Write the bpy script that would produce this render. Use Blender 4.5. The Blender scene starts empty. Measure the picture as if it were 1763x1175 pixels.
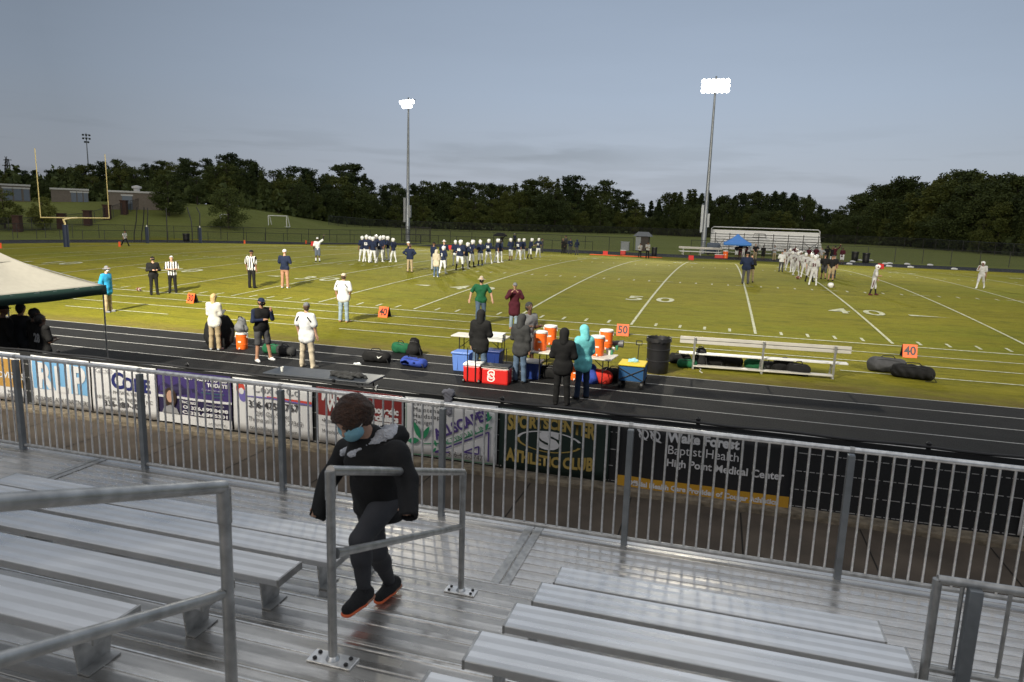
import bpy, math, random
import numpy as np
from mathutils import Vector, Matrix
random.seed(7); RS=np.random.RandomState(11)
D=bpy.data; SC=bpy.context.scene; COL=SC.collection
R=math.radians; PI=math.pi
# ------------------------------------------------------------------ camera
CAM=np.array([3.127,-26.680,3.967]); YAW,PITCH,ROLL,FPX=-0.2844,-0.17436,0.03155,1205.8
_f=np.array([math.sin(YAW)*math.cos(PITCH),math.cos(YAW)*math.cos(PITCH),math.sin(PITCH)])
_r0=np.array([math.cos(YAW),-math.sin(YAW),0.0]); _u0=np.cross(_r0,_f)
_r=_r0*math.cos(ROLL)+_u0*math.sin(ROLL); _u=-_r0*math.sin(ROLL)+_u0*math.cos(ROLL)
cd=D.cameras.new('camera'); cam=D.objects.new('camera',cd); COL.objects.link(cam)
cd.sensor_width=36; cd.lens=36*FPX/1763; cd.clip_start=0.1; cd.clip_end=6000
cam.matrix_world=Matrix([[_r[i],_u[i],-_f[i],CAM[i]] for i in range(3)]+[[0,0,0,1]])
SC.camera=cam
cd.dof.use_dof=True; cd.dof.focus_distance=24; cd.dof.aperture_fstop=5.0
# ------------------------------------------------------------------ world: overcast dusk sky
SUN_EL,SUN_ROT=R(9),R(200)
w=D.worlds.new('World'); SC.world=w; w.use_nodes=True
nt=w.node_tree; nt.nodes.clear()
def N(nt,t,**k):
    n=nt.nodes.new(t)
    for a,b in k.items(): setattr(n,a,b)
    return n
out=N(nt,'ShaderNodeOutputWorld'); bg=N(nt,'ShaderNodeBackground'); L=nt.links.new
sky=N(nt,'ShaderNodeTexSky',sky_type='NISHITA',sun_disc=False); sky.sun_elevation=SUN_EL; sky.sun_rotation=SUN_ROT
sky.air_density=1.0; sky.dust_density=2.0
tc=N(nt,'ShaderNodeTexCoord'); sep=N(nt,'ShaderNodeSeparateXYZ'); L(tc.outputs['Generated'],sep.inputs[0])
rmp=N(nt,'ShaderNodeValToRGB'); L(sep.outputs['Z'],rmp.inputs[0])
cr=rmp.color_ramp; cr.elements[0].position=0.0; cr.elements[0].color=(2.93,3.2,3.76,1)
cr.elements[1].position=1.0; cr.elements[1].color=(6.0,6.0,6.0,1)
for p_,c_ in ((0.06,(2.80,3.13,3.78)),(0.16,(2.50,2.96,3.76)),(0.30,(2.03,2.46,3.18)),(0.40,(1.98,2.34,2.92)),(0.50,(4.2,4.5,4.9)),(0.62,(6.2,6.3,6.4))):
    e=cr.elements.new(p_); e.color=(*c_,1)
# cloud bands: noise stretched along the horizon
mp=N(nt,'ShaderNodeMapping'); mp.inputs['Scale'].default_value=(1.6,1.6,9); L(tc.outputs['Generated'],mp.inputs[0])
nz=N(nt,'ShaderNodeTexNoise'); nz.inputs['Scale'].default_value=2.4; nz.inputs['Detail'].default_value=5; nz.inputs['Roughness'].default_value=.5
L(mp.outputs[0],nz.inputs['Vector'])
cm=N(nt,'ShaderNodeMapRange'); cm.inputs['From Min'].default_value=.35; cm.inputs['From Max'].default_value=.7; cm.inputs['To Min'].default_value=1.01; cm.inputs['To Max'].default_value=.98; cm.inputs['From Min'].default_value=.45; cm.inputs['From Max'].default_value=.75
L(nz.outputs['Fac'],cm.inputs['Value'])
CLA,CLB,CLZ=-.48,-.08,.089
# a low bank of darker blue cloud near the horizon, and a sky that is brightest down the field
mp2=N(nt,'ShaderNodeMapping'); mp2.inputs['Scale'].default_value=(2.2,2.2,22); mp2.inputs['Location'].default_value=(.35,.2,.4); L(tc.outputs['Generated'],mp2.inputs[0])
nz2=N(nt,'ShaderNodeTexNoise'); nz2.inputs['Scale'].default_value=2.0; nz2.inputs['Detail'].default_value=6; L(mp2.outputs[0],nz2.inputs['Vector'])
c2=N(nt,'ShaderNodeMapRange'); c2.inputs['From Min'].default_value=.50; c2.inputs['From Max'].default_value=.60; c2.inputs['To Min'].default_value=0; c2.inputs['To Max'].default_value=.10; L(nz2.outputs['Fac'],c2.inputs['Value'])
bz=N(nt,'ShaderNodeMapRange'); bz.inputs['From Min'].default_value=.13; bz.inputs['From Max'].default_value=.085; L(sep.outputs['Z'],bz.inputs['Value'])
cb=N(nt,'ShaderNodeMath',operation='MULTIPLY'); L(c2.outputs[0],cb.inputs[0]); L(bz.outputs[0],cb.inputs[1])
ci=N(nt,'ShaderNodeMath',operation='SUBTRACT'); ci.inputs[0].default_value=1; L(cb.outputs[0],ci.inputs[1])
dt=N(nt,'ShaderNodeVectorMath',operation='DOT_PRODUCT'); L(tc.outputs['Generated'],dt.inputs[0]); dt.inputs[1].default_value=(-.05,.975,.2)
az=N(nt,'ShaderNodeMapRange'); az.inputs['From Min'].default_value=.70; az.inputs['From Max'].default_value=1.0; az.inputs['To Min'].default_value=.64; az.inputs['To Max'].default_value=1.11; L(dt.outputs['Value'],az.inputs['Value'])
# the one distinct bank of darker cloud low over the middle of the wood
dv=N(nt,'ShaderNodeMath',operation='DIVIDE'); L(sep.outputs['X'],dv.inputs[0]); L(sep.outputs['Y'],dv.inputs[1])
def bump_(src,a,b,c,d):
    m1=N(nt,'ShaderNodeMapRange'); m1.interpolation_type='SMOOTHSTEP'; m1.inputs['From Min'].default_value=a; m1.inputs['From Max'].default_value=b; L(src,m1.inputs['Value'])
    m2=N(nt,'ShaderNodeMapRange'); m2.interpolation_type='SMOOTHSTEP'; m2.inputs['From Min'].default_value=d; m2.inputs['From Max'].default_value=c; L(src,m2.inputs['Value'])
    x=N(nt,'ShaderNodeMath',operation='MULTIPLY'); L(m1.outputs[0],x.inputs[0]); L(m2.outputs[0],x.inputs[1]); return x.outputs[0]
mp3=N(nt,'ShaderNodeMapping'); mp3.inputs['Scale'].default_value=(9,9,34); L(tc.outputs['Generated'],mp3.inputs[0])
nz3=N(nt,'ShaderNodeTexNoise'); nz3.inputs['Scale'].default_value=1.6; nz3.inputs['Detail'].default_value=7; L(mp3.outputs[0],nz3.inputs['Vector'])
zz=N(nt,'ShaderNodeMath',operation='MULTIPLY_ADD'); L(nz3.outputs['Fac'],zz.inputs[0]); zz.inputs[1].default_value=.028; L(sep.outputs['Z'],zz.inputs[2])
bk=N(nt,'ShaderNodeMath',operation='MULTIPLY'); L(bump_(dv.outputs[0],CLA,CLA+.10,CLB-.12,CLB),bk.inputs[0]); L(bump_(zz.outputs[0],CLZ,CLZ+.010,CLZ+.014,CLZ+.026),bk.inputs[1])
bk2=N(nt,'ShaderNodeMath',operation='MULTIPLY'); L(bk.outputs[0],bk2.inputs[0]); bk2.inputs[1].default_value=.13
ci2=N(nt,'ShaderNodeMath',operation='SUBTRACT'); L(ci.outputs[0],ci2.inputs[0]); L(bk2.outputs[0],ci2.inputs[1]); ci=ci2
cmb=N(nt,'ShaderNodeMath',operation='MULTIPLY'); L(ci.outputs[0],cmb.inputs[0]); L(az.outputs[0],cmb.inputs[1]); cmc=N(nt,'ShaderNodeMath',operation='MULTIPLY'); L(cmb.outputs[0],cmc.inputs[0]); L(cm.outputs[0],cmc.inputs[1])
mul=N(nt,'ShaderNodeMix',data_type='RGBA',blend_type='MULTIPLY'); mul.inputs['Factor'].default_value=1
L(rmp.outputs['Color'],mul.inputs['A']); L(cmc.outputs[0],mul.inputs['B'])
mx=N(nt,'ShaderNodeMix',data_type='RGBA'); mx.inputs['Factor'].default_value=.90
L(sky.outputs[0],mx.inputs['A']); L(mul.outputs['Result'],mx.inputs['B'])
L(mx.outputs['Result'],bg.inputs['Color']); bg.inputs['Strength'].default_value=0.140
L(bg.outputs[0],out.inputs['Surface'])
# weak sun behind thick cloud
sl=D.lights.new('sun','SUN'); sl.energy=0.12; sl.angle=R(25); sl.color=(1,.93,.85)
so=D.objects.new('sun',sl); COL.objects.link(so)
_sd=Vector((math.sin(SUN_ROT)*math.cos(SUN_EL+R(25)),math.cos(SUN_ROT)*math.cos(SUN_EL+R(25)),math.sin(SUN_EL+R(25))))
so.rotation_euler=_sd.to_track_quat('Z','Y').to_euler()
SC.view_settings.view_transform='Standard'; SC.view_settings.look='None'; SC.view_settings.exposure=0; SC.view_settings.gamma=1
# ------------------------------------------------------------------ geometry helpers
YD=0.9144; FW=53.333*YD; CRN=0.512; CX0=38.0; CY0=FW/2; TRI=32.7
PC=(881.5,587.5)
def ray(u,v): return _f+_r*(u-PC[0])/FPX-_u*(v-PC[1])/FPX
def un(u,v,z=0.0):
    d=ray(u,v); return CAM+d*(z-CAM[2])/d[2]
def uny(u,v,y):
    d=ray(u,v); return CAM+d*(y-CAM[1])/d[1]
def unx(u,v,x):
    d=ray(u,v); return CAM+d*(x-CAM[0])/d[0]
def prj(P):
    d=np.asarray(P,float)-CAM; z=d@_f; return np.array([PC[0]+FPX*(d@_r)/z, PC[1]-FPX*(d@_u)/z])
HU=[(-400,4.2),(0,4.3),(200,4.6),(300,4.9),(425,4.6),(470,3.8),(515,2.6),(566,1.1),(640,.2),(700,0)]
_ha=[(math.atan2(*(ray(u,365)[:2])),h) for u,h in HU]
def sstep(t): t=np.clip(t,0,1); return t*t*(3-2*t)
def zg(x,y):
    x=np.asarray(x,float); y=np.asarray(y,float)
    t=np.clip(y/FW,0,1); ex=1-sstep((np.abs(x)-56)/5.0)
    z=CRN*4*t*(1-t)*ex-.45*sstep((-x-36)/18.0)*(1-sstep((np.hypot(x,y-FW/2)-100)/30.0))
    dx=x-CAM[0]; dy=y-CAM[1]; r=np.hypot(dx,dy); a=np.arctan2(dx,dy)
    h=np.interp(a,[q[0] for q in _ha],[q[1] for q in _ha]); h=np.where(dy<0,0,h)
    z=z+h*sstep((r-112)/40.0)
    return z
_T=np.concatenate([np.linspace(2,60,300),np.linspace(60.2,420,1800)])
def G(u,v,dz=0.0):
    d=ray(u,v); P=CAM+d*_T[:,None]; below=P[:,2]<zg(P[:,0],P[:,1])+dz
    if not below.any(): return un(u,v,0) if d[2]<0 else P[-1]
    k=int(np.argmax(below)); lo,hi=_T[max(k-1,0)],_T[k]
    for _ in range(30):
        m=(lo+hi)/2; Q=CAM+d*m
        if Q[2]<float(zg(Q[0],Q[1]))+dz: hi=m
        else: lo=m
    return CAM+d*hi
def atop(u,v,h):           # ground point where something h tall has its top at this direction
    z=h
    for _ in range(25):
        P=un(u,v,z); z=.5*z+.5*(float(zg(P[0],P[1]))+h)
    return np.array([P[0],P[1],float(zg(P[0],P[1]))])
# ------------------------------------------------------------------ tagging
def tag(o,label=None,cat=None,group=None,kind=None):
    if label: o['label']=label
    if cat: o['category']=cat
    if group: o['group']=group
    if kind: o['kind']=kind
    return o
def empty(name,loc=(0,0,0),rz=0,label=None,cat=None,group=None):
    o=D.objects.new(name,None); COL.objects.link(o); o.location=loc; o.rotation_euler=(0,0,rz); o.empty_display_size=.1
    return tag(o,label,cat,group)
def copy_tree(o,parent=None,n=0):
    c=o.copy(); COL.objects.link(c); c.parent=parent
    for ch in list(o.children): copy_tree(ch,c,n+1)
    return c
class MB:
    def __init__(s): s.v=[];s.f=[];s.m=[]
    def add(s,vs,fs,m=0):
        b=len(s.v); s.v+= [tuple(map(float,q)) for q in vs]; s.f+=[tuple(b+i for i in f) for f in fs]; s.m+=[m]*len(fs); return s
    def box(s,c,d,rz=0,m=0,rx=0,M=None):
        x,y,z=d[0]/2,d[1]/2,d[2]/2
        vs=[Vector((a*x,b*y,e*z)) for a in(-1,1) for b in(-1,1) for e in(-1,1)]
        if M is None: M=Matrix.Rotation(rz,3,'Z')@Matrix.Rotation(rx,3,'X')
        vs=[M@q+Vector(c) for q in vs]
        return s.add(vs,[(0,1,3,2),(4,6,7,5),(0,4,5,1),(2,3,7,6),(0,2,6,4),(1,5,7,3)],m)
    def bar(s,a,b,w,h,m=0):
        a=Vector(a);b=Vector(b);d=b-a;L_=d.length;M=d.to_track_quat('X','Z').to_matrix()
        return s.box((a+b)/2,(L_,w,h),M=M,m=m)
    def tube(s,pts,r,n=8,m=0,cap=True):
        pts=[Vector(p) for p in pts]; rs=r if isinstance(r,(list,tuple)) else [r]*len(pts)
        vs=[];fs=[];ref=None
        for i,p in enumerate(pts):
            d=(pts[min(i+1,len(pts)-1)]-pts[max(i-1,0)]).normalized()
            if ref is None: ref=d.orthogonal().normalized()
            ref=(ref-d*ref.dot(d)).normalized(); b=d.cross(ref)
            for k in range(n):
                t=2*PI*k/n; vs.append(p+(ref*math.cos(t)+b*math.sin(t))*rs[i])
        for i in range(len(pts)-1):
            for k in range(n): fs.append((i*n+k,i*n+(k+1)%n,(i+1)*n+(k+1)%n,(i+1)*n+k))
        if cap: fs.append(tuple(range(n))[::-1]); fs.append(tuple(range((len(pts)-1)*n,len(pts)*n)))
        return s.add(vs,fs,m)
    def lathe(s,prof,c=(0,0,0),n=20,m=0,sx=1,sy=1):
        vs=[];fs=[]
        for r_,z in prof:
            for k in range(n):
                t=2*PI*k/n; vs.append((c[0]+r_*sx*math.cos(t),c[1]+r_*sy*math.sin(t),c[2]+z))
        for i in range(len(prof)-1):
            for k in range(n): fs.append((i*n+k,i*n+(k+1)%n,(i+1)*n+(k+1)%n,(i+1)*n+k))
        fs.append(tuple(range(n))[::-1]); fs.append(tuple(range((len(prof)-1)*n,len(prof)*n)))
        return s.add(vs,fs,m)
    def build(s,name,mats,parent=None,smooth=False,bevel=0,loc=None):
        me=D.meshes.new(name); me.from_pydata(s.v,[],s.f)
        mats=mats if isinstance(mats,(list,tuple)) else [mats]
        for q in mats: me.materials.append(q)
        if len(mats)>1: me.polygons.foreach_set('material_index',s.m)
        if smooth: me.polygons.foreach_set('use_smooth',[True]*len(s.f))
        me.update(); o=D.objects.new(name,me); COL.objects.link(o)
        if parent: o.parent=parent
        if loc is not None: o.location=loc
        if bevel:
            b=o.modifiers.new('b','BEVEL'); b.width=bevel; b.segments=2; b.limit_method='ANGLE'
        if smooth:
            try: me.set_sharp_from_angle(angle=R(40))
            except Exception: pass
        return o
# ------------------------------------------------------------------ materials
MATS={}
def mat(name,col,rough=.6,metal=0,spec=.5,noise=0,nscale=8,bump=0,bscale=60,emit=0,coat=0,col2=None,sheen=0):
    if name in MATS: return MATS[name]
    m=D.materials.new(name); m.use_nodes=True; nt=m.node_tree; b=nt.nodes['Principled BSDF']; L=nt.links.new
    b.inputs['Base Color'].default_value=(*col,1); b.inputs['Roughness'].default_value=rough; b.inputs['Metallic'].default_value=metal
    b.inputs['Specular IOR Level'].default_value=spec
    if sheen: b.inputs['Sheen Weight'].default_value=sheen
    if coat: b.inputs['Coat Weight'].default_value=coat
    if emit: b.inputs['Emission Color'].default_value=(*col,1); b.inputs['Emission Strength'].default_value=emit
    tc=N(nt,'ShaderNodeTexCoord')
    if noise or col2:
        n=N(nt,'ShaderNodeTexNoise'); n.inputs['Scale'].default_value=nscale; n.inputs['Detail'].default_value=6; L(tc.outputs['Object'],n.inputs['Vector'])
        mr=N(nt,'ShaderNodeMapRange'); mr.inputs['From Min'].default_value=.3; mr.inputs['From Max'].default_value=.7; L(n.outputs['Fac'],mr.inputs['Value'])
        mx=N(nt,'ShaderNodeMix',data_type='RGBA'); L(mr.outputs[0],mx.inputs['Factor'])
        c2=col2 or tuple(c*(1-noise) for c in col); c1=col if col2 else tuple(min(1,c*(1+noise*.6)) for c in col)
        mx.inputs['A'].default_value=(*c2,1); mx.inputs['B'].default_value=(*c1,1); L(mx.outputs['Result'],b.inputs['Base Color'])
    if bump:
        n2=N(nt,'ShaderNodeTexNoise'); n2.inputs['Scale'].default_value=bscale; n2.inputs['Detail'].default_value=4; L(tc.outputs['Object'],n2.inputs['Vector'])
        bp=N(nt,'ShaderNodeBump'); bp.inputs['Strength'].default_value=bump; bp.inputs['Distance'].default_value=.02; L(n2.outputs['Fac'],bp.inputs['Height']); L(bp.outputs[0],b.inputs['Normal'])
    MATS[name]=m; return m
def cloth(name,col,noise=.25): return mat('cloth_'+name,col,rough=.85,spec=.25,noise=noise,nscale=7,bump=.35,bscale=22)
def NN(m): return m.node_tree
# ------------------------------------------------------------------ special materials
def mat_grass():
    m=D.materials.new('grass'); m.use_nodes=True; nt=m.node_tree; b=nt.nodes['Principled BSDF']; L=nt.links.new
    b.inputs['Roughness'].default_value=.95; b.inputs['Specular IOR Level'].default_value=.12
    g=N(nt,'ShaderNodeNewGeometry'); sp=N(nt,'ShaderNodeSeparateXYZ'); L(g.outputs['Position'],sp.inputs[0])
    def noise(sc,det=5,vec=None,ro=.6):
        n=N(nt,'ShaderNodeTexNoise'); n.inputs['Scale'].default_value=sc; n.inputs['Detail'].default_value=det; n.inputs['Roughness'].default_value=ro
        L(vec or g.outputs['Position'],n.inputs['Vector']); return n.outputs['Fac']
    def rng(v,a,b_,c=0,d=1,smooth=False):
        r=N(nt,'ShaderNodeMapRange'); r.inputs['From Min'].default_value=a; r.inputs['From Max'].default_value=b_; r.inputs['To Min'].default_value=c; r.inputs['To Max'].default_value=d
        if smooth: r.interpolation_type='SMOOTHSTEP'
        L(v,r.inputs['Value']); return r.outputs[0]
    def mix(f,a,b_,bt='MIX'):
        x=N(nt,'ShaderNodeMix',data_type='RGBA',blend_type=bt)
        if isinstance(f,(int,float)): x.inputs['Factor'].default_value=f
        else: L(f,x.inputs['Factor'])
        for k,v in (('A',a),('B',b_)):
            if isinstance(v,tuple): x.inputs[k].default_value=(*v,1)
            else: L(v,x.inputs[k])
        return x.outputs['Result']
    def math_(op,a,b_=None):
        x=N(nt,'ShaderNodeMath',operation=op)
        for i,v in enumerate((a,b_)):
            if v is None: continue
            if isinstance(v,(int,float)): x.inputs[i].default_value=v
            else: L(v,x.inputs[i])
        return x.outputs[0]
    mp=N(nt,'ShaderNodeMapping'); mp.inputs['Scale'].default_value=(.25,1,1); L(g.outputs['Position'],mp.inputs[0])
    big=rng(noise(.10,4,mp.outputs[0]),.35,.65); mid=rng(noise(.75,6,mp.outputs[0],.7),.35,.68); fine=rng(noise(9,4,mp.outputs[0],.75),.3,.7)
    vfine=rng(noise(60,3,None,.8),.3,.7)
    fieldc=mix(big,(.205,.232,.014),(.365,.318,.028)); fieldc=mix(mid,fieldc,(.300,.255,.020)); 
    fieldc=mix(rng(noise(1.5,6,mp.outputs[0],.85),.48,.72),fieldc,(.110,.125,.012))
    outc=mix(big,(.21,.25,.06),(.27,.29,.085)); outc=mix(mid,outc,(.20,.215,.06))
    # verge beside the track is browner
    ax=math_('ABSOLUTE',sp.outputs['X']); 
    inf=math_('MULTIPLY',rng(sp.outputs['Y'],-9.5,-7.8,0,1),rng(sp.outputs['Y'],57.6,57.0,0,1))
    inf=math_('MULTIPLY',inf,rng(ax,78,70,0,1))
    col=mix(inf,outc,fieldc)
    edge=math_('MULTIPLY',rng(sp.outputs['Y'],-8.7,-8.2,0,1),rng(sp.outputs['Y'],-6.9,-7.8,0,1))
    edge=math_('MULTIPLY',edge,rng(noise(1.6),.3,.55))
    col=mix(edge,col,(.24,.185,.05))
    dark=mix(fine,col,mix(1.0,col,(.62,.64,.55),'MULTIPLY')); dark2=mix(math_('MULTIPLY',vfine,.45),dark,(.06,.07,.012))
    L(dark2,b.inputs['Base Color'])
    bp=N(nt,'ShaderNodeBump'); bp.inputs['Strength'].default_value=.7; bp.inputs['Distance'].default_value=.03
    L(math_('ADD',vfine,fine),bp.inputs['Height']); L(bp.outputs[0],b.inputs['Normal'])
    return m
def mat_rings(name,base,rough=.3,metal=.9,axis='Y',per=.08,wet=True,dirt_shade=.35,bandlo=.72):
    """ribbed extruded aluminium: smooth and finely ribbed bands running along X"""
    m=D.materials.new(name); m.use_nodes=True; nt=m.node_tree; b=nt.nodes['Principled BSDF']; L=nt.links.new
    b.inputs['Metallic'].default_value=metal
    tc=N(nt,'ShaderNodeTexCoord'); sp=N(nt,'ShaderNodeSeparateXYZ'); L(tc.outputs['Object'],sp.inputs[0])
    def math_(op,a,b_=None,c=None):
        x=N(nt,'ShaderNodeMath',operation=op)
        for i,v in enumerate((a,b_,c)):
            if v is None: continue
            if isinstance(v,(int,float)): x.inputs[i].default_value=v
            else: L(v,x.inputs[i])
        return x.outputs[0]
    y=sp.outputs[axis]
    s1=math_('SINE',math_('MULTIPLY',y,2*PI/per)); band=N(nt,'ShaderNodeMapRange'); band.inputs['From Min'].default_value=-.25; band.inputs['From Max'].default_value=.25; L(s1,band.inputs['Value'])
    ribs=math_('SINE',math_('MULTIPLY',y,2*PI/.0065))
    mp=N(nt,'ShaderNodeMapping'); mp.inputs['Scale'].default_value=(.9,5,1); L(tc.outputs['Object'],mp.inputs[0])
    n=N(nt,'ShaderNodeTexNoise'); n.inputs['Scale'].default_value=1.7; n.inputs['Detail'].default_value=7; n.inputs['Roughness'].default_value=.65; L(mp.outputs[0],n.inputs['Vector'])
    n3=N(nt,'ShaderNodeTexNoise'); n3.inputs['Scale'].default_value=.8; n3.inputs['Detail'].default_value=4; L(tc.outputs['Object'],n3.inputs['Vector'])
    mr=N(nt,'ShaderNodeMapRange'); mr.inputs['From Min'].default_value=.32; mr.inputs['From Max'].default_value=.68; L(n.outputs['Fac'],mr.inputs['Value'])
    mx=N(nt,'ShaderNodeMix',data_type='RGBA'); mx.inputs['A'].default_value=(*[c*(1-dirt_shade) for c in base],1); mx.inputs['B'].default_value=(*base,1); L(mr.outputs[0],mx.inputs['Factor'])
    mx2=N(nt,'ShaderNodeMix',data_type='RGBA',blend_type='MULTIPLY'); mx2.inputs['Factor'].default_value=1; L(mx.outputs['Result'],mx2.inputs['A'])
    bb=N(nt,'ShaderNodeMapRange'); bb.inputs['To Min'].default_value=bandlo; bb.inputs['To Max'].default_value=1; L(band.outputs[0],bb.inputs['Value']); L(bb.outputs[0],mx2.inputs['B'])
    L(mx2.outputs['Result'],b.inputs['Base Color'])
    rr=N(nt,'ShaderNodeMapRange'); rr.inputs['From Min'].default_value=.35; rr.inputs['From Max'].default_value=.65
    rr.inputs['To Min'].default_value=rough*(.55 if wet else .9); rr.inputs['To Max'].default_value=rough*1.5; L(n3.outputs['Fac'],rr.inputs['Value'])
    L(math_('ADD',rr.outputs[0],math_('MULTIPLY',math_('SUBTRACT',1.0,band.outputs[0]),.10)),b.inputs['Roughness'])
    bp=N(nt,'ShaderNodeBump'); bp.inputs['Strength'].default_value=.12; bp.inputs['Distance'].default_value=.002
    L(math_('MULTIPLY',ribs,math_('SUBTRACT',1.0,band.outputs[0])),bp.inputs['Height']); 
    bp2=N(nt,'ShaderNodeBump'); bp2.inputs['Strength'].default_value=.12; bp2.inputs['Distance'].default_value=.01; L(n3.outputs['Fac'],bp2.inputs['Height']); L(bp.outputs[0],bp2.inputs['Normal'])
    L(bp2.outputs[0],b.inputs['Normal'])
    return m
def mat_stripe(name,c1,c2,per,axis='X',rough=.85):
    m=D.materials.new(name); m.use_nodes=True; nt=m.node_tree; b=nt.nodes['Principled BSDF']; L=nt.links.new
    b.inputs['Roughness'].default_value=rough; b.inputs['Specular IOR Level'].default_value=.2
    tc=N(nt,'ShaderNodeTexCoord'); sp=N(nt,'ShaderNodeSeparateXYZ'); L(tc.outputs['Object'],sp.inputs[0])
    a=N(nt,'ShaderNodeMath',operation='MULTIPLY'); L(sp.outputs[axis],a.inputs[0]); a.inputs[1].default_value=2*PI/per
    s=N(nt,'ShaderNodeMath',operation='SINE'); L(a.outputs[0],s.inputs[0]); g=N(nt,'ShaderNodeMath',operation='GREATER_THAN'); L(s.outputs[0],g.inputs[0]); g.inputs[1].default_value=0
    mx=N(nt,'ShaderNodeMix',data_type='RGBA'); L(g.outputs[0],mx.inputs['Factor']); mx.inputs['A'].default_value=(*c1,1); mx.inputs['B'].default_value=(*c2,1); L(mx.outputs['Result'],b.inputs['Base Color'])
    return m
def mat_mesh(name,col,alpha,scale=18,rough=.6):
    """wire netting: opaque wires in a diamond grid, clear between"""
    m=D.materials.new(name); m.use_nodes=True; nt=m.node_tree; b=nt.nodes['Principled BSDF']; L=nt.links.new; o=nt.nodes['Material Output']
    b.inputs['Base Color'].default_value=(*col,1); b.inputs['Roughness'].default_value=rough
    tr=N(nt,'ShaderNodeBsdfTransparent'); ms=N(nt,'ShaderNodeMixShader'); tc=N(nt,'ShaderNodeTexCoord'); sp=N(nt,'ShaderNodeSeparateXYZ'); L(tc.outputs['UV'],sp.inputs[0])
    def math_(op,a,b_=None):
        x=N(nt,'ShaderNodeMath',operation=op)
        for i,v in enumerate((a,b_)):
            if v is None: continue
            if isinstance(v,(int,float)): x.inputs[i].default_value=v
            else: L(v,x.inputs[i])
        return x.outputs[0]
    a=math_('ADD',sp.outputs['X'],sp.outputs['Y']); c=math_('SUBTRACT',sp.outputs['X'],sp.outputs['Y'])
    fa=math_('LESS_THAN',math_('FRACT',math_('MULTIPLY',a,scale)),alpha); fb=math_('LESS_THAN',math_('FRACT',math_('MULTIPLY',c,scale)),alpha)
    L(math_('MAXIMUM',fa,fb),ms.inputs[0]); L(tr.outputs[0],ms.inputs[1]); L(b.outputs[0],ms.inputs[2]); L(ms.outputs[0],o.inputs['Surface'])
    return m
def mat_leaf(name,c1,c2):
    m=D.materials.new(name); m.use_nodes=True; nt=m.node_tree; b=nt.nodes['Principled BSDF']; L=nt.links.new
    b.inputs['Roughness'].default_value=.8; b.inputs['Specular IOR Level'].default_value=.15
    oi=N(nt,'ShaderNodeObjectInfo'); tc=N(nt,'ShaderNodeTexCoord'); n=N(nt,'ShaderNodeTexNoise'); n.inputs['Scale'].default_value=.6; n.inputs['Detail'].default_value=3; L(tc.outputs['Object'],n.inputs['Vector'])
    mr=N(nt,'ShaderNodeMapRange'); mr.inputs['From Min'].default_value=.3; mr.inputs['From Max'].default_value=.7; L(n.outputs['Fac'],mr.inputs['Value'])
    ad=N(nt,'ShaderNodeMath',operation='ADD'); L(mr.outputs[0],ad.inputs[0]); L(oi.outputs['Random'],ad.inputs[1]); hf=N(nt,'ShaderNodeMath',operation='MULTIPLY'); L(ad.outputs[0],hf.inputs[0]); hf.inputs[1].default_value=.5
    mx=N(nt,'ShaderNodeMix',data_type='RGBA'); L(hf.outputs[0],mx.inputs['Factor']); mx.inputs['A'].default_value=(*c1,1); mx.inputs['B'].default_value=(*c2,1); L(mx.outputs['Result'],b.inputs['Base Color'])
    return m
M_GRASS=mat_grass()
M_ALU=mat_rings('ribbed_aluminium',(.86,.87,.89),rough=.36,metal=.82,per=.0847,dirt_shade=.22,bandlo=.84)
M_DECK=mat_rings('deck_aluminium',(.85,.81,.765),rough=.22,metal=.86,per=.127,dirt_shade=.38,bandlo=.84)
M_TREAD_SHADE=mat_rings('shaded_tread_aluminium',(.76,.735,.70),rough=.22,metal=.84,per=.127,dirt_shade=.50,bandlo=.78)  # darker than the walkway: dirt, plus underside shade put into the colour
M_PIPE=mat('galvanised_pipe',(.78,.78,.78),rough=.30,metal=.85,noise=.25,nscale=20)
M_RAIL=mat('worn_rail_pipe',(.46,.46,.455),rough=.42,metal=.8,noise=.3,nscale=16)
M_POST=mat('grey_post',(.25,.27,.29),rough=.45,metal=.7,noise=.2)
M_BLK=mat('black_powder_coat',(.012,.012,.014),rough=.45)
M_SLAT=mat('black_screen',(.010,.011,.013),rough=.8,noise=.3,nscale=30)
M_WHITE=mat('white_paint',(.72,.72,.70),rough=.6)
M_LINE=mat('field_paint',(.52,.53,.44),rough=.9,spec=.1,col2=(.26,.27,.13),nscale=9)
M_LANE=mat('lane_paint',(.34,.34,.34),rough=.8,noise=.3,nscale=20)
M_TRACK=mat('rubber_track',(.0075,.0078,.009),rough=.8,spec=.22,noise=.35,nscale=2.5,bump=.5,bscale=160)
M_CONC=mat('stained_concrete',(.085,.066,.050),rough=.9,noise=.4,nscale=1.6,bump=.4,bscale=90)
M_CURB=mat('concrete_curb',(.20,.165,.12),rough=.95,noise=.5,nscale=9,bump=.6,bscale=60)
M_CONCD=mat('joint_dark',(.012,.01,.008),rough=1)
M_LEG=mat('dark_metal',(.03,.03,.032),rough=.5,metal=.5)
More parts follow.
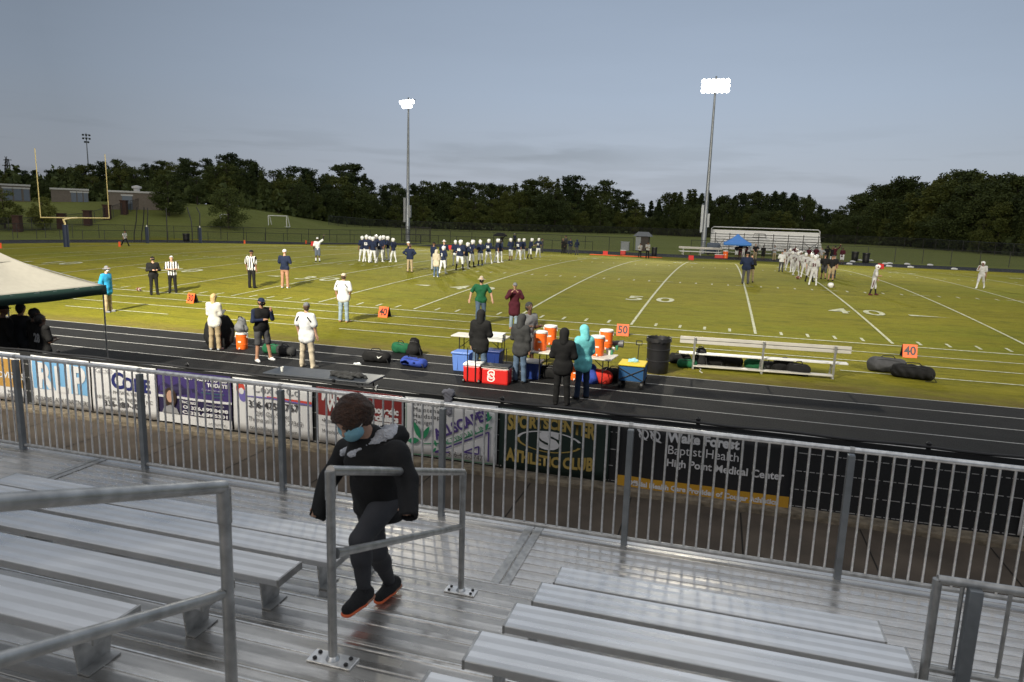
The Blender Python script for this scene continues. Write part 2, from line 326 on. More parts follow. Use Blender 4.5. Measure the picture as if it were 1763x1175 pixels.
# ------------------------------------------------------------------ ground sheet
def build_ground():
    xs=np.concatenate([-np.geomspace(1600,64,26),np.linspace(-62,62,63),np.geomspace(64,1600,26)])
    ys=np.concatenate([[-400,-120,-60,-40,-28,-20,-14,-10,-8,-6,-4,-2],np.linspace(0,FW,50),np.linspace(50.5,70,9),np.linspace(74,200,42),np.geomspace(206,2500,18)])
    X,Y=np.meshgrid(xs,ys,indexing='ij'); Z=zg(X,Y); nx,ny=X.shape
    vs=np.stack([X,Y,Z],-1).reshape(-1,3); i=np.arange(nx-1)[:,None]*ny+np.arange(ny-1)[None,:]
    f=np.stack([i,i+ny,i+ny+1,i+1],-1).reshape(-1,4)
    me=D.meshes.new('grass_ground'); me.from_pydata(vs.tolist(),[],f.tolist()); me.materials.append(M_GRASS)
    me.polygons.foreach_set('use_smooth',[True]*len(f)); o=D.objects.new('grass_ground',me); COL.objects.link(o); tag(o,kind='structure')
build_ground()
def strip_xy(mb,x0,y0,x1,y1,wd,dz,step=1.0,m=0):
    L_=math.hypot(x1-x0,y1-y0); n=max(1,int(L_/step)); nx_,ny_=-(y1-y0)/L_*wd/2,(x1-x0)/L_*wd/2
    vs=[];fs=[]
    for i in range(n+1):
        t=i/n; x=x0+(x1-x0)*t; y=y0+(y1-y0)*t
        for s in(-1,1): vs.append((x+s*nx_,y+s*ny_,float(zg(x+s*nx_,y+s*ny_))+dz))
    for i in range(n): fs.append((2*i,2*i+2,2*i+3,2*i+1))
    mb.add(vs,fs,m)
def build_lines():
    mb=MB(); DZ=.014
    for k in range(-10,11):
        x=k*5*YD
        strip_xy(mb,x,0.35,x,FW-.2,.10,DZ)
    # end zone end lines and side lines
    for x in (-60*YD,60*YD): strip_xy(mb,x,0,x,FW,.14,DZ)
    strip_xy(mb,-60*YD,0,60*YD,0,.13,DZ,2); strip_xy(mb,-60*YD,FW,60*YD,FW,.13,DZ,2)
    strip_xy(mb,-50*YD,-1.85,50*YD,-1.85,.11,DZ,2); strip_xy(mb,-45*YD,-3.65,45*YD,-3.65,.11,DZ,2)
    strip_xy(mb,-40*YD,FW+1.9,40*YD,FW+1.9,.10,DZ,2)
    x=-56.0
    for a,b in ((-32.5,-24.6),(-21.4,-16.5),(-14.6,-10.2),(-9.3,-5.2),(6.6,15.5)): strip_xy(mb,a,-5.45,b,-5.45,.10,DZ,2)
    for k in range(-49,50):
        if k%5==0: continue
        x=k*YD
        for y0,y1 in ((.45,1.05),(FW/3-.3,FW/3+.3),(2*FW/3-.3,2*FW/3+.3),(FW-1.1,FW-.5)): strip_xy(mb,x,y0,x,y1,.10,DZ,2)
    for k in range(-10,11):
        x=k*5*YD
        for y in (FW/3,2*FW/3): strip_xy(mb,x-.5,y,x+.5,y,.10,DZ+.003,2)
    o=mb.build('field_line',M_LINE); tag(o,kind='structure')
build_lines()
def text_mesh(txt,size,name='lettering',align='CENTER',ext=0.0,shear=0,bold=0.0,spacing=1.0,sx=1.0):
    c=D.curves.new('t','FONT'); c.body=txt; c.size=size; c.align_x=align; c.align_y='CENTER'; c.extrude=ext; c.shear=shear; c.offset=bold; c.space_character=spacing; c.resolution_u=3
    o=D.objects.new('t',c); me=D.meshes.new_from_object(o); D.objects.remove(o); D.curves.remove(c); me.name=name
    if sx!=1.0:
        for v in me.vertices: v.co.x*=sx
    return me
def numbers():
    for k,t in ((-8,'1 0'),(-6,'2 0'),(-4,'3 0'),(-2,'4 0'),(0,'5 0'),(2,'4 0'),(4,'3 0'),(6,'2 0')):
        for far in (0,1):
            me=text_mesh(t,2.15,'yard_number',bold=.03,sx=.86)
            yc=8.3*YD if not far else FW-8.3*YD
            for v in me.vertices:
                x,y=v.co.x,v.co.y
                if far: x,y=-x,-y
                X=k*5*YD+x; Y=yc+y; v.co=(X,Y,float(zg(X,Y))+.02)
            me.materials.append(M_LINE); o=D.objects.new('yard_number',me); COL.objects.link(o); tag(o,kind='structure')
    mb=MB()
    for k in (-8,-6,-4,-2):   # direction arrows beside the numbers
        for s,yc in ((-1,8.3*YD),):
            X=k*5*YD-2.4; vs=[(X,yc-.25),(X,yc+.25),(X-.9,yc)]
            mb.add([(a,b,float(zg(a,b))+.02) for a,b in vs],[(0,1,2)])
    for k in (2,4,6):
        X=k*5*YD+2.1; yc=8.3*YD; vs=[(X,yc-.2),(X+1.6,yc-.05),(X,yc+.2)]
        mb.add([(a,b,float(zg(a,b))+.02) for a,b in vs],[(0,1,2)])
    tag(mb.build('yard_arrow',M_LINE),kind='structure')
numbers()
# ------------------------------------------------------------------ running track
LANES=7; LW=1.07
def oval(rad,n=48):
    pts=[(x,CY0-rad) for x in np.linspace(-CX0,CX0,12)]
    for i in range(1,n): a=-PI/2+PI*i/n; pts.append((CX0+rad*math.cos(a),CY0+rad*math.sin(a)))
    pts+=[(x,CY0+rad) for x in np.linspace(CX0,-CX0,12)]
    for i in range(1,n): a=PI/2+PI*i/n; pts.append((-CX0+rad*math.cos(a),CY0+rad*math.sin(a)))
    return pts
def ring(mb,r0,r1,dz,m=0):
    a=oval(r0);b=oval(r1);n=len(a); vs=[(x,y,float(zg(x,y))+dz) for x,y in a]+[(x,y,float(zg(x,y))+dz) for x,y in b]
    mb.add(vs,[(i,(i+1)%n,n+(i+1)%n,n+i)[::-1] for i in range(n)],m)
mb=MB(); ring(mb,TRI,TRI+LANES*LW+.45,.008); tag(mb.build('running_track',M_TRACK),kind='structure')
mb=MB()
for k in range(0,LANES): ring(mb,TRI+k*LW+(.02 if k==0 else 0),TRI+k*LW+.05+(.02 if k==0 else 0),.013)
tag(mb.build('lane_line',M_LANE),kind='structure')
# concrete apron below the grandstand, and strip under the fence
YF=-16.62     # near fence line
mb=MB(); mb.add([(-60,YF-.25,.012),(60,YF-.25,.012),(60,-27,.012),(-60,-27,.012)],[(3,2,1,0)]); o=mb.build('concrete_apron',M_CONC); tag(o,kind='structure')
mb=MB()
for x in np.arange(-31.3,30,1.52): mb.add([(x,YF-.3,.016),(x+.02,YF-.3,.016),(x+.02,-21,.016),(x,-21,.016)],[(3,2,1,0)])
tag(mb.build('apron_joint',M_CONCD),kind='structure')
mb=MB(); mb.box((0,YF-.06,.03),(120,.36,.10)); tag(mb.build('concrete_curb',M_CURB,bevel=.01),kind='structure')
# ------------------------------------------------------------------ grandstand deck
TR=.62; YS=-21.93       # tread run, front edge of the first raised tread
def tread_y(k): return YS-TR*(k-1)
deck=empty('grandstand_deck',(0,YS,0),0,'wet ribbed aluminium grandstand deck with stepped footboards and a wide front walkway','grandstand')
XL,XR=-16,16; NOSE=[]
def plank(name,x0,x1,y0,y1,z,th=.045,m=None,parent=None,ori=True):
    mb=MB(); cx,cy=(x0+x1)/2,(y0+y1)/2
    mb.box((0,0,-th/2),(abs(x1-x0),abs(y1-y0),th)); o=mb.build(name,m or M_DECK,parent,bevel=.004)
    if ori and parent: NOSE.append((x0,x1,max(y0,y1),z))
    o.location=(cx-(parent.location.x if parent else 0),cy-(parent.location.y if parent else 0),z-(parent.location.z if parent else 0)); return o
segs=[(-16,-9.0),(-8.99,-3.72),(-3.71,1.60),(1.61,6.9),(6.91,16)]
for s0,s1 in segs:
    y=-20.36
    for i in range(6): plank('walkway_plank',s0,s1,y,y-.262,1.0,m=M_DECK,parent=deck); y-=.2665
for k in range(1,10):
    y0=tread_y(k); z=1.0+.2*k
    for s0,s1 in ((-16,-3.72),(-3.71,6.9),(6.91,16)):
        plank('footboard',s0,s1,y0,y0-.305,z,m=M_TREAD_SHADE,parent=deck); plank('footboard',s0,s1,y0-.310,y0-TR-.06,z-.003,m=M_TREAD_SHADE,parent=deck)
    mb=MB(); mb.box((0,0,0),(32,.02,.155)); o=mb.build('riser',M_DECK,deck); o.location=(0,y0-.035-YS,z-.125)
for (x0,x1,y,z) in NOSE:
    if x1<-6.5 or x0>7: continue
    for yy in (y-.006,y-.132): mb=MB(); mb.box(((x0+x1)/2,yy-YS,z+.0015-0),(x1-x0-.01,.009 if yy==y-.006 else .005,.004)); o=mb.build('raised_rib',M_PIPE,deck); o.location=(0,0,0)
# joint cover strips on the walkway (flat bars with fine grooves)
for x,ya,yb in ((1.60,-20.36,-21.90),(-3.72,-20.36,-21.90),(1.36,-21.62,-21.93),(6.9,-20.36,-21.9),(-8.99,-20.36,-21.9)):
    mb=MB(); mb.box((-.045,0,.003),(.075,abs(yb-ya),.006)); mb.box((.045,0,.003),(.075,abs(yb-ya),.006)); 
    o=mb.build('joint_cover',M_RAIL,deck); o.location=(x,(ya+yb)/2-YS,1.002)
# support frame under the deck front
mb=MB(); mb.box((0,-20.40-YS,.93),(32,.05,.06),)
for x in np.arange(-15,16,1.83): mb.box((x,-20.5-YS,.46),(.06,.06,.90)); mb.box((x,-23-YS,.87),(.05,5,.07))
mb.build('support_frame',M_LEG,deck)
# ------------------------------------------------------------------ benches
def bench(k,x0,x1,label,ends):
    z=1.43+.2*k; yc=-22.05-TR*k; o=empty('bleacher_bench',((x0+x1)/2,yc,z-.23),0,label,'bench','bleacher benches in rows on the grandstand')
    L_=x1-x0; mb=MB(); mb.box((0,0,.23-.022),(L_,.245,.044)); s=mb.build('seat_plank',M_ALU,o,bevel=.006)
    for sx in ends: mb=MB(); mb.box((sx*(L_/2-.004),0,.23-.0225),(.014,.249,.049)); mb.build('end_cap',M_RAIL,o,bevel=.003)
    n=max(2,int(L_/1.83)+1)
    for i in range(n):
        x=-L_/2+.14+(L_-.28)*i/(n-1); b=MB()
        # trapezoid bracket plate with a foot flange
        b.add([(x-.004,.105,.186),(x-.004,-.105,.186),(x-.004,-.085,.0),(x-.004,.075,.0),(x+.004,.105,.186),(x+.004,-.105,.186),(x+.004,-.085,.0),(x+.004,.075,.0)],
              [(0,1,2,3)[::-1],(4,5,6,7),(0,1,5,4),(1,2,6,5)[::-1],(2,3,7,6),(3,0,4,7)])
        b.box((x+.03,-.005,.006),(.06,.17,.008)); b.box((x+.022,0,.182),(.05,.2,.006))
        b.build('bracket',M_RAIL,o)
    return o
ordn=['front','second','third','fourth','fifth','sixth']
for k in range(6):
    bench(k,-3.13 if k==0 else -3.13-.0,.79,f'aluminium bleacher bench left of the aisle, {ordn[k]} row up from the railing',(-1,1))
    bench(k,2.17,4.31 if k<2 else 4.31,f'aluminium bleacher bench right of the aisle, {ordn[k]} row up from the railing',(-1,1))
for k in range(2,6):
    bench(k,-9.2,-3.20,f'aluminium bleacher bench end at far left edge, {ordn[k]} row up from the railing',(1,))
# ------------------------------------------------------------------ guardrail along the walkway
YR=-20.50
gr=empty('walkway_guardrail',(0,YR,1.0),0,'long galvanised pipe guardrail with vertical balusters along the grandstand walkway','railing')
PX=[-3.43-1.83*2*1.01,-5.24,-3.41,-1.57]
postx=[.64+1.83*i for i in range(-8,6)]
mb=MB()
mb.tube([(-15,0,1.15),(13,0,1.15)],.024,12); mb.build('top_rail',M_PIPE,gr,smooth=True)
mb=MB(); mb.tube([(-15,0,.055),(13,0,.055)],.021,12); mb.build('bottom_rail',M_RAIL,gr,smooth=True)
bal=MB(); bal.tube([(0,0,.07),(0,0,1.13)],.0105,8); b0=None
def place(o0,parent,locs):
    res=[]
    for i,l in enumerate(locs):
        o=o0 if i==0 else o0.copy()
        if i: COL.objects.link(o)
        o.parent=parent; o.location=l; res.append(o)
    return res
bo=bal.build('baluster',M_PIPE,gr,smooth=True); xs_=[]
for px in postx:
    for j in range(1,17): xs_.append(px+1.83*j/17)
xs_=sorted([x for x in xs_ if -9.5<x<9.0],key=lambda x:abs(x-1)); near_=xs_[:99]; rest=xs_[99:]
place(bo,gr,[(x,0,0) for x in near_])
if rest:
    mb=MB(); [mb.tube([(x,0,.07),(x,0,1.13)],.0105,8) for x in rest]; o=mb.build('baluster_run',M_PIPE,gr,smooth=True); tag(o,kind='stuff')
pm=MB(); pm.box((0,-.005,.52),(.055,.065,1.18)); pm.box((0,-.005,-.06),(.11,.09,.012))
po=pm.build('post',M_POST,gr,bevel=.005); pl=place(po,gr,[(x,-.05+.05,0) for x in postx])
cm_=MB(); cm_.tube([(-.018,0,1.15),(.018,0,1.15)],.0285,14); co=cm_.build('clamp',M_RAIL,gr,smooth=True); place(co,gr,[(x,0,0) for x in postx])
# ------------------------------------------------------------------ aisle handrails
def handrail(k0,k1,label,zt0,zt1,x=1.46,ext=0):
    y0,y1=(-24.65 if k0!=1 else -22.13),tread_y(k1)-.14
    z0,z1=1+.2*k0,1+.2*k1; o=empty('aisle_handrail',(x,y0,z0),0,label,'handrail','aisle handrails')
    m=MB(); a=Vector((0,0,zt0-z0)); b=Vector((0,y1-y0,zt1-z0))
    m.tube([a,b],.024,12)
    m.build('top_rail',M_RAIL,o,smooth=True)
    m=MB(); d=(b-a).normalized(); lo=.42
    m.tube([a-Vector((0,0,lo))+d*.03,a-Vector((0,0,lo))+d*.09,b-Vector((0,0,lo))-d*.12,b-Vector((0,0,lo))-d*.03],[.016,.021,.021,.030],12); m.build('mid_rail',M_RAIL,o,smooth=True)
    for (yy,zb,zt) in ((0,0,a.z),(y1-y0,z1-z0,b.z)):
        m=MB(); m.tube([(0,yy,zb+.01),(0,yy,zt)],.0225,12); m.tube([(0,yy,zt-.14),(0,yy,zt-.005)],.026,12); p=m.build('post',M_RAIL,o,smooth=True)
        m=MB(); m.box((0,yy,zb+.006),(.24,.10,.010)); 
        f=m.build('base_plate',M_PIPE,p,bevel=.004)
        for sx in(-.085,.085):
            for sy in (-.025,.025): m=MB(); m.lathe([(.011,0),(.011,.006),(.007,.010)],(sx,yy+sy,zb+.0115),10); m.build('bolt',M_LEG,p)
        m=MB(); m.lathe([(.036,0),(.03,.012),(.024,.02)],(0,yy,zb+.0115),16); m.build('collar',M_PIPE,p,smooth=True)
    return o
handrail(1,4,'grey pipe aisle handrail just right of the walking woman, two bolted posts',2.14,2.78)
hr=handrail(5,9,'blurred grey pipe aisle handrail crossing the lower left foreground',2.968,2.968+.32*2.4,x=1.455)
# low guard beside the end of the right-hand benches
o=empty('end_guardrail',(4.37,-22.7,1.4),0,'dark low guardrail with thick balusters at the bottom right corner','railing')
m=MB(); m.tube([(0,0,.06),(0,0,.74)],.024,12); m.tube([(0,0,.74),(3.2,0,.74)],.024,12); m.build('top_rail',M_RAIL,o,smooth=True)
m=MB(); m.tube([(0,0,.22),(3.2,0,.22)],.02,10); m.build('bottom_rail',M_RAIL,o,smooth=True)
m=MB(); m.box((.17,-.03,.34),(.065,.06,.78)); m.build('post',M_POST,o,bevel=.005)
m=MB(); m.tube([(.12,0,.22),(.12,0,.73)],.011,8); bb=m.build('baluster',M_RAIL,o,smooth=True); place(bb,o,[(.11*i,0,0) for i in [0]+list(range(1,24)) if i not in (1,)])
# ------------------------------------------------------------------ near chain-link fence with screen
fn=empty('track_fence',(0,YF,0),0,'long black chain-link fence with screen slats between the track and the grandstand','fence')
FH=1.16
mb=MB(); n=140; pts=[(-22+44*i/n,0,FH+.010*math.sin(i*1.3)) for i in range(n+1)]; mb.tube(pts,.021,8); mb.build('top_rail',M_BLK,fn,smooth=True)
fx=[-20.6+2.95*i for i in range(14)]
mb=MB(); mb.tube([(0,.03,0.05),(0,.03,FH+.03)],.03,10); mb.lathe([(.034,0),(.034,.02),(.0,.05)],(0,.03,FH+.03),10); fo=mb.build('post',M_BLK,fn,smooth=True); place(fo,fn,[(x,0,0) for x in fx])
mb=MB(); mb.box((0,0,.08+(FH-.1)/2),(44,.012,FH-.12)); mb.build('screen',M_SLAT,fn)
# pale lacing wires that weave in and out of the slats
mb=MB()
for z in (.12,.36,.62,.88):
    x=-20.0
    while x<12:
        l=.05+.05*random.random(); mb.box((x,-.010,z+.008*math.sin(x*.9+z*5)),(l,.004,.010)); x+=l+.012+.02*random.random()
mb.build('lacing',M_LANE,fn)
# ------------------------------------------------------------------ stadium light poles
M_LAMP=mat('lamp_lens',(1,.95,.86),rough=.3,emit=45)
M_LAMPOFF=mat('lamp_lens_off',(.12,.13,.15),rough=.2)
M_STEEL=mat('pole_steel',(.30,.32,.35),rough=.5,metal=.6,noise=.15,nscale=1)
M_HOUS=mat('lamp_housing',(.22,.23,.25),rough=.5,metal=.4)
def light_pole(x,y,z0,top,rows,face,label,lit=True,boxes=True,rows_dz=.56,colw=.58,power=0,aims=(),vis=True):
    o=empty('stadium_light_pole',(x,y,z0),0,label,'light pole'); H=top-z0
    m=MB(); m.tube([(0,0,0),(0,0,H*.25),(0,0,H*.26),(0,0,H*.6),(0,0,H+.3)],[.34,.29,.25,.19,.11],14); m.build('pole',M_STEEL,o,smooth=True)
    if boxes:
        m=MB(); m.box((-.42,-.1,4.6),(.34,.45,3.6)); m.build('control_cabinet',M_STEEL,o,bevel=.02)
        m=MB(); m.box((.40,-.1,4.4),(.3,.4,1.8)); m.build('junction_box',M_STEEL,o,bevel=.02)
    fd=Vector((math.sin(face),math.cos(face),0)); rt=Vector((fd.y,-fd.x,0)); dn=(fd*math.cos(R(28))-Vector((0,0,math.sin(R(28))))).normalized()
    for i,n in enumerate(rows):
        z=H-.1-i*rows_dz; wd=(n-1)*colw
        m=MB(); m.bar(rt*(-wd/2-.2)+Vector((0,0,z)),rt*(wd/2+.2)+Vector((0,0,z)),.09,.09); m.build('crossarm',M_STEEL,o)
        for j in range(n):
            c=rt*(-wd/2+j*colw)+Vector((0,0,z-.25))+fd*.25
            M_=dn.to_track_quat('Z','Y').to_matrix(); prof=[(.06,-.32),(.14,-.25),(.30,-.05),(.35,.10),(.34,.11),(.30,-.03)]
            m=MB(); k=16; vs=[];fs=[]
            for r_,zz in prof:
                for q in range(k): vs.append(M_@Vector((r_*math.cos(2*PI*q/k),r_*math.sin(2*PI*q/k),zz))+c)
            for a in range(len(prof)-1):
                for q in range(k): fs.append((a*k+q,a*k+(q+1)%k,(a+1)*k+(q+1)%k,(a+1)*k+q))
            fs.append(tuple(range(k))); m.add(vs,fs); m.tube([rt*(-wd/2+j*colw)+Vector((0,0,z)),c-dn*.2],.03,6)
            f=m.build('floodlight',M_HOUS,o,smooth=True)
            m=MB(); vs=[M_@Vector(((.28)*math.cos(2*PI*q/k),(.28)*math.sin(2*PI*q/k),.0))+c for q in range(k)]; vs2=[M_@Vector((.15*math.cos(2*PI*q/k),.15*math.sin(2*PI*q/k),.07))+c for q in range(k)]
            m.add(vs+vs2,[(q,(q+1)%k,k+(q+1)%k,k+q) for q in range(k)]+[tuple(range(k,2*k))]); m.build('lens',M_LAMP if lit else M_LAMPOFF,f,smooth=True)
    for ax,ay,pw,sz in aims:
        l=D.lights.new('floodlight_beam','SPOT'); l.energy=pw; l.spot_size=R(sz); l.spot_blend=.55; l.shadow_soft_size=.9; l.color=(1,.93,.76)
        lo=D.objects.new('floodlight_beam',l); COL.objects.link(lo); src=Vector((x,y,top-.9))+fd*.9; lo.location=src
        lo.rotation_euler=(Vector((ax,ay,0))-src).to_track_quat('-Z','Y').to_euler()
    return o
YP=71.0
P1=uny(702,405,YP); P1t=uny(704,172,YP); P2=uny(1211,420,YP); P2t=uny(1228,136,YP)
light_pole(P1[0],YP,0,P1t[2],(6,4),PI+.35,'lit stadium light pole at centre of the far sideline, two tiers of lamps',colw=.48,aims=((-54,36,48000,46),(-32,36,48000,46),(-10,36,38000,44)))
light_pole(P2[0],YP,0,P2t[2],(6,6,6),PI,'taller lit stadium light pole beside the far bleachers, three tiers of lamps',aims=((-14,36,50000,44),(8,34,58000,44),(32,36,66000,50)))
light_pole(-11,-38,0,25,(6,6,6),0,'lit stadium light pole behind the grandstand on the left',aims=((-34,12,142000,60),(-8,14,122000,58)))
light_pole(34,-38,0,25,(6,6,6),0,'lit stadium light pole behind the grandstand on the right',aims=((22,14,100000,62),))
pl3=unx(158,352,-100); 
g=atop(148,231,22.0); light_pole(g[0],g[1],g[2],g[2]+22,(3,3,2),PI-.9,'unlit dark light pole on the hill behind the goal post',lit=False,rows_dz=1.1,colw=.9)
# ------------------------------------------------------------------ far fences
M_NET=mat_mesh('chain_link_net',(.012,.013,.014),.07,scale=7.0)
M_NETF=mat_mesh('dense_net',(.02,.02,.022),.15,scale=7.0)
def netpanel(pts,z0,h,name,m,parent,base):
    vs=[];fs=[];uv=[];s=0
    for i,(x,y) in enumerate(pts):
        if i: s+=math.hypot(x-pts[i-1][0],y-pts[i-1][1])
        g_=float(zg(x,y)); vs+=[(x-base[0],y-base[1],g_+z0),(x-base[0],y-base[1],g_+z0+h)]; uv.append(s)
    for i in range(len(pts)-1): fs.append((2*i,2*i+2,2*i+3,2*i+1))
    me=D.meshes.new(name); me.from_pydata(vs,[],fs); me.materials.append(m); l=me.uv_layers.new(name='UVMap')
    for p in me.polygons:
        for li in p.loop_indices:
            vi=me.loops[li].vertex_index; l.data[li].uv=(uv[vi//2],(vi%2)*h)
    o=D.objects.new(name,me); COL.objects.link(o); o.parent=parent; return o
def fence_line(pts,h,sp,label,name='chain_link_fence',m=None,pr=.035,rails=(1.0,),net=True,mm=None,cat='fence'):
    base=pts[0]; o=empty(name,(base[0],base[1],0),0,label,cat)
    mm=mm or M_BLK; d=[0]
    for i in range(1,len(pts)): d.append(d[-1]+math.hypot(pts[i][0]-pts[i-1][0],pts[i][1]-pts[i-1][1]))
    n=int(d[-1]/sp); X=np.interp(np.arange(n+1)*d[-1]/n,d,[p[0] for p in pts]); Y=np.interp(np.arange(n+1)*d[-1]/n,d,[p[1] for p in pts])
    q=MB(); q.tube([(0,0,-.2),(0,0,h+.03)],pr,6); po=q.build('post',mm,o); place(po,o,[(x-base[0],y-base[1],float(zg(x,y))) for x,y in zip(X,Y)][:100])
    for r_ in rails:
        q=MB(); q.tube([(x-base[0],y-base[1],float(zg(x,y))+h*r_) for x,y in zip(X,Y)],pr*.8,6); q.build('rail',mm,o)
    if net: netpanel(list(zip(X,Y)),.03,h-.05,'netting',m or M_NET,o,base)
    return o
arc=lambda rad,a0,a1,n: [(-CX0+rad*math.cos(a0+(a1-a0)*i/n),CY0+rad*math.sin(a0+(a1-a0)*i/n)) for i in range(n+1)]
RF=TRI+LANES*LW+4.6
fence_line([(75,CY0+RF),(P2[0]-1.5,CY0+RF)],1.8,3.0,'tall black chain-link fence behind the far bleachers and visiting players')
fence_line([(P2[0]-9,CY0+RF),(-CX0,CY0+RF)],1.8,3.0,'tall black chain-link fence along the far sideline between the two lit poles')
fence_line(arc(RF,PI/2,PI*1.15,30),1.8,3.0,'tall black chain-link fence curving behind the left end zone')
fence_line([(P2[0]-14,CY0+RF-3.2),(-CX0,CY0+RF-3.2)],1.15,2.5,'waist-high black fence at the edge of the far track',net=False,rails=(1.0,))
fence_line(arc(RF-3.0,PI/2,PI*1.15,24),1.15,2.5,'waist-high black fence curving behind the left goal post',net=False)
# far fence in front of the wood
tl=[(566,390),(640,393),(707,396),(830,399),(955,402),(1090,405),(1250,411),(1417,420),(1578,428),(1763,444),(1900,456)]
fence_line([tuple(G(u,v)[:2]) for u,v in tl],2.2,5.5,'faint tall fence in front of the far wood',m=M_NETF,pr=.05)
# gates
q=empty('fence_gate',(uny(716,400,CY0+RF-.3)[0],CY0+RF-.3,0),0,'black double gate at the foot of the centre light pole','gate')
m=MB(); [m.box((x,0,1.1),(.08,.08,2.3)) for x in (-2.3,0,2.3)]; [m.box((0,0,z),(4.6,.06,.06)) for z in (.15,1.1,2.15)]; m.build('gate_frame',M_BLK,q); netpanel([(q.location.x-2.3,q.location.y),(q.location.x+2.3,q.location.y)],.1,2.1,'netting',M_NETF,q,(q.location.x,q.location.y))
# ------------------------------------------------------------------ goal post
M_YEL=mat('goal_yellow',(.62,.50,.22),rough=.45); M_NAVY=mat('navy_pad',(.012,.022,.055),rough=.6)
_g=G(115,425.5); gx,gy=float(_g[0])-.9,CY0; print('goal',_g,uny(128,376,CY0)); zb=unx(128,376,gx)[2]
o=empty('goal_post',(gx,gy,0),0,'yellow gooseneck goal post with navy padded base at the left end zone','goal post')
ya=unx(70,376,gx); yb=unx(188,375,gx); hz=(ya[2]+yb[2])/2; yl,yr=ya[1]-gy,yb[1]-gy
ut=unx(64,256,gx)[2]; ym=(yl+yr)/2; yg=unx(115,400,gx)[1]-gy
m=MB(); m.tube([(0,yl,hz),(0,yr,hz)],.055,10); m.build('crossbar',M_YEL,o,smooth=True)
for yy,tt in ((yl,ut),(yr,unx(182,266,gx)[2])): m=MB(); m.tube([(0,yy,hz),(0,yy,tt)],.038,8); m.build('upright',M_YEL,o,smooth=True)
yg=float(_g[1])-gy; zb0=float(_g[2]); m=MB(); m.tube([(.9,yg,1.2),(.9,yg,hz-.5),(.75,yg,hz-.15),(.4,(yg+ym)/2,hz-.02),(0,ym,hz)],.085,10); m.build('gooseneck',M_YEL,o,smooth=True)
m=MB(); m.tube([(.9,yg,zb0-.05),(.9,yg,zb0+2.0)],.24,14); m.build('base_pad',M_NAVY,o,smooth=True)
# ------------------------------------------------------------------ discus cage and padded posts
def gz(x,y): return float(zg(x,y))
cagepx=[(233,416),(245,417),(288,418),(334,418)]
o=empty('throwing_cage',tuple(G(290,418)),0,'tall throwing cage of black curved poles behind the left end zone','cage')
bx=G(290,418)
for u0,v0,u1,v1 in ((231,418,236,357),(244,418,248,357),(253,392,254,358),(288,418,286,358),(331,418,322,357),(344,392,338,357)):
    b=G(u0,v0 if v0>400 else 418); t=uny(u1,v1,b[1]); md=uny((u0+u1)/2+(1 if u1>u0 else (0 if abs(u1-u0)<3 else 3)),(v0+v1)/2-6,b[1])
    m=MB(); m.tube([Vector(b-bx),Vector(uny(u0,v0-15 if v0>400 else 395,b[1])-bx),Vector(md-bx),Vector(t-bx)],.06,6); m.build('curved_pole',M_BLK,o,smooth=True)
for u,t_ in ((254,'left'),(345,'right')):
    b=G(u,419); o=empty('padded_post',tuple(b),0,f'navy padded soccer goal post foot at the {t_} side of the throwing cage','post'); m=MB(); m.tube([(0,0,-.1),(0,0,1.95)],.2,12); m.build('pad',M_NAVY,o,smooth=True); m=MB(); m.tube([(0,0,1.9),(0,0,2.15)],.06,8); m.build('pipe',M_WHITE,o)
# ------------------------------------------------------------------ soccer goals on the far grass
def soccer_goal(u,v,wd,h,dp,rz,label):
    b=G(u,v); o=empty('soccer_goal',tuple(b),rz,label,'soccer goal'); m=MB()
    for s in(-1,1): m.tube([(s*wd/2,0,0),(s*wd/2,0,h),(s*wd/2,dp*.35,h),(s*wd/2,dp,0),(s*wd/2,0,0)],.08,6)
    m.tube([(-wd/2,0,h),(wd/2,0,h)],.08,6); m.tube([(-wd/2,dp,0),(wd/2,dp,0)],.06,6); m.tube([(-wd/2,dp*.35,h),(wd/2,dp*.35,h)],.05,6); m.build('frame',M_WHITE,o)
soccer_goal(478,391,3.2,1.9,1.6,.25,'white soccer goal on the grass slope left of the centre')
soccer_goal(388,380,1.6,1.0,1.0,.5,'small tipped white goal below the lone hillside tree')
soccer_goal(1207,405,1.8,2.4,1.2,0,'white goal frame just left of the far bleachers')
# ------------------------------------------------------------------ far bleachers
YB=72.6; xl=uny(1221,437,YB)[0]; xr=uny(1416,432,YB)[0]; zt=uny(1221,388,YB+4)[2]; zr=uny(1416,396,YB+4)[2]
zt=(zt+zr)/2-.35
o=empty('far_bleachers',((xl+xr)/2,YB,0),0,'white aluminium bleachers with dark upright frames across the field on the right','bleachers')
Wb=xr-xl; nr=7
M_WAL=mat('pale_aluminium',(.66,.66,.66),rough=.5,metal=.1,noise=.12)
for i in range(nr):
    z=.75+(zt-1.4)*i/(nr-1)
    m=MB(); m.box((0,.62*i,z),(Wb,.30,.05)); m.build('seat_plank',M_WAL,o); 
    m=MB(); m.box((0,.62*i+.33,z+.08),(Wb,.04,(zt-1.4)/(nr-1)-.10)); m.build('riser',M_WAL,o)
    m=MB(); m.box((0,.62*i-.25,z-.42),(Wb,.34,.04)); m.build('footboard',M_WAL,o)
m=MB(); yy=.62*nr
m.tube([(-Wb/2,yy,.0),(-Wb/2,yy,zt),(-Wb/2+.25,yy,zt+.22),(Wb/2-.25,yy,zt+.22),(Wb/2,yy,zt),(Wb/2,yy,0)],.06,8); m.build('back_rail',M_WAL,o)
m=MB(); m.box((0,yy+.08,zt*.5+.3),(Wb-.2,.03,zt-.9)); m.build('back_panel',M_WAL,o)
for j in range(8):
    x=-Wb/2+Wb*(j+.35)/7.7; m=MB(); m.box((x,-.4,(zt-.5)/2),(.09,.09,zt-.5)); 
    m.bar((x,-.4,.1),(x,yy,zt-.7),.06,.06); m.build('upright_frame',M_LEG,o)
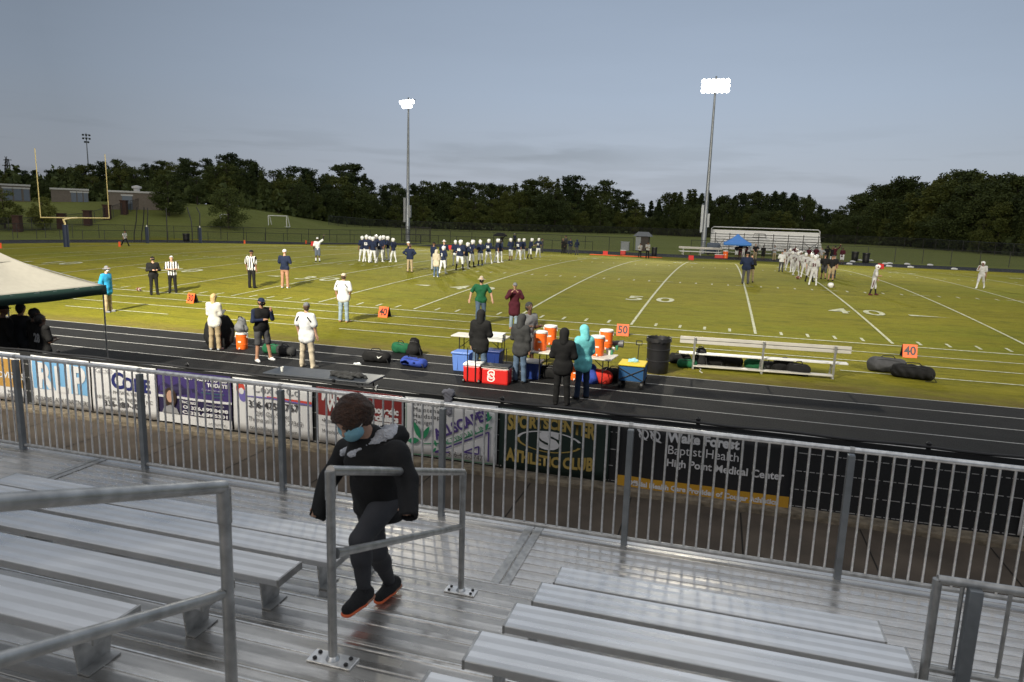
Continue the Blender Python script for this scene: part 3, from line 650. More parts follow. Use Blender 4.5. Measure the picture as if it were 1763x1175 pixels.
for z in (zt*.36,zt*.58,zt*.8): m=MB(); m.box((0,-.36,z),(Wb,.04,.05)); m.build('cross_rail',M_LEG,o)
for x0,x1 in ((-Wb/2+.6,-Wb/2+Wb/7.7),(Wb/2-Wb/5.5,Wb/2-.6)): m=MB(); m.bar((x0,-.44,.5),(x1,-.44,zt*.6),.06,.06); m.bar((x1,-.46,.5),(x0,-.46,zt*.6),.06,.06); m.build('diagonal_brace',M_LEG,o)
m=MB(); m.tube([(0.0,-.5,zt*.72),(-.15,-.5,zt-.5),(-1.5,-.5,zt-.5),(-1.7,-.5,zt*.72),(0,-.5,zt*.72)],.05,6); m.build('rail_loop',M_LEG,o)
# ------------------------------------------------------------------ shed, box, bins, sideline benches at the far side
def at(u,v): return tuple(G(u,v))
M_SHW=mat('shed_wall',(.05,.042,.038),rough=.8,noise=.2); M_SHR=mat('shed_roof',(.13,.14,.15),rough=.7,noise=.2); M_LTG=mat('light_grey_paint',(.22,.24,.26),rough=.6)
b=uny(1106,430,72.0); o=empty('ticket_shed',(b[0],72,0),0,'small dark shed with grey hipped roof by the far fence','shed')
m=MB(); m.box((0,0,1.0),(1.7,1.7,2.0)); m.build('wall',M_SHW,o); m=MB(); m.add([(-1.25,-1.25,2.0),(1.25,-1.25,2.0),(1.25,1.25,2.0),(-1.25,1.25,2.0),(-.7,0,2.6),(.7,0,2.6)],[(0,1,5,4),(1,2,5),(2,3,4,5),(3,0,4),(3,2,1,0)]); m.build('roof',M_SHR,o)
m=MB(); m.box((-.55,-.87,1.0),(.7,.04,1.8)); m.build('door',M_LTG,o)
b=uny(1076,430,69.5); o=empty('utility_box',(b[0],69.5,0),0,'pale grey utility box left of the small shed','utility box'); m=MB(); m.box((0,0,.6),(1.1,.6,1.2)); m.box((0,0,1.22),(1.2,.7,.05)); m.build('cabinet',M_LTG,o,bevel=.02)
def bin_(u,v,r_,h,label,c=M_BLK,name='trash_can'):
    b=at(u,v); o=empty(name,b,0,label,'trash can'); m=MB()
    m.lathe([(r_*.86,0),(r_*.9,.02),(r_*.95,h*.33),(r_*.99,h*.34),(r_*.99,h*.37),(r_*.95,h*.38),(r_*.98,h*.66),(r_*1.02,h*.67),(r_*1.02,h*.70),(r_*.98,h*.71),(r_,h*.97),(r_*1.05,h),(r_*.97,h),(r_*.93,h*.9)],n=24); m.build('barrel',c,o,smooth=True)
    m=MB(); pr=[];n=40
    vs=[];fs=[]
    for i in range(n):
        a=2*PI*i/n; j=.012*math.sin(i*2.7)+.01*random.random(); vs+=[(r_*.96*math.cos(a),r_*.96*math.sin(a),h*.82),(r_*1.07*math.cos(a),r_*1.07*math.sin(a),h+.012+j),(r_*1.09*math.cos(a),r_*1.09*math.sin(a),h*.90+j*2)]
    for i in range(n): k=(i+1)%n; fs+=[(3*i,3*k,3*k+1,3*i+1),(3*i+1,3*k+1,3*k+2,3*i+2)]
    m.add(vs,fs); m.build('bin_liner',M_BLK,o,smooth=True); return o
bin_(1126,441,.32,1.0,'black trash can beside the two far officials')
bin_(321,416,.42,1.0,'black trash can inside the throwing cage')
bin_(1471,450,.4,1.15,'left black trash can on the far right track')
bin_(1490,453,.4,1.15,'right black trash can on the far right track')
bin_(1131,641,.31,.93,'ribbed black trash barrel with liner beside the blue wagon')
M_BENCH=mat('bench_plank',(.52,.50,.46),rough=.5,metal=.2,noise=.12,nscale=3)
M_BDK=mat('bench_groove',(.10,.09,.08),rough=.7)
def team_bench(p0,p1,label,foot=True):
    p0=Vector(p0);p1=Vector(p1); L_=(p1-p0).length; a=math.atan2(p1.y-p0.y,p1.x-p0.x); o=empty('team_bench',p0,a,label,'bench'); n=3
    # local: x along, back rest towards -y (grandstand side)
    m=MB(); 
    for z in (.86,.98): m.box((L_/2,-.12,z),(L_,.035,.10))
    m.build('backrest',M_BENCH,o,bevel=.006)
    m=MB(); m.box((L_/2,-.10,.92),(L_-.02,.03,.04)); m.build('backrest_groove',M_BDK,o)
    m=MB(); m.box((L_/2,.16,.45),(L_,.27,.045)); m.build('seat_plank',M_WAL,o,bevel=.005)
    if foot: m=MB(); m.box((L_*.5,-.1,.10),(L_*.82,.22,.04)); m.build('foot_plank',M_BENCH,o,bevel=.005)
    for i in range(n):
        x=L_*(.09+.41*i); m=MB(); m.box((x,-.165,.5),(.055,.05,1.04)); m.box((x,.02,.40),(.05,.40,.05)); m.bar((x,.28,0.02),(x,.12,.42),.05,.05); m.box((x,.05,.02),(.05,.55,.04)); m.build('leg_frame',M_RAIL,o,bevel=.004)
    return o
a0=G(1172,634); a1=G(1462,660); 
a1=a0+(a1-a0)/np.linalg.norm(a1-a0)*4.57*1.0
p0=atop(1171,578,.90); p1=atop(1466,597,.90); tb_=team_bench((p0[0],p0[1]+.1,0),(p1[0],p1[1]+.1,0),'long silver team bench with backrest on the grass at right'); tb_.scale=(1,.95,.87)
p0=uny(1168,437,62.5); p1=uny(1240,441,62.5)
for i,(ua,ub,yy,lb) in enumerate(((1168,1240,66.2,'white team bench on the far track left of the blue canopy'),(1170,1243,65.0,'low white bench in front of the far team bench'))):
    p0=uny(ua,437,yy); p1=uny(ub,441,yy); team_bench((p0[0],yy,0),(p1[0],yy,0),lb,False)
# ------------------------------------------------------------------ buildings on the left hill
M_BRK=mat('tan_brick',(.17,.145,.125),rough=.9,noise=.15,nscale=3); M_TRIM=mat('building_trim',(.5,.5,.5),rough=.7); M_DOOR=mat('bay_door',(.10,.13,.18),rough=.5); M_REDBRK=mat('red_brick',(.055,.028,.022),rough=.9,noise=.3,nscale=4)
def building(u0,u1,vt,vb,dist,label,doors,door_u=None,vent=False,dep=10):
    d0=ray(u0,vb);d1=ray(u1,vb); d0=d0/math.hypot(d0[0],d0[1]);d1=d1/math.hypot(d1[0],d1[1]); a=CAM+d0*dist; b=CAM+d1*dist*1.0
    zb=min(float(zg(a[0],a[1])),float(zg(b[0],b[1]))); zt=(CAM+ray((u0+u1)/2,vt)/math.hypot(*ray((u0+u1)/2,vt)[:2])*dist)[2]
    h=zt-zb; L_=math.hypot(b[0]-a[0],b[1]-a[1]); an=math.atan2(b[1]-a[1],b[0]-a[0]); o=empty('school_building',(a[0],a[1],zb),an,label,'building')
    m=MB(); m.box((L_/2,dep/2,h/2-1),(L_,dep,h+2)); m.build('wall',M_BRK,o); m=MB(); m.box((L_/2,dep/2,h+.08),(L_+.3,dep+.3,.3)); m.build('roof',M_TRIM,o)
    for (fx_,fw) in doors:
        m=MB(); m.box((L_*fx_,-.03,h*.40),(L_*fw,.08,h*.8)); dd=m.build('bay_door',M_DOOR,o); m=MB(); m.box((L_*fx_,-.05,h*.83),(L_*fw+.3,.1,.25)); m.build('frame',M_TRIM,dd)
    if vent: m=MB(); m.lathe([(.5,0),(.5,.5),(.8,.6),(.8,.9),(0.1,1.1)],(L_*.5,3,h+.2),12); m.build('roof_vent',M_TRIM,o)
    return o
building(-80,53,318,346,150,'pale building with blue-grey bay doors at the far left edge',((.70,.12),(.83,.1),(.95,.08)))
building(89,153,327,350,150,'small tan building with bay doors seen inside the goal post',((.60,.14),(.77,.14),(.93,.12)))
building(188,285,332,356,140,'low tan building with dark doorway and roof vent right of the goal post',((.32,.18),),vent=True)
o=fence_line([tuple((CAM+ray(u,360)/math.hypot(*ray(u,360)[:2])*d)[:2]) for u,d in ((-30,118),(60,120),(150,126),(215,136),(240,140))],1.9,2.6,'dark iron fence between brick pillars below the hill buildings',name='iron_fence',m=M_NETF,pr=.04)
for i,(u,d) in enumerate(((28,118.5),(104,122),(150,125.5),(184,131),(214,135.5))):
    p=CAM+ray(u,360)/math.hypot(*ray(u,360)[:2])*d; z=float(zg(p[0],p[1])); oo=empty('brick_pillar',(p[0],p[1],z),.4,f'{["first","second","third","fourth","fifth"][i]} brick pillar from the left in the hill fence','pillar','brick pillars of the hill fence')
    m=MB(); m.box((0,0,1.0),(.9,.9,2.4)); m.build('shaft',M_REDBRK,oo); m=MB(); m.box((0,0,2.25),(1.1,1.1,.15)); m.build('cap',M_REDBRK,oo)
# lattice mast far behind
d=ray(14,290); p=CAM+d/math.hypot(d[0],d[1])*420; zt=(CAM+ray(14,274)/math.hypot(*ray(14,274)[:2])*420)[2]; o=empty('lattice_mast',(p[0],p[1],4),0,'thin lattice mast rising over the wood at far left','mast'); m=MB()
for s in((-1,-1),(1,-1),(0,1)): m.tube([(s[0]*2.2,s[1]*2.2,0),(s[0]*.5,s[1]*.5,zt-4)],.22,5)
for i in range(14): z=(zt-4)*i/14; a=2.2-1.7*i/14; m.bar((-a,-a,z),(a,-a,z+2.5),.2,.2); m.bar((a,-a,z),(-a,-a,z+2.5),.2,.2)
m.box((0,0,zt-7),(7,.3,.3)); m.box((0,0,zt-4.5),(5,.3,.3)); m.build('lattice',M_LEG,o)
# ------------------------------------------------------------------ trees
M_LF=[mat_leaf('leaf_dark',(.034,.050,.018),(.085,.105,.030)),mat_leaf('leaf_green',(.060,.080,.022),(.130,.140,.034)),mat_leaf('leaf_pine',(.026,.042,.018),(.058,.078,.028))]
M_BARK=mat('bark',(.045,.035,.028),rough=.95,noise=.3)
def crown_mesh(kind,seed,mi,nleaf=8500):
    rs=np.random.RandomState(seed); H=15.0; P=[];S=[]
    if kind=='broad':
        nc=58
        for i in range(nc):
            z=rs.uniform(.16,.97); rad=3.9*math.sqrt(max(.03,1-((z-.50)/.52)**2))*rs.uniform(.35,1.08); a=rs.uniform(0,2*PI)
            P.append((rad*math.cos(a)*rs.uniform(.7,1.15),rad*math.sin(a),z*H)); S.append(rs.uniform(.7,1.55)*(1.15-.5*z))
    elif kind=='pine':   # open crown of flattened tufts on the top half
        for i in range(44):
            z=rs.uniform(.35,1.0); rad=(3.6 if rs.rand()<.6 else 2.0)*(1.12-z)**.55*rs.uniform(.2,1.2); a=rs.uniform(0,2*PI)
            P.append((rad*math.cos(a),rad*math.sin(a),z*H)); S.append(rs.uniform(.5,1.15))
        for i in range(26): P.append((rs.normal()*1.4,rs.normal()*1.4,rs.uniform(.1,.45)*H)); S.append(rs.uniform(.8,1.5))
    elif kind=='spire':
        for i in range(80):
            z=rs.uniform(.05,1.0); rad=2.6*(1.03-z)*rs.uniform(.2,1.1); a=rs.uniform(0,2*PI)
            P.append((rad*math.cos(a),rad*math.sin(a),z*H)); S.append(.35+.9*(1.02-z)*rs.uniform(.6,1.1))
    else:               # round shrub-like crown, low
        for i in range(50):
            z=rs.uniform(.06,.9); rad=5.5*math.sqrt(max(.05,1-((z-.4)/.6)**2))*rs.uniform(.3,1.05); a=rs.uniform(0,2*PI)
            P.append((rad*math.cos(a),rad*math.sin(a),z*H)); S.append(rs.uniform(1.0,1.9))
    P=np.array(P);S=np.array(S); w_=S**2/np.sum(S**2); idx=rs.choice(len(P),nleaf,p=w_)
    d=rs.normal(size=(nleaf,3)); d/=np.linalg.norm(d,axis=1)[:,None]; rr=rs.uniform(.35,1.12,nleaf)[:,None]**.7; rr=np.where(rs.rand(nleaf,1)<.22,rs.uniform(1.0,1.5,(nleaf,1)),rr)
    sq=np.array([1,1,.62]) if kind=='pine' else np.array([1,1,.85])
    c=P[idx]+d*rr*S[idx][:,None]*sq
    a=rs.normal(size=(nleaf,3)); a/=np.linalg.norm(a,axis=1)[:,None]; b=np.cross(a,rs.normal(size=(nleaf,3))); b/=np.linalg.norm(b,axis=1)[:,None]
    sz=rs.uniform(.09,.23,nleaf)[:,None]
    V=np.stack([c+a*sz*1.3,c+b*sz*.8,c-a*sz*1.3,c-b*sz*.8],1).reshape(-1,3)
    me=D.meshes.new('crown'); me.from_pydata(V.tolist(),[],np.arange(nleaf*4).reshape(-1,4).tolist()); me.materials.append(M_LF[mi])
    tb=MB(); tb.tube([(0,0,-1),(.05,.02,H*.25),(.15,-.08,H*.55),(.0,0,H*.9)],[.34,.25,.16,.04],8)
    for i in rs.choice(len(P),10,replace=False): p=P[i]; z0=max(1.5,p[2]-2.2); tb.tube([(0.05,0,z0),(p[0]*.5,p[1]*.5,z0+1.0),tuple(p)],[.12,.08,.03],5)
    tm=D.meshes.new('trunk'); tm.from_pydata(tb.v,[],tb.f); tm.materials.append(M_BARK)
    return me,tm
TREES=[('broad',crown_mesh('broad',1,0)),('broad',crown_mesh('broad',2,0)),('broad',crown_mesh('broad',3,1)),('broad',crown_mesh('broad',4,1)),('pine',crown_mesh('pine',5,2)),('pine',crown_mesh('pine',6,2)),('pine',crown_mesh('pine',12,0)),('spire',crown_mesh('spire',7,2)),('spire',crown_mesh('spire',8,0)),('round',crown_mesh('round',9,0,9500))]
def tree(x,y,z,h,ti,label,group,wsc=1.0,name=None):
    k,(cm,tm)=TREES[ti]; nm={'broad':'broadleaf_tree','pine':'pine_tree','spire':'conifer_tree','round':'round_tree'}[k]
    o=empty(name or nm,(x,y,z),random.uniform(0,6.28),label,'tree',group); s=h/15.0; o.scale=(s*wsc,s*wsc,s)
    a=D.objects.new('crown',cm); COL.objects.link(a); a.parent=o; b=D.objects.new('trunk',tm); COL.objects.link(b); b.parent=o; return o
SKY=[(-150,290),(0,290),(60,293),(110,286),(185,278),(208,271),(230,284),(260,284),(290,276),(320,270),(350,276),(385,266),(420,267),(445,284),(480,292),(520,285),(545,294),(575,290),(602,284),(630,302),(655,314),(690,315),(730,312),(760,309),(790,316),(830,309),(860,316),(900,318),(940,304),(960,300),(985,299),(1005,314),(1045,315),(1075,330),(1100,342),(1130,345),(1150,330),(1195,326),(1240,334),(1300,328),(1350,332),(1392,330),(1408,352),(1425,362),(1445,350),(1470,330),(1500,318),(1545,304),(1575,309),(1605,302),(1645,290),(1690,287),(1715,296),(1740,303),(1763,299),(1900,292)]
BASE=[(-150,352),(0,352),(300,353),(425,358),(515,377),(566,386),(640,391),(707,394),(955,400),(1090,403),(1417,418),(1578,426),(1763,442),(1900,452)]
LM=[(60,'at the far left edge'),(140,'behind the pale building with bay doors'),(215,'behind the goal post'),(300,'behind the throwing cage'),(400,'behind the lone hillside tree'),(500,'above the white soccer goal'),(600,'behind the huddle'),(690,'just left of the centre light pole'),(780,'just right of the centre light pole'),(880,'behind the line of navy players'),(990,'at the tall dark clump mid-picture'),(1090,'left of the small shed'),(1160,'above the small shed'),(1230,'behind the tall light pole'),(1320,'behind the blue canopy'),(1412,'behind the right end of the far bleachers'),(1480,'at the sky gap right of the bleachers'),(1560,'above the visiting players'),(1660,'above the lone player at right'),(1740,'above the far right player'),(2500,'at the far right edge')]
def lm(u): 
    for a,b in LM:
        if u<a: return b
def px_base(u): return np.interp(u,[a for a,b in BASE],[b for a,b in BASE])
def px_sky(u): return np.interp(u,[a for a,b in SKY],[b for a,b in SKY])
rt=random.Random(5)
def wood():
    for row,(step,back,f0,f1) in enumerate(((27,3,.40,.72),(23,12,.66,.93),(17,24,.90,1.02))):
        u=-120
        while u<1890:
            uu=u+rt.uniform(-6,6); vb=px_base(uu); d=ray(uu,vb); d=d/math.hypot(d[0],d[1])
            if uu<470: r0=np.interp(uu,[-150,300,425,470],[168,165,158,160])
            else: gp=G(uu,max(vb,385)); r0=math.hypot(gp[0]-CAM[0],gp[1]-CAM[1])
            if 470<=uu<680: r0=np.interp(uu,[470,515,600,680],[160,168,200,225])
            r_=min(r0,235)+back+rt.uniform(-3,3); x,y=CAM[0]+d[0]*r_,CAM[1]+d[1]*r_; z=float(zg(x,y))
            ds=ray(uu,px_sky(uu)); ztop=CAM[2]+ds[2]/math.hypot(ds[0],ds[1])*r_; h=(ztop-z)*rt.uniform(f0,f1)*1.02
            right=uu>1430
            if row==2: ti=rt.choice([0,1,2,4,5,6,8,4] if not right else [0,1,1,0,6,3])
            elif row==1: ti=rt.choice([0,1,2,3,7,8,4] if not right else [0,1,2,9])
            else: ti=rt.choice([2,3,9,8,0])
            if 1110<uu<1412 and row>0: ti=rt.choice([7,8,7,0])
            k=TREES[ti][0]; kn={'broad':'broadleaf','pine':'ragged pine','spire':'pointed conifer','round':'round-crowned tree'}[k]
            nm_={0:'low',1:'mid-height',2:'tall'}[row]
            tree(x,y,z-.2,max(4,h),ti,f'{nm_} dark {kn} in the far wood {lm(uu)}',f'trees of the far wood {lm(uu)}',rt.uniform(1.0,1.45) if k!='spire' else rt.uniform(1.1,1.6))
            u+=step*rt.uniform(.7,1.3)*(.62 if 1110<uu<1412 else 1)
wood()
# undergrowth along the foot of the wood: one mass nobody could count
def undergrowth():
    n=26000; rs=np.random.RandomState(3); us=rs.uniform(-150,1900,n); V=np.zeros((n,3))
    tab=np.linspace(-150,1900,120); tx=[];ty=[];dd=[]
    for u in tab:
        vb=px_base(u); d=ray(u,vb); d=d/math.hypot(d[0],d[1])
        r0=np.interp(u,[-150,300,425,470],[165,162,155,157]) if u<470 else min(235,math.hypot(*(G(u,max(vb,385))[:2]-CAM[:2])))
        if 470<=u<680: r0=np.interp(u,[470,515,600,680],[157,165,197,222])
        tx.append(CAM[0]+d[0]*r0);ty.append(CAM[1]+d[1]*r0);dd.append(math.atan2(d[0],d[1]))
    X=np.interp(us,tab,tx);Y=np.interp(us,tab,ty);A=np.interp(us,tab,dd); bk=rs.uniform(0,30,n)**1.0; X+=np.sin(A)*bk;Y+=np.cos(A)*bk
    lump=1.6+1.2*np.sin(us*.07)+1.0*np.sin(us*.193+2)+.8*np.sin(us*.41); hh=(np.clip(lump,.8,4)+bk*.16)*rs.uniform(0,1,n)**.6
    C=np.stack([X,Y,zg(X,Y)+hh],-1); a=rs.normal(size=(n,3));a/=np.linalg.norm(a,axis=1)[:,None]; b=np.cross(a,rs.normal(size=(n,3)));b/=np.linalg.norm(b,axis=1)[:,None]; s=rs.uniform(.25,.7,n)[:,None]
    V=np.stack([C+a*s*1.2,C+b*s,C-a*s*1.2,C-b*s],1).reshape(-1,3); me=D.meshes.new('undergrowth'); me.from_pydata(V.tolist(),[],np.arange(n*4).reshape(-1,4).tolist()); me.materials.append(M_LF[0]); o=D.objects.new('undergrowth',me); COL.objects.link(o)
    tag(o,'dark bushes and undergrowth along the foot of the far wood','undergrowth',kind='stuff')
undergrowth()
for u,vb,vt,r_,ti,lb,ws in ((290,360,298,135,0,'large dark spreading tree beside the low tan building',1.5),(393,377,318,125,9,'round dark tree standing alone on the hillside',1.1),(5,352,322,122,3,'small tree at the left edge in front of the bay-door building',1.3),(70,352,335,121,3,'small shrubby tree at the foot of the left goal upright',1.2),(340,354,300,150,1,'dark tree between the low tan building and the lone tree',1.2)):
    d=ray(u,vb); d=d/math.hypot(d[0],d[1]); x,y=CAM[0]+d[0]*r_,CAM[1]+d[1]*r_; z=float(zg(x,y)); ds=ray(u,vt); zt_=CAM[2]+ds[2]/math.hypot(ds[0],ds[1])*r_
    tree(x,y,z-.2,zt_-z,ti,lb,None,ws)
# ------------------------------------------------------------------ figures: bodies and clothing grown as smooth surfaces
def surface_net(F,org,h):
    nx,ny,nz=F.shape; S=F<0
    c=[(0,0,0),(1,0,0),(0,1,0),(1,1,0),(0,0,1),(1,0,1),(0,1,1),(1,1,1)]
    sl=lambda A,o: A[o[0]:nx-1+o[0],o[1]:ny-1+o[1],o[2]:nz-1+o[2]]
    cnt=sum(sl(S,o).astype(np.int8) for o in c); act=(cnt>0)&(cnt<8); I=np.argwhere(act)
    if len(I)==0: return np.zeros((0,3)),np.zeros((0,4),int)
    idx=-np.ones(act.shape,int); idx[act]=np.arange(len(I)); acc=np.zeros((len(I),3)); n=np.zeros(len(I))
    E=[(a,b) for a in range(8) for b in range(a+1,8) if sum(abs(c[a][i]-c[b][i]) for i in range(3))==1]
    for a,b in E:
        fa=F[I[:,0]+c[a][0],I[:,1]+c[a][1],I[:,2]+c[a][2]]; fb=F[I[:,0]+c[b][0],I[:,1]+c[b][1],I[:,2]+c[b][2]]
        m=(fa<0)!=(fb<0); t=np.where(m,fa/np.where(m,fa-fb,1),0)
        p=np.array(c[a])+t[:,None]*(np.array(c[b])-np.array(c[a])); acc[m]+=p[m]; n[m]+=1
    V=(I+acc/n[:,None])*h+org; Q=[]
    for ax in range(3):
        o=[0,0,0];o[ax]=1; A=S[:nx-o[0],:ny-o[1],:nz-o[2]]; B=S[o[0]:,o[1]:,o[2]:]; X=np.argwhere(A!=B)
        u,v=[(1,2),(2,0),(0,1)][ax]; lim=[nx,ny,nz]
        X=X[(X[:,u]>0)&(X[:,v]>0)&(X[:,u]<lim[u]-1)&(X[:,v]<lim[v]-1)]
        if len(X)==0: continue
        du=np.zeros(3,int);du[u]=1;dv=np.zeros(3,int);dv[v]=1
        g=lambda Y: idx[Y[:,0],Y[:,1],Y[:,2]]
        q=np.stack([g(X-du-dv),g(X-dv),g(X),g(X-du)],1); fl=A[X[:,0],X[:,1],X[:,2]]; q[~fl]=q[~fl][:,::-1]; Q.append(q)
    return V,np.concatenate(Q)
def rc(P,pr):
    """distance to a tapered capsule; pr=(a,b,ra,rb,flatten dir,flatten factor)"""
    a,b,ra,rb=pr['a'],pr['b'],pr['ra'],pr['rb']; q=P-a; ba=b-a
    if pr.get('fd') is not None:
        fd=pr['fd']; s=pr['fs']-1; q=q+(q@fd)[...,None]*fd*s; ba=ba+(ba@fd)*fd*s
    L2=max(float(ba@ba),1e-9); t=np.clip((q@ba)/L2,0,1); d=np.linalg.norm(q-t[...,None]*ba,axis=-1)-(ra+(rb-ra)*t)
    return d
def sdf(P,prims,k):
    F=None
    for pr in prims:
        d=rc(P,pr)
        if pr.get('cut') is not None:
            o_,n_=pr['cut']; d=np.maximum(d,(P-o_)@n_)
        if pr.get('neg'): F=np.maximum(F,-d); continue
        if F is None: F=d; continue
        kk=pr.get('k',k); h_=np.clip(.5+.5*(F-d)/kk,0,1); F=F+(d-F)*h_-kk*h_*(1-h_)
    return F
def V3(*a): return np.array(a,float)
def grow(name,prims,h,mats,parent=None,k=.035,wr=0,seed=0,loc=None,wf=15.0):
    lo=np.min([np.minimum(p['a']-p['ra'],p['b']-p['rb']) for p in prims if not p.get('neg')],0)-3*h-wr; hi=np.max([np.maximum(p['a']+p['ra'],p['b']+p['rb']) for p in prims if not p.get('neg')],0)+3*h+wr
    n=np.ceil((hi-lo)/h).astype(int)+1; ax=[lo[i]+np.arange(n[i])*h for i in range(3)]; P=np.stack(np.meshgrid(*ax,indexing='ij'),-1)
    F=sdf(P,prims,k)
    if wr:
        s=seed*1.7; X,Y,Z=P[...,0],P[...,1],P[...,2]
        if wf<20: F=F+wr*(np.sin(wf*(1.5*X+.7*Y+.55*Z)+2.2*np.sin(Z*5.5+s+2*X)+s)*(.55+.45*np.sin(Z*8+s*2))+.45*np.sin(wf*(1.9*Z+.8*X)+1.7*np.sin(X*9+Y*7+s)+s))
        else: F=F+wr*(np.sin(X*wf*1.3+2.2*np.sin(Z*wf*.8+s)+s)*np.sin(Z*wf*1.7+1.8*np.sin(Y*wf+s*2)+1.3*np.sin(X*wf*.9))+.5*np.sin(Z*wf*3.1+2*np.sin(X*wf*1.9+s)+Y*wf))
    V,Q=surface_net(F,lo,h)
    # relax a little so the grid does not show
    me=D.meshes.new(name); me.from_pydata(V.tolist(),[],Q.tolist())
    ml=[];mi={}
    for p in prims:
        if p.get('neg'): continue
        m=p['m']
        if m not in mi: mi[m]=len(ml); ml.append(m)
    for m in ml: me.materials.append(mats[m] if isinstance(mats,dict) else m)
    if len(ml)>1 and len(Q):
        C=V[Q].mean(1); best=None;bi=None
        for p in prims:
            if p.get('neg'): continue
            d=rc(C,p)-p.get('pri',0)
            if p.get('cut') is not None: d=np.maximum(d,(C-p['cut'][0])@p['cut'][1])
            if best is None: best=d.copy(); bi=np.full(len(C),mi[p['m']])
            else: w_=d<best; best[w_]=d[w_]; bi[w_]=mi[p['m']]
        me.polygons.foreach_set('material_index',bi.astype(np.int32))
    me.polygons.foreach_set('use_smooth',[True]*len(Q)); me.update()
    o=D.objects.new(name,me); COL.objects.link(o)
    if parent: o.parent=parent
    if loc is not None: o.location=loc
    return o
def cp(a,b,ra,rb=None,m='skin',**k): return dict(a=np.asarray(a,float),b=np.asarray(b,float),ra=ra,rb=ra if rb is None else rb,m=m,**k)
ARM={'down':((.13,0,-1),(.03,.14,-1)),'relax':((.26,-.05,-1),(.02,.3,-1)),'hips':((.75,-.25,-.8),(-.8,.35,-.55)),'front':((.25,.12,-1),(-.6,.75,.05)),'low':((.2,.05,-1),(-.45,.45,-.75)),
 'cross':((.28,.22,-1),(-.95,.45,.12)),'face':((.2,.45,-.85),(-.35,.35,.95)),'cam':((.4,.6,-.7),(-.62,.4,.75)),'phone':((.08,.1,-1),(-.15,.95,.25)),'raise':((.75,.1,.65),(.25,0,1)),
 'fwd':((.15,.55,-.85),(0,.85,-.35)),'back':((.2,-.45,-.9),(.05,-.1,-1)),'pocket':((.33,-.18,-1),(-.25,.32,-.9)),'wide':((.55,0,-.85),(.2,.25,-.95)),'ref':((.5,.1,-.8),(-.75,.55,-.05))}
def nrm(v): v=np.asarray(v,float); return v/np.linalg.norm(v)
def rotx(a): c,s=math.cos(a),math.sin(a); return np.array([[1,0,0],[0,c,-s],[0,s,c]])
def rotz_(a): c,s=math.cos(a),math.sin(a); return np.array([[c,-s,0],[s,c,0],[0,0,1]])
C_={}
def cm(key,col=None,**k):
    if key not in C_: C_[key]=cloth(key,col) if not k else mat('cloth_'+key,col,**k)
    return C_[key]
SK={'light':mat('skin_light',(.46,.27,.19),rough=.55,noise=.08),'tan':mat('skin_tan',(.34,.18,.115),rough=.55,noise=.08),'dark':mat('skin_dark',(.085,.042,.027),rough=.5,noise=.08),'mid':mat('skin_mid',(.20,.10,.06),rough=.5,noise=.08)}
HC={'blonde':mat('hair_blonde',(.48,.34,.16),rough=.6,noise=.35,nscale=30,bump=.6,bscale=90),'brown':mat('hair_brown',(.07,.038,.022),rough=.6,noise=.4,nscale=25,bump=.8,bscale=70),'black':mat('hair_black',(.012,.010,.010),rough=.6,bump=.6,bscale=60)}
CL=dict(black=(.010,.010,.011),navy=(.010,.017,.045),darkgrey=(.035,.036,.038),grey=(.16,.165,.175),lgrey=(.34,.35,.37),white=(.60,.61,.63),vwhite=(.42,.42,.43),offwhite=(.60,.58,.53),khaki=(.33,.26,.16),tan=(.42,.24,.085),beige=(.46,.40,.31),
 denim=(.075,.115,.18),lightdenim=(.23,.30,.37),green=(.012,.10,.045),teal=(.17,.56,.60),blue=(.02,.25,.48),maroon=(.065,.010,.020),red=(.50,.03,.02),royal=(.03,.06,.30),charcoal=(.055,.056,.062),slate=(.10,.12,.16),dkdenim=(.02,.032,.065))
def K(c):
    if c in C_: return C_[c]
    return cm(c,CL[c])
C_['stripes']=mat_stripe('striped_shirt',(.012,.012,.013),(.62,.62,.62),.105)
C_['stripes_far']=C_['stripes']
M_EYE=mat('eye_dark',(.01,.008,.008),rough=.2)
C_['eye']=M_EYE
for k_,v_ in SK.items(): C_[k_]=v_
for k_,v_ in HC.items(): C_['h_'+k_]=v_
M_HELM=mat('white_helmet',(.58,.58,.59),rough=.22,coat=.5); C_['helm']=M_HELM; C_['mask_metal']=mat('face_mask_metal',(.25,.25,.26),rough=.4)
M_HSTR=mat('helmet_maroon',(.10,.012,.02),rough=.3)
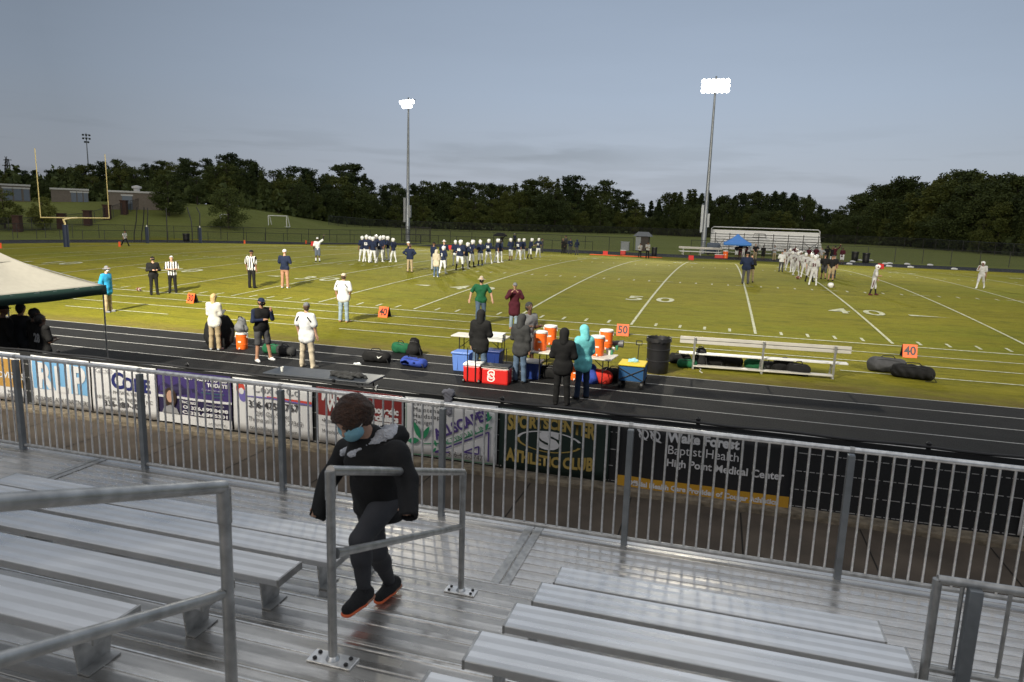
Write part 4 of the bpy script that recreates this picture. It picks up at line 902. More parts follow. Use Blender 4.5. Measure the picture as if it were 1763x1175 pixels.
def person(pos,rz,label,H=1.78,skin='light',top='black',pants='black',sleeve='long',legs='long',shoes='black',socks=None,arms=('down','down'),armv=None,head=(0,0),leg=((0,.05,0),(0,.05,0)),lean=0,wide=1.0,bulk=.018,hem=0.0,
           hat=None,hatc='black',hair=None,mask=None,h=.02,num=None,numback=True,numcol=None,detail=True,group=None,sleevec=None,under=None,strap=False,stripe=None,name='person',items=()):
    s=H/1.75; X=np.array
    hipz=.93; J={}
    for sd,(fa,sa,kb) in ((1,leg[0]),(-1,leg[1])):
        hp=V3(.088*sd*wide**.5,0,hipz-.02); dv=nrm((math.sin(sa)*sd,math.sin(fa),-math.cos(fa)*math.cos(sa))); kn=hp+dv*.425
        cv=rotx(-kb)@dv if kb else dv; an=kn+cv*.405; J[sd]=(hp,kn,an)
    low=min(J[1][2][2],J[-1][2][2]); dz=.085-low
    for sd in(1,-1): J[sd]=tuple(p+V3(0,0,dz) for p in J[sd])
    hc=V3(0,0,hipz+dz); Rl=rotx(-lean); T=lambda p: hc+Rl@(np.asarray(p,float)); fwd=Rl@V3(0,1,0)
    sh={sd:T((.175*wide*sd,-.01,.475)) for sd in(1,-1)}; neck=T((0,.0,.53)); 
    hr=rotz_(head[1])@rotx(head[0]); hR=Rl@rotz_(head[1])@rotx(-head[0]) if True else Rl; hcn=neck+Rl@V3(0,.015,.055)+hR@V3(0,.02,.115)
    AR={}
    for sd,nm in ((1,arms[0]),(-1,arms[1])):
        if armv and sd in armv: a_,b_=armv[sd]
        else: a_,b_=ARM[nm]
        ua=nrm((a_[0]*sd,a_[1],a_[2])); fa=nrm((b_[0]*sd,b_[1],b_[2])); e=sh[sd]+ua*.285; w_=e+fa*.25; AR[sd]=(sh[sd],e,w_,fa)
    tb=bulk
    def torso(o,m,hemz=-.02,**k):
        r=[cp(T((-.07*wide,0,-.02)),T((.07*wide,0,-.02)),.108*wide**.5+o,m=m,fd=fwd,fs=1.22/wide**.35,**k),
           cp(T((0,0,.08)),T((0,0,.22)),.128*wide+o,.132*wide+o,m=m,fd=fwd,fs=1.28/wide**.5,**k),
           cp(T((-.065*wide,.0,.36)),T((.065*wide,.0,.36)),.122*wide+o,m=m,fd=fwd,fs=1.22,**k),
           cp(T((-.12*wide,-.01,.455)),T((.12*wide,-.01,.455)),.066+o,m=m,**k)]
        return r
    mats={'skin':SK[skin],**{k_:None for k_ in ()}}
    tm,pm,sm=top,pants,shoes; slc=sleevec or top
    def arm(sd,o,m,upto,rr=1.0):
        a,e,w_,fa=AR[sd]; q=[]
        if upto=='full': q=[cp(a,e,.054*rr+o,.043*rr+o,m),cp(e,w_,.042*rr+o,.031*rr+o*.9,m)]
        elif upto=='half': q=[cp(a,a+(e-a)*.80,.056*rr+o,.050*rr+o*1.5,m)]
        return q
    def legp(sd,o,m,upto,flare=0):
        hp,kn,an=J[sd]
        if upto=='full': return [cp(hp,kn,.088*wide**.4+o,.058+o,m),cp(kn,an+V3(0,0,-.0),.056+o,.042+o+flare,m)]
        if upto=='short': return [cp(hp,hp+(kn-hp)*.93,.092*wide**.4+o,.072+o*1.3,m)]
        if upto=='knee': return [cp(hp,kn,.088*wide**.4+o,.060+o,m),cp(kn,kn+(an-kn)*.16,.060+o,.055+o,m)]
    def hand(sd,m='skin'):
        a,e,w_,fa=AR[sd]; side=nrm(np.cross(fa,V3(0,0,1)+V3(.01,.3,0))); bend=nrm(np.cross(side,fa)); 
        q=[cp(w_,w_+fa*.075,.026,.030,m,fd=side if False else bend,fs=1.0)]
        if h<=.016:
            for i in range(4):
                o_=side*(.030-.020*i); b0=w_+fa*.075+o_; L_=(.062,.072,.068,.052)[i]; cu=bend*(-1 if sd>0 else -1)*.0
                b1=b0+fa*L_*.55; b2=b1+nrm(fa+side*(-.05)+V3(0,0,-.35))*L_*.5; q+=[cp(b0,b1,.0115,.0105,m,k=.008),cp(b1,b2,.0105,.0095,m,k=.008)]
            t0=w_+fa*.02+side*.028; q+=[cp(t0,t0+nrm(side+fa)*.05,.014,.011,m,k=.01)]
        else: q+=[cp(w_+fa*.07,w_+fa*.135+V3(0,0,-.01),.026,.016,m),cp(w_+fa*.03,w_+fa*.075+side*.045,.014,.011,m)]
        return q
    def foot(sd,m,o=0):
        hp,kn,an=J[sd]; cv=nrm(an-kn); tilt=0.0; f=nrm(V3(.14*sd,1,0)); 
        lift=an[2]-.085
        if lift>.02: f=nrm(V3(.1*sd,1,-.35 if leg[0 if sd>0 else 1][2]>.2 else .2))
        b=an+V3(0,0,-.045)-f*.035; return [cp(b,b+f*.10,.040+o,.042+o,m,k=.02),cp(b+f*.09+V3(0,0,-.005),b+f*.19+V3(0,0,-.012),.040+o,.028+o,m,k=.02),cp(an,an+V3(0,0,-.03),.042,.042,m)]
    def headp(m='skin'):
        c=hcn; up=hR@V3(0,0,1); ff=hR@V3(0,1,0); rt=hR@V3(1,0,0)
        q=[cp(neck-Rl@V3(0,0,.05),neck+Rl@V3(0,.01,.06),.056,.052,m),
           cp(c-ff*.022+up*.022,c+ff*.018+up*.022,.083,.080,m,fd=rt,fs=1.12),cp(c+ff*.022-up*.03,c+ff*.040-up*.068,.062,.040,m,fd=rt,fs=1.05,k=.03)]
        q+=[cp(c+ff*.092+up*.0,c+ff*.110-up*.022,.010,.014,m,k=.012)]
        for e_ in(-1,1): q+=[cp(c+rt*e_*.080-up*.002-ff*.01,c+rt*e_*.084+up*.02-ff*.018,.012,.014,m,k=.008)]
        if h<=.016:
            for e_ in (-1,1): q+=[cp(c+rt*e_*.032+ff*.088+up*.014,c+rt*e_*.034+ff*.0885+up*.014,.0105,.0105,'eye',k=.003,pri=.003)]
            q+=[cp(c+ff*.093-up*.048-rt*.02,c+ff*.093-up*.048+rt*.02,.008,.008,m,k=.006)]
        return q
    # ---- body, one continuous surface wearing everything that is close fitting
    near=h<=.016
    mm={'skin':SK[skin],'eye':M_EYE}
    for c_ in {tm,pm,sm,slc,socks or pm,under or tm,hatc}: mm[c_]=K(c_) if c_ in CL or c_ in C_ else C_[c_]
    body=[]
    body+=headp()
    inner='skin'
    if near:
        body+=torso(0,under or tm); 
        for sd in(1,-1):
            body+=arm(sd,0,'skin' if sleeve!='long' else (under or tm),'full')+hand(sd)
            body+=legp(sd,0,'skin','full'); 
            if socks: hp,kn,an=J[sd]; body+=[cp(kn+(an-kn)*.55,an,.050,.044,socks,pri=.01)]
            body+=foot(sd,'skin',-.008)
    else:
        body+=torso(tb,tm)
        if hem: body+=[cp(T((-.07*wide,0,-.02)),T((-.07*wide,0,-.02-hem)),.105+tb,.11+tb,tm,fd=fwd,fs=1.15,pri=.01),cp(T((.07*wide,0,-.02)),T((.07*wide,0,-.02-hem)),.105+tb,.11+tb,tm,fd=fwd,fs=1.15,pri=.01)]
        for sd in(1,-1):
            if sleeve=='long': body+=arm(sd,tb*.7,slc,'full')
            else: body+=arm(sd,0,'skin' if not under else under,'full')+[dict(q,pri=.006) for q in arm(sd,tb*1.1,tm,'half')]
            body+=hand(sd)
            if legs=='long': body+=legp(sd,.010,pm,'full',.012)
            elif legs=='short': body+=legp(sd,0,'skin','full')+[dict(q,pri=.008) for q in legp(sd,.018,pm,'short')]
            else: body+=legp(sd,0,socks or 'skin','full')+[dict(q,pri=.006) for q in legp(sd,.008,pm,'knee')]
            if socks and legs!='knee': hp,kn,an=J[sd]; body+=[cp(kn+(an-kn)*.6,an,.048,.044,socks,pri=.01)]
            body+=foot(sd,sm)
    # pelvis takes trouser colour
    if not near: body+=[cp(T((-.05*wide,0,-.085)),T((.05*wide,0,-.085)),.098*wide**.5+.008,m=pm,fd=fwd,fs=1.15,pri=-.004 if hem else .004)]
    if strap: # shoulder pads
        body+=[cp(sh[sd]+V3(0,0,.02),sh[sd]*.6+T((0,0,.5))*.4,.078,.085,tm) for sd in(1,-1)]
    sc=lambda L_: [dict(p,a=p['a']*s,b=p['b']*s,ra=p['ra']*s,rb=p['rb']*s,pri=p.get('pri',0)*s,**({'cut':(p['cut'][0]*s,p['cut'][1])} if p.get('cut') is not None else {})) for p in L_]
    ob=grow(name,sc(body),h,mm,k=.03,wr=0 if near else .0035,seed=len(label)); ob.location=pos; ob.rotation_euler=(0,0,rz); tag(ob,label,'person',group)
    hh=h if near else h*.8
    if near:
        t=torso(tb,tm)
        hz=-.02-hem; t+=[cp(T((e_*.055*wide,0,0)),T((e_*.06*wide,0,hz)),.108*wide**.5+tb,.118*wide**.5+tb,m=tm,fd=fwd,fs=1.12/wide**.3) for e_ in (-1,1)]+[cp(T((0,0,0)),T((0,0,hz)),.11+tb,m=tm,fd=fwd,fs=1.1)]
        for sd in(1,-1): t+=arm(sd,tb*.75,slc,'full' if sleeve=='long' else 'half')
        if sleeve=='none': t=torso(tb,tm)
        if hat=='hood' or hair=='hooddown': pass
        grow({'long':'jacket','half':'shirt','none':'vest'}[sleeve if sleeve in('long','half','none') else 'half'],sc(t),h,mm,ob,k=.035,wr=.006,seed=len(label))
        if sleeve=='none': # sleeves of the shirt worn under the vest
            grow('shirt_sleeves',sc(sum([arm(sd,.012,slc,'full') for sd in(1,-1)],[])),h,mm,ob,k=.03,wr=.004)
        t=[cp(T((-.05*wide,0,-.06)),T((.05*wide,0,-.06)),.105*wide**.5+.01,m=pm,fd=fwd,fs=1.15)]
        for sd in(1,-1): t+=legp(sd,.014,pm,'full' if legs=='long' else 'short',.012)
        grow('trousers' if legs=='long' else 'shorts',sc(t),h,mm,ob,k=.03,wr=.006,seed=len(label)+3)
        for sd in(1,-1): grow('shoe',sc(foot(sd,sm,.004)),h*.9,mm,ob,k=.02)
    c=hcn; up=hR@V3(0,0,1); ff=hR@V3(0,1,0); rt=hR@V3(1,0,0); hm={'x':K(hatc) if hatc in CL or hatc in C_ else M_HELM,'h':HC.get(hair,HC['brown'])}
    if hair and hat!='hood' and hair in HC:
        long_=hair=='blonde'
        q=[cp(c-ff*.03+up*.032,c+ff*.0+up*.034,.090,.086,'h',fd=rt,fs=1.08,cut=None)]
        if hat: q=[cp(c-ff*.035-up*.0,c-ff*.03+up*.02,.082,.07,'h',fd=rt,fs=1.08)]
        q+=[cp(c-ff*.055,c-ff*.05-up*.04,.068,.06,'h')]
        if long_: q+=[cp(c-ff*.05,neck-ff*.075-Rl@V3(0,0,.15),.085,.05,'h',fd=ff,fs=1.5)]
        q+=[dict(cp(c+ff*.09-up*.03,c+ff*.10-up*.09,.075,.07,'h'),neg=True)]
        grow('hair',sc(q),hh,hm,ob,k=.03,wr=.004,wf=40)
    if hat=='cap':
        q=[cp(c-ff*.018+up*.036,c+ff*.012+up*.036,.090,.088,'x',fd=rt,fs=1.08,cut=(c+up*.025,-up)),cp(c+ff*.085+up*.032-rt*.03,c+ff*.085+up*.032+rt*.03,.052,.052,'x',fd=up,fs=6.0,k=.01),cp(c+ff*.105+up*.03-rt*.02,c+ff*.105+up*.03+rt*.02,.050,.050,'x',fd=up,fs=6.0,k=.01)]
        grow('cap',sc(q),min(hh,.010),hm,ob,k=.012)
    elif hat=='bucket':
        q=[cp(c+up*.03,c+up*.075,.093,.075,'x',cut=(c+up*.02,-up)),cp(c+up*.022,c+up*.025,.155,.155,'x',fd=up,fs=9.0,k=.02)]
        grow('sun_hat',sc(q),min(hh,.011),hm,ob,k=.012)
    elif hat=='beanie':
        q=[cp(c-ff*.02+up*.04,c+ff*.005+up*.045,.094,.090,'x',fd=rt,fs=1.05,cut=(c+up*.008,-up))]
        grow('beanie',sc(q),min(hh,.012),hm,ob,k=.012,wr=.002)
    elif hat=='hood':
        q=[cp(c-ff*.02+up*.012,c-ff*.01+up*.03,.112,.108,'x'),cp(c-ff*.05-up*.06,neck-ff*.03-up*.02,.10,.11,'x'),dict(cp(c+ff*.06,c+ff*.16,.068,.085,'x'),neg=True)]
        grow('hood',sc(q),min(h,.014),{'x':K(tm)},ob,k=.03,wr=.003)
    elif hat=='helmet':
        q=[cp(c-ff*.03+up*.025,c+ff*.02+up*.03,.128,.125,'x',fd=rt,fs=1.08),cp(c-ff*.03-up*.05,c+ff*.03-up*.055,.098,.08,'x',fd=rt,fs=1.0),dict(cp(c+ff*.10-up*.02,c+ff*.19-up*.03,.070,.085,'x'),neg=True)]
        hm['x']=M_HELM; he=grow('helmet',sc(q),min(hh,.014),hm,ob,k=.02)
        g=MB()
        for zz in (-.035,-.065,-.10):
            pts=[(c+rt*(.095*math.sin(a))+ff*(.045+.115*math.cos(a))+up*zz)*s for a in np.linspace(-1.35,1.35,9)]; g.tube(pts,.0075,5)
        g.tube([(c+ff*.155+up*.02)*s,(c+ff*.162-up*.10)*s],.007,5)
        g.build('face_mask',C_['mask_metal'] if stripe!='maroon' else M_HSTR,he)
        if stripe=='maroon':
            g=MB(); g.lathe([(.042,-.002),(.042,.002)],(0,0,0),12); me_=g.build('emblem',M_HSTR,he)
            for e_ in (1,): me_.matrix_local=Matrix.Translation(Vector((c+rt*.118+up*.02)*s))@Vector(rt).to_track_quat('Z','Y').to_matrix().to_4x4()
    if stripe=='maroon':   # stripe down the side of the white trousers
        g=MB()
        for sd in(1,-1):
            hp,kn,an=J[sd]; o_=V3(.094*sd,0,0); g.tube([(hp+o_)*s,(kn+o_*.72)*s],.028,5)
        g.build('trouser_stripe',K('maroon'),ob)
    if mask:
        q=[cp(c+ff*.058-up*.034-rt*.026,c+ff*.058-up*.034+rt*.026,.052,.052,'m_',fd=ff,fs=1.0),dict(cp(c-ff*.05,c-ff*.02,.11,.09,'m_'),neg=True)]
        grow('face_covering',sc(q),min(hh,.010),{'m_':K(mask)},ob,k=.01)
    if num:
        for back in ((True,False) if numback=='both' else (numback,)):
            dd=-1 if back else 1; ctr=T((0,0,.27)); me=text_mesh(num,.25,'jersey_number',bold=.012,sx=.95); o=D.objects.new('jersey_number',me); COL.objects.link(o); me.materials.append(K(numcol or 'white')); o.parent=ob
            off=(.132*wide/ (1.28/wide**.5)+tb+.012)
            o.location=Vector((ctr+fwd*dd*(off+.004))*s); o.rotation_euler=(PI/2,0,0) if back else (PI/2,0,PI)
    ob['J']=0; del ob['J']
    return ob,dict(J=J,AR=AR,head=hcn,T=T,ff=ff,up=up,rt=rt,s=s)
def face_to(pos,tx,ty): return math.atan2(-(tx-pos[0]),(ty-pos[1]))
# ------------------------------------------------------------------ people
def hpx(P,v):
    lo,hi=.3,4.0
    for _ in range(30):
        m=(lo+hi)/2
        if prj((P[0],P[1],P[2]+m))[1]>v: lo=m
        else: hi=m
    return lo
def PP(u,vf,vt,lo=1.5,hi=2.05):
    P=G(u,vf); return P,min(max(hpx(P,vt),lo),hi)
def cam_rz(P,off=0): return math.atan2(-(CAM[0]-P[0]),(CAM[1]-P[1]))+off
AWAY=PI
# --- officials and coaches on the near half of the field
P,H=PP(187,538,459); person(P,-PI/2+.2,'person in a bright blue jacket, khaki trousers and grey bucket hat at the near sideline',H,top='blue',pants='khaki',shoes='grey',arms=('pocket','pocket'),hat='bucket',hatc='grey',mask='white',hem=.12,h=.015,bulk=.035,wide=1.1)
P,H=PP(266,508,442); person(P,cam_rz(P,.3),'person in all black with black cap reading a blue card on the field',H,top='black',pants='black',arms=('front','front'),hat='cap',hatc='black',mask='black',wide=1.15,h=.018,bulk=.025,head=(-.35,0))
m=MB(); 
P,H=PP(298,505,441); person(P,cam_rz(P,-.1),'official in striped shirt and white cap facing the grandstand, reading',H,skin='light',top='stripes',pants='black',sleeve='half',arms=('front','front'),hat='cap',hatc='white',wide=1.1,h=.018,head=(-.4,0))
P,H=PP(434,496.5,431); person(P,-.05,'official in striped shirt and black cap seen from behind, arms hanging',H,skin='mid',top='stripes',pants='black',sleeve='half',arms=('down','relax'),hat='cap',hatc='black',wide=1.2,h=.018)
P,H=PP(491,496.5,430); person(P,.05,'broad person from behind in navy top with white sleeves and tan trousers',H,skin='light',top='navy',pants='tan',sleeve='half',under='white',shoes='white',arms=('front','front'),hat='beanie',hatc='white',wide=1.25,h=.018)
P,H=PP(592,555,471); WP=person(P,-.05,'person from behind in loose white polo shirt, tan cap and pale jeans at the sideline',H,skin='tan',top='white',pants='lightdenim',sleeve='half',arms=('low','relax'),hat='cap',hatc='beige',hem=.06,wide=1.28,h=.014,bulk=.03,hair='brown',shoes='tan')
P,H=PP(216,424,396); person(P,-PI/2,'official striding along the goal line in white top and black trousers',H,skin='tan',top='stripes',pants='black',sleeve='half',arms=('relax','down'),hat='cap',hatc='black',leg=((-.45,.05,.1),(.45,.05,.1)),h=.03)
P,H=PP(547,451,409); person(P,cam_rz(P),'coach in white shirt with one arm raised beside the huddle',H,skin='dark',top='white',pants='slate',legs='short',sleeve='half',under='black',socks='white',arms=('raise','relax') if False else ('relax','raise'),hat='cap',hatc='white',h=.022)
# --- people on the near track
P,H=PP(371,603,506); person(P,.15,'person with long blonde hair, cream fleece and khaki trousers holding up a phone',H,top='offwhite',pants='khaki',arms=('phone','phone'),hair='blonde',shoes='lgrey',hem=.08,h=.013,bulk=.03,wide=1.0)
P,H=PP(452,622,513); person(P,cam_rz(P,.55),'bearded coach in black vest over blue sleeves and grey shorts, hand at his chin',H,skin='tan',top='black',sleevec='navy',pants='charcoal',legs='short',sleeve='none',shoes='white',arms=('face','cross') if False else ('cross','face'),hat='cap',hatc='navy',mask='black',wide=1.2,h=.013,hair='brown',leg=((.02,.08,.05),(.12,.14,.1)),bulk=.03)
P,H=PP(529,634,521); WC=person(P,-.1,'person from behind in white coach shirt with dark undersleeves, grey cap and beige trousers',H,skin='light',top='white',under='navy',pants='beige',sleeve='half',shoes='beige',arms=('relax','relax'),hat='cap',hatc='grey',wide=1.18,h=.013,hair='brown',leg=((.0,.12,0),(.05,.12,0)),hem=.1,bulk=.035,head=(0,.6))
P,H=atop(829,476,1.80),1.80; person(P,cam_rz(P,.1),'person walking up in green T-shirt, beige sun hat and jeans with black face covering',H,skin='light',top='green',pants='denim',sleeve='half',arms=('wide','wide'),hat='bucket',hatc='beige',mask='black',wide=1.15,h=.014,leg=((.2,.05,.1),(-.1,.05,.2)))
P,H=atop(887,487,1.68),1.68; person(P,cam_rz(P,.0),'person in long maroon coat and grey cap taking a photograph',H,skin='light',top='maroon',pants='lightdenim',arms=('cam','cam'),hat='cap',hatc='grey',hem=.28,h=.014,bulk=.045,shoes='tan',leg=((.0,.03,.05),(.05,-.02,.0)))
P,H=atop(912,521,1.83),1.83; PB=P; person(P,-PI*.72,'person in grey polo shirt and dark beanie looking at a phone behind the drinks table',H,skin='dark',top='grey',pants='charcoal',legs='short',sleeve='half',arms=('phone','phone'),hat='beanie',hatc='darkgrey',h=.014,head=(-.35,0),hair='black')
P,H=atop(828,534,1.72),1.72; person(P,.1,'person from behind in black hooded coat at the small white table',H,top='black',pants='denim',arms=('front','down'),hat='hood',h=.014,bulk=.045,hem=.12)
P,H=PP(894,659,541.5); person(P,-.25,'person from behind in dark raincoat with grey hood and blue jeans by the red cooler',H,skin='tan',top='darkgrey',pants='denim',arms=('down','phone') if False else ('down','front'),hat='hood',h=.013,bulk=.04,hem=.10,shoes='black')
P,H=PP(966,698,566); person(P,.12,'tall person from behind all in black with hood up beside the teal jacket',H,top='black',pants='black',arms=('front','front'),hat='hood',h=.013,bulk=.045,hem=.08)
P,H=PP(1001,687,560.5); person(P,.75,'person in bright teal hooded raincoat and dark jeans leaning to the drinks table',H,top='teal',pants='dkdenim',arms=('low','front'),hat='hood',h=.013,bulk=.045,hem=.12,shoes='black')
for (ob_,inf) in (WP,WC):
    for sd in(1,-1):
        m=MB(); s_=inf['s']; T=inf['T']; m.tube([T((.13*sd,-.125,.46))*s_,T((.19*sd,-.135,.40))*s_,T((.235*sd,-.10,.33))*s_],.016,6); m.build('shoulder_stripe',K('black'),ob_)
# --- under the canopy at left
P=atop(33,523,1.78); person(P,-.1,'person from behind in dark grey hooded sweatshirt under the canopy, hands at sides',1.78,skin='tan',top='charcoal',pants='denim',arms=('relax','relax'),hair='black',h=.015,bulk=.045,wide=1.25,head=(0,.3))
P=atop(56,531,1.74); person(P,-.3,'person with dark bushy hair behind the grey sweatshirt under the canopy',1.74,skin='dark',top='black',pants='black',arms=('down','down'),hair='black',h=.015,wide=1.0)
P=atop(71,540,1.66); person(P,-.25,'bareheaded player from behind in black jersey number 28 under the canopy',1.66,skin='dark',top='black',pants='lgrey',legs='knee',socks='white',sleeve='half',arms=('front','front'),hair='black',h=.015,num='28',strap=True,head=(-.5,0),numback=True,numcol='lgrey')
P=atop(2,525,1.8); person(P,-.1,'person in black at the left edge of the picture under the canopy',1.8,skin='mid',top='black',pants='slate',arms=('relax','down'),hat='cap',hatc='black',h=.016,wide=1.15,bulk=.03)
# --- home team, navy shirts and white helmets
HM=dict(top='navy',pants='white',sleeve='half',legs='knee',hat='helmet',strap=True,h=.026,bulk=.02,wide=1.08)
def hm(u,vf,vt,rz,label,group,**k):
    P,H=PP(u,vf,vt,1.6,2.05); kk=dict(HM); kk.update(k); return person(P,rz,label,H,group=group,**kk)
F_='players huddled in navy shirts'
S6=.2042
def c6(x,yt,yb): return 600+x*S6,380+yb*S6,380+yt*S6
hud=[(118,133,345,.9,'mid',None,'far left of the huddle with his side to the camera'),(152,125,352,.2,'mid','55','second from left in the huddle, number 55 on his back'),(180,135,352,-.1,'mid',None,'third from left in the huddle, looking in'),(205,140,358,-.1,'dark',None,'fourth from left in the huddle, legs apart'),(236,122,332,PI-.2,'dark',None,'tallest at the back of the huddle, facing the grandstand'),(266,135,350,-.3,'mid','4','in the middle of the huddle, number 4 on his back'),(298,128,334,2.2,'mid',None,'at the back right of the huddle with bare arms'),(333,135,335,1.6,'light',None,'second from right in the huddle, standing sideways'),(378,150,352,1.3,'dark',None,'far right of the huddle, bending slightly')]
for i,(x,yt,yb,rz,sk,num,lb) in enumerate(hud):
    u,vf,vt=c6(x,yt,yb); hm(u,vf,vt,rz,f'player {lb}',F_,skin=sk,num=num,socks='white' if i!=4 else None,shoes='white',arms=(('low','relax'),('down','front'),('low','down'))[i%3],leg=((.12 if i%2 else -.1,.1,.1),(-.15 if i%2 else .2,.1,.15)))
L_='players lined up in navy shirts'
lin=[(795,217,448,-.3,'mid','3','shorter player beside the beige jacket at the near end of the line','white'),(900,168,378,.6,'light',None,'second in the line, stepping forward behind number 66','white'),(938,166,420,-.1,'light','66','large player number 66 from behind with black socks','black'),(987,185,408,-.5,'mid','1','stooping player just right of number 66','white'),(1038,166,392,-.7,'light','7','player with hands on hips and black socks right of number 66','black'),(1110,167,380,.7,'light',None,'bare-armed player with a royal blue shoe','black'),(1176,157,364,-.05,'mid','34','player number 34 from behind with feet wide','white'),(1249,155,356,-1.0,'mid',None,'left of the pair in the middle of the line','white'),(1275,162,352,-.6,'dark',None,'bareheaded player with short dark hair in the line','white'),(1366,151,338,.9,'light',None,'player standing alone before the umbrella','tan'),(1430,154,332,-.2,'mid','52','first of the four close players near the far end','white'),(1470,153,326,-.6,'mid',None,'second of the four close players near the far end','white'),(1527,149,322,-.9,'light',None,'third of the four close players, leaning','black'),(1598,150,312,-.1,'mid','11','player number 11 at the far end of the line with hands on hips','white')]
for i,(x,yt,yb,rz,sk,num,lb,so) in enumerate(lin):
    u,vf,vt=c6(x,yt,yb); kk={}
    if 'bareheaded' in lb: kk=dict(hat=None,hair='black')
    hm(u,vf,vt,rz,f'{lb}' if lb.startswith(('player','large','shorter','stooping','bare')) else f'navy player {lb}',L_,skin=sk,num=num,socks=so,shoes='royal' if 'royal' in lb else so if so!='tan' else 'black',arms=('hips','hips') if 'hips' in lb else (('front','front'),('down','relax'),('low','low'))[i%3],leg=((.1,.1+.1*('wide' in lb),.05),(-.1,.1,.12)),wide=1.3 if '66' in lb and 'large' in lb else 1.05,lean=.2 if 'stoop' in lb or 'lean' in lb else .05,**kk)
# coaches among them
u,vf,vt=c6(517,200,437); P,H=PP(u,vf,vt); person(P,0,'coach from behind in navy jacket and khaki trousers left of the line',H,skin='tan',top='navy',pants='khaki',arms=('hips','hips'),hair='brown',h=.02,wide=1.25,bulk=.03)
u,vf,vt=c6(508,178,405); P,H=PP(u,vf,vt); person(P,PI*.6,'white-capped coach half hidden behind the navy jacket',H,skin='light',top='navy',pants='khaki',arms=('down','down'),hat='cap',hatc='white',h=.026)
u,vf,vt=c6(715,183,420); P,H=PP(u,vf,vt,1.6,2.0); person(P,-.5,'coach in dark navy windbreaker and dark cap behind the beige jacket',H,skin='mid',top='navy',pants='lgrey',arms=('cross','cross'),hat='cap',hatc='black',h=.024,wide=1.2)
u,vf,vt=c6(738,245,478); P,H=PP(u,vf,vt,1.5,2.0); person(P,-.1,'person in beige hooded jacket and jeans at the near end of the navy line',H,skin='light',top='beige',pants='denim',arms=('phone','phone'),hat='hood',h=.02,bulk=.04,hem=.12,shoes='white')
u,vf,vt=c6(803,166,395); P,H=PP(u,vf,vt,1.6,2.0); person(P,.3,'coach in navy jacket and wide white cap behind the shorter player',H,skin='light',top='navy',pants='lgrey',arms=('front','front'),hat='bucket',hatc='white',h=.024,wide=1.15)
# --- far track behind the home players
S3=.2554
def c3(x,yt,yb): return 700+x*S3,260+yb*S3,260+yt*S3
FAR=[((1053,590,692),2.8,'person in black with an umbrella bag on the far track','black','black',None),((1071,563,690),2.4,'tall person in camouflage hat between the two dark coaches far off','darkgrey','charcoal','bucket'),((1100,588,696),-2.6,'far coach in navy and white standing right of the camouflage hat','navy','charcoal','cap'),((1146,598,703),.4,'person in plain navy jacket standing apart on the far sideline','navy','charcoal','hood'),((914,590,687),1.6,'camera operator in grey at the far end of the navy line','charcoal','charcoal','cap'),((727,556,640),2.9,'person in white cap standing behind the far fence','navy','black','cap')]
for (x,yt,yb),rz,lb,t_,p_,hat in FAR:
    u,vf,vt=c3(x,yt,yb); P,H=PP(u,vf,vt,1.5,2.1); person(P,rz,lb,H,skin='mid',top=t_,pants=p_,arms=('front','cam' if 'camera' in lb else 'relax'),hat=hat,hatc='white' if 'white cap' in lb else 'darkgrey',h=.03)
for x,yb,lb in ((1571,720,'left official of the striped pair by the far sideline'),(1622,726,'right official of the striped pair by the far sideline')):
    u,vf,vt=c3(x,622 if x<1600 else 614,yb); P,H=PP(u,vf,vt); person(P,cam_rz(P,.2),lb,H,skin='mid',top='stripes_far',pants='black',sleeve='half',arms=('front','down'),hat='cap',hatc='black',h=.026)
P,H=PP(864,428,402); Pum=P; person((P[0],P[1],P[2]),PI,'person in black under the dark umbrella on the far track',1.7,skin='mid',top='black',pants='slate',arms=('low','raise'),h=.03)
# --- visiting team, white with maroon
S4=.2554
def c4(x,yt,yb): return 1060+x*S4,330+yb*S4,330+yt*S4
VM=dict(top='vwhite',pants='vwhite',sleeve='half',legs='knee',hat='helmet',strap=True,h=.026,bulk=.02,stripe='maroon',wide=1.06)
V_='visiting players in white shirts'
vis=[(1128,385,532,-.6,'light','bareheaded visiting player at the left end of the white group',None,'white'),(1166,385,520,-.2,'mid','visiting player back left of the white group',None,'white'),(1182,405,545,.6,'dark','visiting player second from left at the front of the white group',None,'white'),(1212,388,535,PI-.4,'mid','visiting player at the back middle of the white group',None,'white'),(1217,408,567,-.9,'dark','visiting player with maroon sleeves and legs apart in the white group',None,'white'),(1240,405,540,PI,'mid','visiting player at the back right of the white group',None,'white'),(1268,415,580,-.1,'dark','visiting player number 5 from behind in the white group','5','white'),(1305,418,610,-.5,'light','visiting player number 2 second from right in the white group','2','black'),(1345,428,585,.4,'mid','visiting player at the far right back of the white group',None,'white'),(1328,432,633,-.25,'tan','largest front visiting player with arms folded forward',None,'white')]
for i,(x,yt,yb,rz,sk,lb,num,so) in enumerate(vis):
    u,vf,vt=c4(x,yt,yb); P,H=PP(u,vf,vt,1.6,2.05); kk=dict(VM)
    if 'bareheaded' in lb: kk.update(hat=None,hair='brown')
    if 'maroon sleeves' in lb or i in (3,6): kk.update(under='maroon')
    if num is None: num=('8','21','14','50')[i%4]; kk['numback']='both'
    person(P,rz,lb,H,skin=sk,socks=so,shoes=so,num=num,numcol='maroon',group=V_,arms=(('front','front'),('down','relax'),('low','front'))[i%3],leg=((.1,.1,.05),(-.12,.12,.12)),**kk)
